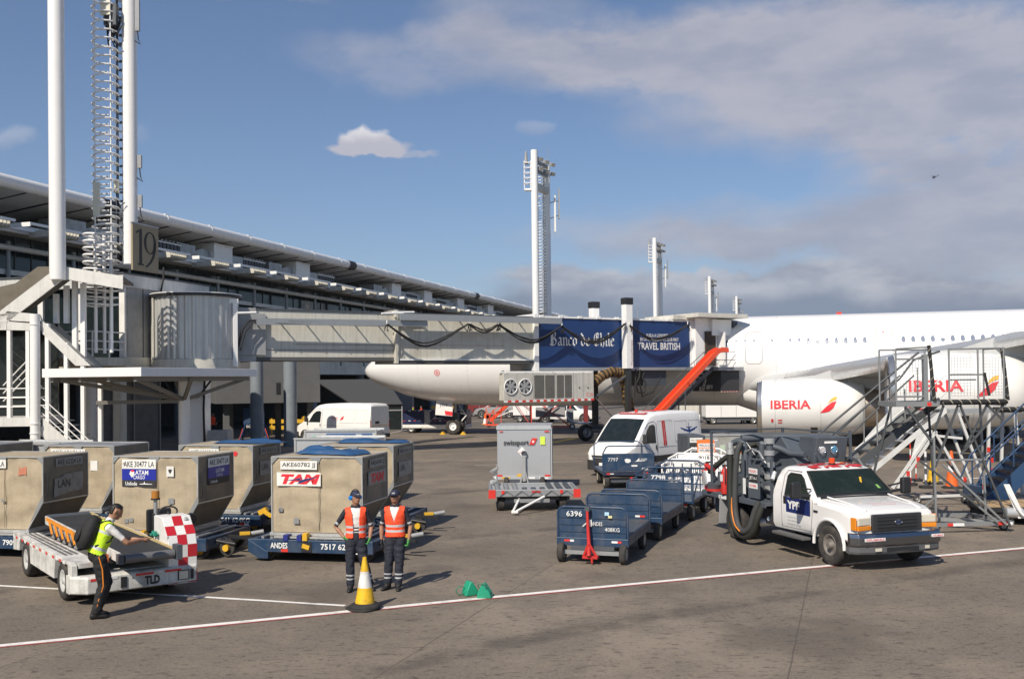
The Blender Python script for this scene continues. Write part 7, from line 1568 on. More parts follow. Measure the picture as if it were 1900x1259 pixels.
def cap(T,Hh,m=CAPN,muff=False,logo=True):
    b=MB(); b.rings([[Hh(p) for p in ell((0,.003,z),rx,ry,24)] for z,rx,ry in ((1.685,.083,.103),(1.71,.082,.102),(1.74,.072,.090),(1.765,.05,.062),(1.778,.015,.02))],m)
    n=11; vs=[]
    for j,(e,dz) in enumerate(((0,0),(.07,-.012))):
        for i in range(n):
            t=PI+PI*(i+.0)/(n-1)*.8+.1*PI; x=.080*math.cos(t)*(1-.1*j); y=.10*math.sin(t)-e*(-math.sin(t))**.5 if math.sin(t)<0 else 0; vs.append(Hh((x,y,1.690+dz)))
    k=len(vs); vs2=vs+[v+Vector((0,0,.008)) for v in vs]
    fs=[(i,i+1,n+i+1,n+i) for i in range(n-1)]+[(k+n+i,k+n+i+1,k+i+1,k+i) for i in range(n-1)]+[(n+i,n+i+1,k+n+i+1,k+n+i) for i in range(n-1)]
    b.add(vs2,fs,m); 
    if logo: b.add([Hh(p) for p in ((-.03,-.1035,1.705),(.03,-.1035,1.705),(.03,-.0995,1.728),(-.03,-.0995,1.728))],[(0,1,2,3)],GLK)
    b.build('cap',T)
    if muff:
        MU=M('muff_blue',(.02,.22,.62),.4); b=MB()
        for s in (-1,1): b.cyl(Hh((s*.075,.01,1.65)),Hh((s*.118,.01,1.65)),.042,MU,r2=.034,n=18)
        b.tube([Hh((.098*math.cos(t),.01,1.66+.135*math.sin(t))) for t in [PI*k/14 for k in range(15)]],.009,BLKM,n=6); b.build('ear_muffs',T)
def cls_worker(white_shirt_open):
    def f(nm,t,r,p):
        if nm in('leg',): return NVC
        if nm=='calf': return REF if (.205<p.z<.235 or .275<p.z<.30) else NVC
        if nm=='foot': return BOOT if p.z<.13 else NVC
        if nm=='head': return SKIN
        if nm=='ua': return (REF if .72<t<.84 else NVC) if t<.95 else SKIN
        if nm=='fa': return SKIN if t>.05 else NVC
        if r.z<1.0: return NVC
        if r.z>1.5: return SKIN
        if white_shirt_open and (1.06<r.z<1.085 or 1.12<r.z<1.145): return BLKT
        return SHW if r.z>1.045 else NVC
    return f
vb=lambda r: REF if (1.035<r.z<1.075 or 1.125<r.z<1.165) else VOR
def vest(open_):
    def c(l,r,p):
        if l not in('torso','ua') or r.z<.945 or r.z>1.475: return False
        if l=='ua' and (r.z<1.40 or abs(r.x)>.19): return False
        if abs(r.x)>.185: return False
        if r.y<-.02:
            if open_ and abs(r.x-.01)<.045+max(0,r.z-1.15)*.08: return False
            if r.z>1.22 and abs(r.x)<(r.z-1.22)*.33: return False
        return r.z<1.44+.1*0 or abs(r.x)>.06
    return c
# left worker, hand on hip
P1=dict(knee_l=(-.105,-.02,.50),ank_l=(-.10,.0,.09),knee_r=(.14,-.03,.50),ank_r=(.24,.06,.09),foot_l=(-.15,-1,0),foot_r=(.45,-1,0),
 elb_l=(-.36,.05,1.14),wri_l=(-.20,-.06,.955),elb_r=(.27,.04,1.12),wri_r=(.245,-.05,.92),hand_l=(GRN,(-1,-.3,.5),.7),hdir_l=(.7,.1,-.6),hand_r=(GRN,(1,-.2,0),.8),hdir_r=(-.35,.1,-.9),
 head=.55,cls=cls_worker(True),shells=[('vest',vest(True),.014,vb),('collar',lambda l,r,p:l in('torso','head') and 1.475<r.z<1.525,.012,lambda r:NVC)])
T,Hh,U=person('person in an orange vest with blue ear muffs and a cap, one hand on hip',(-2.80,17.72,0),.10,P1); cap(T,Hh,muff=True)
# right worker, arms hanging
P2=dict(knee_l=(-.115,-.03,.50),ank_l=(-.15,.01,.09),knee_r=(.075,-.02,.50),ank_r=(.05,-.02,.09),foot_l=(-.5,-1,0),foot_r=(.1,-1,0),
 elb_l=(-.255,.03,1.13),wri_l=(-.245,-.02,.88),elb_r=(.275,.02,1.13),wri_r=(.245,-.05,.88),hand_l=(BLKM,(-1,0,0),.5),hdir_l=(.05,-.1,-1),hand_r=(GRN,(1,-.2,0),.9),hdir_r=(-.1,-.1,-1),
 head=-.15,headpitch=-.05,cls=cls_worker(False),shells=[('vest',vest(False),.014,vb),('collar',lambda l,r,p:l in('torso','head') and 1.475<r.z<1.525,.012,lambda r:NVC)])
T,Hh,U=person('person in an orange vest and dark cap, arms hanging straight, right of the other worker',(-2.11,17.80,0),-.06,P2); cap(T,Hh)
b=MB(); b.tube([Hh((-.07,-.07,1.66)),Hh((-.035,-.098,1.66)),Hh((0,-.102,1.663)),Hh((.035,-.098,1.66)),Hh((.07,-.07,1.66))],.013,BLKM,n=6); b.build('sunglasses',T)
# leaning clerk at the belt loader
def cls3(nm,t,r,p):
    if nm in('leg','calf'): return BCL
    if nm=='foot': return BOOT
    if nm=='head': return SKIN
    if nm=='ua': return SHW if t<.75 else SKIN
    if nm=='fa': return SKIN
    return BCL if r.z<.97 else SHW
LN=.40
P3=dict(lean=LN,hz=.95,oy=.05,knee_l=(-.10,-.05,.50),ank_l=(-.10,.06,.09),knee_r=(.11,-.13,.50),ank_r=(.10,.02,.09),
 elb_l=(-.22,-.38,1.12),wri_l=(-.07,-.60,1.13),elb_r=(.26,-.35,1.12),wri_r=(.10,-.58,1.12),hand_l=(SKIN,(0,0,1),.3),hand_r=(SKIN,(0,0,1),.5),headpitch=.25,
 cls=cls3,shells=[('vest',lambda l,r,p:(l=='torso' and .97<r.z<1.47 and abs(r.x)<.19 and not(r.y<-.03 and abs(r.x)<.03+max(0,r.z-1.2)*.3)),.014,lambda r:REF if (1.04<r.z<1.085 or 1.30<r.z<1.335) and abs(r.x)>.02 else VYE),
  ('hair',lambda l,r,p:l=='head' and r.z>1.60 and (r.z>1.705 or r.y>.02) and r.y>-.088,.008,lambda r:HAIR)])
T,Hh,U=person('person in a yellow vest with a black backpack, leaning on the belt loader',(-6.61,15.92,0),R(118),P3); T.scale=(1.05,1.05,1.05)
b=MB(); rr=[]
for z,rx,ry in ((.98,.11,.06),(1.02,.165,.11),(1.2,.185,.135),(1.36,.17,.12),(1.47,.12,.08),(1.50,.04,.03)): rr.append([U(p) for p in ell((0,.22,z),rx,ry,20)])
b.rings(rr,BCL); b.rings([[U(p) for p in ell((0,.345,z),rx,ry,14)] for z,rx,ry in ((1.06,.08,.03),(1.1,.12,.045),(1.2,.12,.05),(1.26,.08,.03))],BCL)
for s in (-1,1): b.tube([U(p) for p in ((s*.09,.13,1.43),(s*.10,.02,1.50),(s*.12,-.12,1.40),(s*.155,-.10,1.22),(s*.15,.08,1.08))],.017,BCL,n=6)
b.tube([U((0,.22,1.46)),U((0,.17,1.52)),U((0,.14,1.46))],.012,BCL); b.build('backpack',T)
b=MB(); pts=[(-.19,.02,.95),(-.195,-.03,.75),(-.172,-.045,.50),(-.160,.02,.30),(-.155,.06,.12)]; pts2=[(.19,.02,.95),(.205,-.07,.75),(.20,-.13,.50),(.18,-.06,.30),(.165,.02,.12)]
for P_ in (pts2,pts): b.tube(P_,.011,ORG,n=6)
b.build('trouser_stripe',T)
b=MB(); b.cbox((.03,-.69,1.15),(.075,.14,.01),(.35,0,.2),BLKM); b.build('phone',T)
# far crew, coarse
def crew(px,py,label,vm,shirt=NVC,rz=0.,y=None):
    p=gnd(px,py) if y is None else site(px,py,y); p.z=0
    c=lambda nm,t,r,q: BOOT if nm=='foot' else NVC if nm in('leg','calf') or r.z<.98 and nm=='torso' else HAIR if nm=='head' and r.z>1.68 else SKIN if nm in('head','fa') else (vm if nm=='torso' else shirt)
    PP=dict(knee_l=(-.1,-.03,.5),ank_l=(-.11,0,.09),knee_r=(.1,-.02,.5),ank_r=(.12,0,.09),elb_l=(-.26,.03,1.13),wri_l=(-.24,-.1,.92),elb_r=(.26,.0,1.13),wri_r=(.2,-.2,1.0),hand_l=(SKIN,(-1,0,0),.5),hand_r=(SKIN,(1,0,0),.5),cls=c)
    person(label,p,rz,PP,vox=.03)
crew(1378,786,'person in a pale blue shirt walking beside the long white cargo trailer',M('shirt_blue',(.16,.33,.55),.8),M('shirt_blue'),2.2)
crew(766,700,'distant person in a green vest behind the dark blue ground power unit',VYE,NVC,1.,78)
crew(781,700,'distant person in an orange vest behind the dark blue ground power unit',VOR,NVC,-.5,79)
crew(395,800,'distant person in an orange vest in the shade beside the blue steps',VOR,NVC,.4,66)
# cone and chocks
def cone(name,label,loc,h,r,cols,grp=None,base=BLK,tilt=0):
    T=thing(name,label,'traffic cone',loc,0,grp); b=MB(); k=len(cols)
    for i,m in enumerate(cols):
        t0,t1=cols[i][1],cols[i][2]; b.lathe([(h*t0,r*(1-t0*.82)),(h*t1,r*(1-t1*.82))],(0,0,.05),(0,0,1),cols[i][0],28)
    b.cyl((0,0,.05+h),(0,0,.052+h),r*.18,cols[-1][0],n=16); b.build('body',T)
    b=MB(); b.rings([[Vector((rr*math.cos(2*PI*i/28)*(1+.06*math.sin(i*1.3)),rr*math.sin(2*PI*i/28)*(1+.05*math.sin(i*2.1)),z)) for i in range(28)] for z,rr in ((.0,r*1.55),(.03,r*1.62),(.05,r*1.4),(.075,r*1.1))],base); b.build('base',T); return T
YC=M('cone_yellow',(.80,.47,.015),.5,dirt=.5,dscale=6,dcol=(.12,.08,.03)); WC_=M('cone_white',(.72,.71,.68),.55,dirt=.55,dscale=6,dcol=(.25,.23,.2)); OC=M('cone_orange',(.85,.14,.02),.5,dirt=.15)
cone('traffic_cone','yellow and white traffic cone with a double black base, on the painted line',(-2.44,16.33,.03),.76,.165,[(YC,0,.36),(WC_,.36,.70),(YC,.70,1.0)])
b=MB(); b.rings([[Vector((rr*math.cos(2*PI*i/24)*(1+.07*math.sin(i*1.7)),rr*math.sin(2*PI*i/24)*(1+.05*math.cos(i*2.3)),z)) for i in range(24)] for z,rr in ((.0,.26),(.025,.28),(.04,.25))],BLK); o=b.build('rubber_ring'); o.location=(-2.47,16.31,.001); tag(o,'loose black rubber ring under the yellow and white cone','rubber ring')
cone('traffic_cone','tall orange cone with one white band, beyond the grey maintenance stairs',(14.45,32.9,.0),1.18,.20,[(OC,0,.42),(WTT,.42,.62),(OC,.62,1.0)],base=BLK)
cone('traffic_cone','faded yellow cone half hidden behind the tall orange cone',(14.42,34.3,.0),.95,.2,[(YC,0,1.0)])
cone('traffic_cone','small orange and white cone left of the red lattice stand',(-2.3,84,.0),.9,.2,[(WTT,0,.5),(OC,.5,1.0)],base=ORG)
cone('traffic_cone','small yellow and white cone beneath the inner engine exhaust',(17.9,55,.0),.8,.2,[(YC,0,.4),(WTT,.4,.7),(YC,.7,1.0)],base=YEL)
CG=M('chock_green',(.012,.30,.17),.5,dirt=.25)
for i,(x,y,r_,lb) in enumerate(((-.76,17.30,.5,'green wheel chock with a rope loop, standing left of its twin on the line'),(-.50,17.08,-.2,'green wheel chock lying on the line, right of its twin'))):
    T=thing('wheel_chock',lb,'wheel chock',(x,y,0),r_,'green wheel chocks'); b=MB(); b.prism([(-.13,0),(.13,0),(.10,.10),(.0,.24),(-.04,.24),(-.11,.10)],(0,-.10,0),(1,0,0),(0,0,1),(0,.2,0),CG); b.build('block',T,.02,3)
    b=MB(); c0=(-.13,0,.1) if i==0 else (-.05,.0,.18); b.tube(crv([(-.11,0,.14),(-.2,.0,.17),(-.27,-.0,.12),(-.25,0,.05),(-.17,0,.03),(-.12,0,.05)] if i==0 else [(-.08,-.06,.16),(-.1,-.1,.24),(.0,-.12,.25),(.04,-.11,.18)]),.009,M('rope_green',(.05,.2,.12),.8),n=6); b.build('rope',T)
# ================= maintenance stairs at the right =================
def spiral(b,p,q,r,m0,m1):
    p=Vector(p); q=Vector(q); d=(q-p); L_=d.length; n=int(L_/.022); b.cyl(p,q,r,m0,n=12); d.normalize(); up=Vector((0,0,1)) if abs(d.z)<.9 else Vector((1,0,0)); a=d.cross(up).normalized(); c=d.cross(a)
    b.tube([p+d*(L_*i/n)+(a*math.cos(i*.62)+c*math.sin(i*.62))*r*.93 for i in range(n+1)],r*.17,m1,n=4)
def meshpanel(b,P,ux,uy,w,h,m,st=.075,r=.004):
    P=Vector(P); ux=Vector(ux); uy=Vector(uy)
    for i in range(int(w/st)+1): b.beam(P+ux*(i*st),P+ux*(i*st)+uy*h,r*2,r*2,m)
    for j in range(int(h/st)+1): b.beam(P+uy*(j*st),P+uy*(j*st)+ux*w,r*2,r*2,m)
def grey_stand():
    O=Vector((9.0,23.4,0)); T=thing('maintenance_stand','grey steel maintenance stairs with mesh guard rails and a black padded platform edge','access platform',O,R(3))
    SG=M('stand_grey',(.30,.31,.31),.5,.4,dirt=.4); SD=M('stand_dark',(.075,.08,.085),.55,dirt=.3); PAD=M('pad_black',(.02,.02,.02),.8); STR_=M('pad_stripe',(.60,.55,.42),.6); z=3.1
    b=MB(); b.box(0,1.05,0,.06,z-.12,z,SG); b.box(0,2.65,.95,1.01,z-.12,z,SG); b.box(2.6,2.66,.0,.95,z-.12,z,SG); b.box(0,.06,.06,.95,z-.12,z,SG); b.box(1.0,2.6,.06,.95,z-.05,z-.0,SD); b.box(.06,1.0,.06,.5,z-.05,z,SD); b.box(.75,.85,-.004,-.001,z-.11,z-.02,REDT); b.build('platform',T)
    b=MB(); spiral(b,(1.08,-.03,z-.02),(2.66,-.03,z-.02),.06,PAD,STR_); b.build('padded_edge',T)
    b=MB(); spiral(b,(.93,.0,z),(.80,-.02,z+1.32),.04,PAD,STR_); b.build('padded_post',T)
    b=MB(); spiral(b,(2.92,.4,z),(2.80,.4,z+1.24),.045,PAD,STR_); b.build('padded_post',T)
    b=MB()
    for x,y in ((.02,.03),(.72,.03),(1.30,.03),(2.0,.03),(.02,.95),(2.63,.95),(1.3,.95),(2.63,.03)): b.cyl((x,y,z),(x,y,z+1.24),.022,SG)
    for p,q in (((.02,.03,z+1.24),(.80,.03,z+1.28)),((1.30,.03,z+1.22),(2.65,.03,z+1.24)),((.02,.03,z+1.0),(.72,.03,z+1.0)),((1.30,.03,z+.62),(2.0,.03,z+.62)),((1.3,.03,z+.5),(1.95,.03,z+.5)),((.02,.95,z+1.24),(1.3,.95,z+1.24)),((2.63,.03,z+1.24),(2.63,.95,z+1.24)),((2.63,.03,z+.15),(2.9,.4,z+.12)),((2.0,.03,z+.62),(2.14,.02,z+.62)),((.02,.03,z+.12),(.72,.03,z+.12))): b.cyl(p,q,.02,SG,n=8)
    b.cyl((2.14,.0,z+.66),(2.24,-.02,z+.12),.03,PAD); b.box(.68,.78,.0,.12,z,z+1.1,SG); b.build('guard_rail',T)
    b=MB(); meshpanel(b,(.12,.03,z+.12),(1,0,0),(0,0,1),.55,.88,SG,r=.0028); b.build('mesh_panel',T)
    b=MB(); meshpanel(b,(1.36,.03,z+.12),(1,0,0),(0,0,1),.52,.9,SG,r=.0028); b.build('mesh_panel',T)
    b=MB(); meshpanel(b,(2.05,.03,z+.12),(1,0,0),(0,0,1),.55,.9,SG,r=.0028); b.build('mesh_panel',T)
    # stair down to the left behind the guard
    top=Vector((1.55,1.3,z)); bot=Vector((-2.3,1.3,.25)); b=MB()
    for y in (.98,1.75): b.beam((top.x,y,top.z),(bot.x,y,bot.z),.04,.17,SG if y>1 else SD)
    b.build('stringer',T)
    n=13
    for k in range(n):
        q=top.lerp(bot,(k+.6)/n); t_=MB(); t_.box(q.x-.15,q.x+.12,1.0,1.73,q.z-.03,q.z,SD)
        if k==0: pt=t_.build('tread',T); q0=q.copy()
        else: o=pt.copy(); COL.objects.link(o); o.location=(q.x-q0.x,0,q.z-q0.z)
    b=MB()
    for y in (.98,1.78):
        b.tube([(1.55,y,z+1.2),(.9,y,z+1.0),(.55,y,z+.55),(bot.x,y,bot.z+1.15)] if y<1 else [(1.4,y,z+1.2),(.55,y,z+.55),(bot.x,y,bot.z+1.15)],.028,SD); b.tube([(.9,y,z+.62),(bot.x,y,bot.z+.65)],.022,SD)
        for k in range(6): q=top.lerp(bot,k/5.5+.05); b.cyl((q.x,y,q.z),(q.x,y,q.z+.95),.018,SG,n=6)
    b.cyl((-.55,.95,1.7),(-.25,.9,1.2),.04,SG); b.build('handrail',T)
    b=MB(); meshpanel(b,(-1.75,1.80,.95),(.81,0,.6),(0,0,1),1.1,.85,SG,r=.003); b.build('side_mesh',T)
    # frame
    b=MB(); F=.045
    L_=[((.22,.02,z-.1),(.85,.02,2.15),SD),((.90,.02,2.25),(.92,.02,.3),SG),((1.55,.02,z-.1),(2.72,.02,.12),SD),((1.5,.02,z-.1),(.92,.02,1.55),SD),((2.2,.02,z-.1),(1.65,.02,2.0),SD),((1.1,.02,1.62),(2.62,.02,.18),SG),((.55,.02,1.72),(1.95,.02,.62),SD),((1.95,.02,.62),(2.40,.02,.25),SG),((.92,.02,1.72),(2.15,.02,1.72),SG),((.3,.95,z-.1),(-.2,.95,1.2),SD),((2.2,.02,z-.1),(2.58,.02,z-.45),SD),((2.6,.02,z-.1),(1.55,.02,1.85),SD),((1.2,.9,z-.1),(1.35,.9,.3),SD),((2.5,.9,z-.1),(2.6,.9,.3),SG),((.6,.9,z-.1),(2.5,.9,.5),SD),((.92,.02,.85),(.55,.5,.3),SG),((1.15,.02,z-.1),(.92,.02,2.4),SD)]
    for p,q,m in L_: b.beam(p,q,F,F,m)
    b.build('brace',T)
    b=MB()
    for p,q in (((.0,0,.20),(2.85,.15,.20)),((.3,1.6,.20),(2.85,.15,.20)),((.3,1.6,.2),(2.6,1.6,.2)),((-1.8,.4,.22),(.0,0,.20)),((2.85,.15,.2),(2.6,1.6,.2))): b.beam(p,q,.07,.09,SG)
    for x0,x1,m,y_ in ((2.45,2.66,REDT,.065),(2.661,2.80,WTT,.065),(1.2,1.33,REDT,.015),(1.331,1.6,WTT,.015),(.1,.25,REDT,-.045),(.251,.4,WTT,-.045)): b.box(x0,x1,y_-.004,y_-.001+.0,.165,.235,m)
    b.build('base_frame',T)
    for x,y in ((2.7,.3),(.1,.3),(2.5,1.5)): wheel(T,(x,y,.11),.11,.08,n=16)
grey_stand()
def white_stand():
    O=site(1762,762,28.6); O.z=0; T=thing('engine_stand','white and red steel engine access stand behind the grey maintenance stairs','access platform',O,R(2)); z=2.72; W_=M('stand_white',(.66,.66,.64),.45,dirt=.25); PAD=M('pad_black'); ST=M('pad_stripe')
    b=MB(); b.box(0,2.1,0,.9,z-.1,z,GRYP); b.build('platform',T)
    b=MB(); spiral(b,(1.25,-.05,z),(2.6,-.05,z),.07,PAD,ST); b.build('padded_edge',T)
    b=MB()
    for p,q in (((.25,0,z-.1),(1.15,0,.15)),((1.15,0,z-.1),(1.05,0,.15)),((-.45,0,2.1),(.6,0,.25)),((-.55,0,2.1),(-1.7,0,.5)),((-.40,0,2.12),(-1.55,0,.5)),((-.35,0,1.98),(.35,0,1.9)),((.25,.85,z-.1),(1.15,.85,.15)),((2.0,.85,z-.1),(1.9,.85,.15)),((-.9,0,.25),(1.8,0,.30)),((1.15,.05,.3),(1.15,.05,.95)),((1.9,0,z-.1),(2.1,0,.15))): b.beam(p,q,.07,.07,W_)
    b.build('frame_tube',T)
    b=MB(); b.prism([(-1.15,1.25),(-.95,2.0),(-.5,2.15),(-.5,1.95)],(0,.02,0),(1,0,0),(0,0,1),(0,.03,0),W_); b.prism([(-2.4,1.5),(-1.2,2.75),(-1.2,3.15),(-2.4,1.85)],(0,.3,0),(1,0,0),(0,0,1),(0,.03,0),W_); b.build('side_plate',T)
    b=MB()
    for k in range(9): f=k/8; x=-2.5+2.4*f; zz=.9+1.8*f; b.box(x,x+.25,.2,.9,zz,zz+.03,GLK); 
    b.beam((-2.7,.2,.6),(0,.2,z),.05,.14,W_); b.beam((-2.7,.9,.6),(0,.9,z),.05,.14,W_)
    for h in (.5,1.0): b.cyl((-2.7,.2,.6+h),(0,.2,z+h),.02,W_)
    b.build('ladder',T)
    b=MB()
    for x,zz in ((1.12,.9),(1.05,1.5),(1.15,1.2),(-1.3,.85),(-1.0,1.25),(.35,.65)): b.box(x,x+.09,-.045,-.036,zz,zz+.14,REDT)
    b.build('red_tape',T)
    for x in (-.8,.6,1.8): wheel(T,(x,.4,.12),.12,.08,n=14)
white_stand()
def blue_stair():
    O=gnd(1838,952); T=thing('blue_stair_unit','dark blue wheeled stair unit rising out of the right edge of the picture','stair unit',O,R(-6)); m=M('stair_blue',(.02,.06,.14),.5,dirt=.35)
    for k in range(10):
        b=MB(); b.box(.0+k*.19,.28+k*.19,0,1.3,.42+k*.21,.46+k*.21,BLKM); b.box(.24+k*.19,.26+k*.19,.01,1.29,.465+k*.21,.62+k*.21,m); b.build('step',T)
    b=MB()
    for y in (-.04,1.31): b.prism([(-.1,.2),(.3,.2),(2.3,2.4),(2.3,2.75),(-.1,.45)],(0,y,0),(1,0,0),(0,0,1),(0,.03,0),m)
    b.build('side_panel',T)
    b=MB()
    for y in (-.04,1.34):
        b.tube([(-.35,y,.75),(-.05,y,1.45),(2.3,y,3.75)],.025,m); b.tube([(-.1,y,.95),(2.3,y,3.3)],.02,m)
        for k in range(4): b.cyl((k*.6,y,.6+k*.66),(k*.6,y,1.45+k*.62),.02,m)
    b.build('handrail',T)
    b=MB(); b.box(-.2,2.2,.1,1.2,.12,.38,DGR); b.build('chassis',T)
    for x in (.2,1.8): wheel(T,(x,.1,.2),.2,.14,n=16)
blue_stair()
def pallet_dolly():
    O=gnd(1842,975); T=thing('flat_dolly','low black flat dolly with timber planks and a white tow bar at the right edge','dolly',O,R(-3)); wd=M('plank_wood',(.42,.29,.16),.75,dirt=.4)
    b=MB(); b.box(0,2.4,.2,1.6,.3,.42,BLKM); b.box(.05,2.3,.25,1.5,.12,.299,DARK); b.cyl((.35,.1,.32),(.75,.1,.30),.13,ALU,n=16); b.build('deck',T,.01)
    for k in range(6):
        b=MB(); b.box(.02+k*.38,.34+k*.38,.25,1.55,.425,.46,wd); b.build('plank',T)
    b=MB(); b.tube(crv([(.35,.05,1.0),(.5,-.05,.6),(.72,-.1,.25),(1.1,-.12,.16)]),.035,WHC); b.prism([(.28,1.02),(.42,1.02),(.72,.35),(1.15,.2),(.62,.18)],(0,.0,0),(1,0,0),(0,0,1),(0,.03,0),WHC); b.build('tow_bar',T)
    for x in (.5,1.9): wheel(T,(x,.3,.16),.16,.12,n=14)
pallet_dolly()
def towhead():
    O=gnd(1828,945); T=thing('tow_dolly','small dark blue dolly with a raised red draw bar, left of the stair unit','dolly',O,R(4))
    b=MB(); b.box(-.1,.9,.1,1.0,.25,.62,NAVY); b.build('body',T,.01)
    b=MB(); b.beam((.15,-.05,.12),(.42,.05,.78),.05,.12,RED); b.cyl((.42,0,.75),(.5,.0,.85),.05,RED); b.build('draw_bar',T)
    for x in (-.05,.85):
        b=MB()
        for k in range(6): b.cyl((x,-.02,.1+k*.15),(x,-.02,.25+k*.15),.025,REDT if k%2 else WTT)
        b.build('marker_post',T)
    for x in (.0,.8): wheel(T,(x,.2,.14),.14,.1,n=14)
towhead()
for px,py,y in ((1718,905,0),(1690,900,0),(1700,892,0)):
    p=gnd(px,py); T=thing('marker_post',{1718:'thick white and black banded post on a black base, behind the stair frame',1690:'thin white post with red bands, leftmost of three',1700:'thin banded post between the two others'}[px],'post',p,0); b=MB()
    for k in range(7): b.cyl((0,0,.08+k*.19),(0,0,.27+k*.19),.04 if px==1718 else .022,(WTT if k%2 else (DGR if px==1718 else REDT)),n=10)
    b.build('shaft',T); b=MB(); b.cyl((0,0,0),(0,0,.08),.22,BLK,n=16); b.build('base',T)
# ================= far apron =================
def tsite(px,py,z=0): p=gnd(px,py,z); return p
def gpu():
    T=thing('power_unit','long dark blue towable power unit with a white skirt, behind the nose wheel','power unit',gnd(748,803),R(-12)); m=M('unit_blue',(.012,.02,.07),.4,dirt=.2); b=MB(); b.box(0,4.6,0,1.8,.62,1.62,m); b.build('cabinet',T,.03)
    b=MB(); b.box(-.03,4.63,-.04,1.83,.36,.60,WH); b.build('skirt',T,.02); b=MB(); b.box(1.6,2.0,-.015,-.003,.64,1.6,GLK); b.build('panel',T)
    b=MB()
    for k in range(12): b.box(.02+k*.38,.2+k*.38,-.008,-.003,.86,.90,WTT if k%2 else REDT); b.box(.02+k*.38,.2+k*.38,-.008,-.003,1.56,1.6,WTT if k%2 else REDT)
    b.prism([(0,0),(.05,0),(.3,.25),(.3,.06),(.9,.06),(.9,.03),(0,-.02)],(2.15,-.01,1.0),(1,0,0),(0,0,1),(0,-.002,0),GLK); b.build('marking',T)
    for x in (.6,3.8):
        for y in (.1,1.6): wheel(T,(x,y,.32),.32,.2,n=16)
gpu()
def far_car(name,label,loc,rz,kind,col=WHC):
    T=thing(name,label,'pickup' if kind=='pickup' else 'car',loc,rz)
    zr=[(.85,.85),(.75,1.0),(-.35,1.16),(-.95,1.62),(-1.2,1.72),(-2.2,1.72),(-2.55,1.68),(-2.7,1.15),(-4.6,1.12)] if kind=='pickup' else [(.85,.7),(.7,.92),(-.3,1.08),(-.95,1.58),(-1.3,1.68),(-3.1,1.64),(-3.5,1.4),(-3.7,.9)]
    xe=-4.6 if kind=='pickup' else -3.7
    o,W=shell(T,'body',[.85,.75,.5,-.1,-.35,-.65,-.95,-1.2,-1.7,-2.2,-2.55,-2.7 if kind=='pickup' else -3.1,-3.3,xe],zr,[(.85,.8),(.5,.93),(xe,.95)],.35,col,(1.1,.25))
    for s in (-1,1):
        b=MB(); sidepatch(b,[(-.62,1.12),(-1.5,1.12),(-1.5,1.58),(-1.1,1.58),(-.95,1.50)],W,s,.02,GLS); sidepatch(b,[(-1.56,1.12),(-2.45,1.12),(-2.4,1.58),(-1.56,1.58)],W,s,.02,GLS); b.build('side_window',T)
        x2=-3.4 if kind=='pickup' else -2.8
        b=MB(); 
        for x in (0,x2): b.cyl((x,s*.955,.40),(x,s*.962,.40),.46,BLKM,n=20)
        b.build('wheel_arch',T)
        for x in (0,x2): wheel(T,(x,s*.86,.38),.38,.26,n=18)
    b=MB(); b.add([(-.42,-.75,1.24),(-.42,.75,1.24),(-.9,.66,1.60),(-.9,-.66,1.60)],[(0,1,2,3)],GLS); b.build('windscreen',T); b=MB(); b.box(.85,.90,-.7,.7,.45,.95,BLKM); b.build('grille',T)
    return T
p=gnd(1088,784); far_car('pickup_truck','white pickup seen side-on beneath the airliner, right of the red lattice stand',p,R(-14),'pickup')
p=gnd(899,775); far_car('silver_car','silver car half hidden behind the orange-red belt stairs',p,R(165),'suv',M('silver_paint',(.5,.5,.5),.3,.5))
def box_trailer(px,py,L_,z0,z1,label,m,rz,name='box_trailer',D_=2.2,y=None):
    T=thing(name,label,'trailer',gnd(px,py) if y is None else Vector((site(px,py,y).x,y,0)),rz); b=MB(); b.box(0,L_,0,D_,z0,z1,m); b.build('body',T,.03); b=MB(); b.box(.1,L_-.1,.1,D_-.1,z0-.25,z0-.01,DGR)
    for k in range(1,int(L_/1.2)): b.box(k*1.2,k*1.2+.03,-.012,-.003,z0+.05,z1-.05,GLK)
    b.build('chassis',T)
    for x in (.6,L_-.6):
        for yy in (.15,D_-.15): wheel(T,(x,yy,.3),.3,.2,n=14)
box_trailer(952,783,3.1,.6,2.5,'white box trailer behind the red lattice stand',WHC,R(-3))
box_trailer(1310,787,4.4,.55,1.55,'long low white cargo trailer with red strip, right of the bridge chute',WHC,R(-2))
box_trailer(1262,784,1.6,.5,1.6,'short grey cargo box left of the long low white trailer',CRM,R(-2))
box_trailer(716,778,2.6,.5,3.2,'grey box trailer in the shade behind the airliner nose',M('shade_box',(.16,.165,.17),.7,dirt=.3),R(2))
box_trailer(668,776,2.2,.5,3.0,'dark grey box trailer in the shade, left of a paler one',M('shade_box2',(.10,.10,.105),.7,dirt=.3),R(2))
box_trailer(868,772,2.4,.4,1.5,'red and dark low trailer far behind the nose wheel',M('dark_red',(.18,.02,.02),.6),R(2))
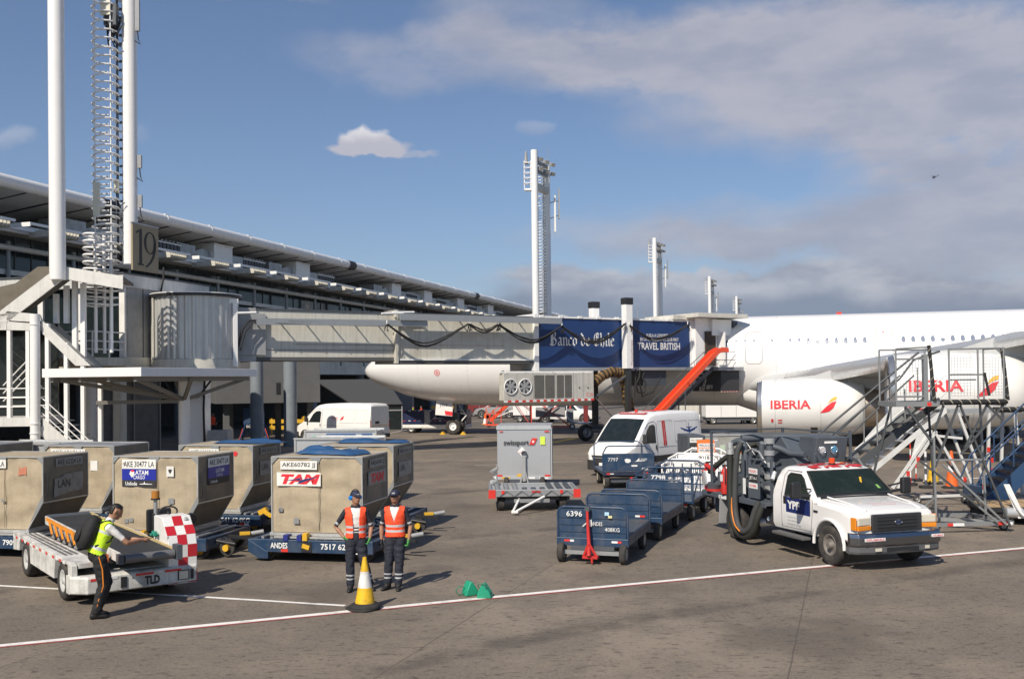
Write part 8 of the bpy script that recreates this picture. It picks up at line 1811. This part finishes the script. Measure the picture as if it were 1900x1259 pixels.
def belt_stairs():
    T=thing('belt_stairs','orange-red belt stairs rising to the right under the airliner nose','baggage belt',gnd(903,792),R(-5)); b=MB(); b.beam((.3,0,.5),(2.6,0,2.6),.7,.25,ORR); b.build('belt_frame',T)
    b=MB()
    for x,z in ((0,1.5),(.6,1.4),(1.2,1.9)): b.beam((x,-.4,.2),(x,-.4,z),.05,.05,ORR)
    for p,q in (((0,-.4,1.5),(1.9,-.4,2.6)),((0,-.4,.3),(.6,-.4,1.4)),((0,-.4,1.4),(.6,-.4,.3)),((0,-.4,1.0),(1.2,-.4,1.3)),((.2,-.4,.9),(2.4,-.4,3.0))): b.beam(p,q,.05,.05,ORR)
    b.beam((-.1,-.4,.2),(2.4,-.4,.2),.1,.12,ORR); b.build('frame',T)
    for x in (.2,1.4): wheel(T,(x,0,.2),.2,.15,n=12)
belt_stairs()
def lattice():
    T=thing('lattice_stand','red steel lattice service stand under the airliner forward belly','stand',gnd(984,796),R(-4)); LR=M('lattice_red',(.60,.07,.05),.5); b=MB(); W_=3.0; h=2.5
    for y in (0,1.8):
        for x in (0,W_): b.beam((x,y,.1),(x,y,h),.09,.09,LR)
        for z in (.15,h): b.beam((0,y,z),(W_,y,z),.07,.07,LR)
        b.beam((0,y,.15),(W_,y,h),.06,.06,LR); b.beam((0,y,h),(W_,y,.15),.06,.06,LR); b.beam((0,y,h*.55),(-1.4,y,h),.05,.05,LR); b.beam((0,y,.1),(-1.5,y,h*.95),.05,.05,LR)
    for x in (0,W_): b.beam((x,0,h),(x,1.8,h),.07,.07,LR); b.beam((x,0,.15),(x,1.8,.15),.07,.07,LR)
    b.build('frame',T); b=MB(); b.box(.4,2.6,.2,1.6,.9,1.6,GLK); b.beam((.3,-.1,.3),(1.6,-.1,2.0),.12,.05,GRYP); b.build('grey_panel',T)
    b=MB(); b.box(W_+1.0,W_+1.35,.4,.8,.1,2.9,M('dark_red')); b.build('red_column',T)
lattice()
def tow_dolly():
    T=thing('white_dolly','low white curved tow dolly before the distant white pickup','dolly',gnd(1052,796),R(-2)); b=MB(); b.tube(crv([(0,0,1.3),(.1,0,.8),(.9,0,.45),(1.8,0,.5),(2.5,0,.9)]),.06,WHC); b.box(.2,1.9,.1,1.1,.4,.5,WHC); b.build('frame',T); b=MB(); b.box(0,.5,.2,.9,.5,1.5,GRYP); b.build('box',T)
    for x in (.4,1.8): wheel(T,(x,0,.22),.22,.14,rim=WHC,n=14)
tow_dolly()
p=gnd(945,778); T=thing('flat_trailer','small white flat trailer with spoked wheel, right of the belt stairs','trailer',p,R(3)); b=MB(); b.box(0,1.9,0,1.2,.7,.85,WHC); b.beam((0,.5,.7),(-1.3,.5,.2),.08,.08,WHC); b.build('deck',T); wheel(T,(.7,0,.3),.3,.15,rim=WHC,n=14); wheel(T,(.7,1.2,.3),.3,.15,rim=WHC,n=14)
def blue_steps():
    T=thing('blue_steps','small dark blue passenger step unit with white lettering, standing in the shade under the bridge','steps',gnd(452,822),R(6)); m=M('steps_blue',(.02,.05,.13),.5,dirt=.3); b=MB(); b.box(0,1.25,0,.06,1.15,2.15,m); b.box(.1,1.15,-.004,-.001,1.25,2.05,M('steps_panel',(.03,.06,.12),.6)); b.build('panel',T,.01)
    b=MB()
    for s,x in ((-1,.1),(1,1.15)): b.beam((x,0,1.15),(x+s*.35,-.1,.1),.07,.07,m); b.beam((x,.8,1.15),(x+s*.35,.9,.1),.07,.07,m); b.beam((x+s*.4,0,.1),(x+s*.15,.02,.9),.04,.04,ORR)
    b.box(-.2,1.4,-.1,.9,.1,.2,m); b.build('frame',T); b=MB(); b.text('SCL 0173',.16,(.62,-.03,1.03),(1,0,0),(0,0,1),WHT,.02,w=.9); b.build('lettering',T)
    for x in (-.1,1.3): wheel(T,(x,.1,.15),.15,.1,n=12)
blue_steps()
for i,(px,py,lb) in enumerate(((500,806,'yellow steel barrier in the shade, right of the blue steps'),(560,800,'yellow steel barrier in the shade, nose side of the far white van'),(800,772,'yellow steel barrier behind the power unit'))):
    T=thing('barrier',lb,'barrier',gnd(px,py),R(5),'yellow barriers under the terminal'); b=MB()
    for z in (.35,.8): b.box(0,2.6,0,.05,z,z+.28,YEL)
    b.build('rail',T)
    for x in (.1,2.4): b=MB(); b.box(x,x+.1,.06,.16,0,1.15,YEL); b.build('post',T)
def heli():
    c=Vector((640,1500,303)); T=thing('helicopter','tiny dark helicopter flying in the grey cloud at upper right','helicopter',c,R(20)); m=M('heli_dark',(.03,.03,.045),.5)
    b=MB(); b.rings([[Vector((x,r*math.cos(t)*.9,z+r*math.sin(t))) for t in [2*PI*i/12 for i in range(12)]] for x,r,z in ((-4.2,.2,-1.0),(-3.6,1.0,-.7),(-2.0,1.5,-.2),(.2,1.5,0),(1.6,.9,.4),(2.8,.45,.9),(7.5,.25,2.2))],m); b.build('fuselage',T)
    b=MB(); b.prism([(7.2,2.0),(8.2,2.3),(8.0,4.4),(7.3,4.2)],(0,0,0),(1,0,0),(0,0,1),(0,.15,0),m); b.build('tail_fin',T)
    b=MB(); b.cyl((-1,0,1.4),(-1,0,2.3),.2,m)
    for a in (0.12,PI+.12,PI/2+.2,-PI/2+.2): b.beam((-1,0,2.3),(-1+7*math.cos(a),7*math.sin(a),2.3-.0+.12*abs(7*math.cos(a))*(1 if math.cos(a)>0 else -.6)),.35,.08,m)
    b.build('rotor',T); b=MB()
    for y in (-1,1): b.cyl((-3,y,-2.3),(1.5,y,-2.3),.09,m); b.cyl((-1.8,y,-2.3),(-1.8,y*.6,-1),.07,m); b.cyl((.3,y,-2.3),(.3,y*.6,-1),.07,m)
    b.build('skid',T)
heli()
def far_gate():
    p=site(1176,590,178); T=thing('far_gate_house','small cream gate structure left of the second mast, above the bridge roof','building',(p.x,p.y,0),R(10)); b=MB(); b.box(0,3.4,0,6,10.5,13.6,CRM); b.box(-.5,8,0,6,9.2,10.4,CRM); b.build('wall',T)
    b=MB(); b.box(.3,2.6,-.1,-.02,11.2,13.0,GLS); b.build('window',T); b=MB()
    for x in (0,3,6): b.box(x,x+.6,.2,.8,0,9.19,CRM)
    b.build('leg',T); b=MB()
    for x in (1,2.4): b.cyl((x,1,13.6),(x,1,16.5),.06,GRYP)
    b.build('rod',T)
far_gate()
# ================= air =================
def haze():
    b=MB(); m=D.materials.new('haze_air'); m.use_nodes=True; t=NT(m.node_tree); t.n.remove(t.n['Principled BSDF']); v=t.new('ShaderNodeVolumePrincipled'); v.inputs['Color'].default_value=(.80,.86,.95,1); v.inputs['Density'].default_value=HZ; v.inputs['Anisotropy'].default_value=.2
    t.l.new(v.outputs[0],t.n['Material Output'].inputs['Volume']); b.box(-7100,7100,-300,7100,-2,620,m); tag(b.build('haze'),kind='stuff')
HZ=.00007
haze()
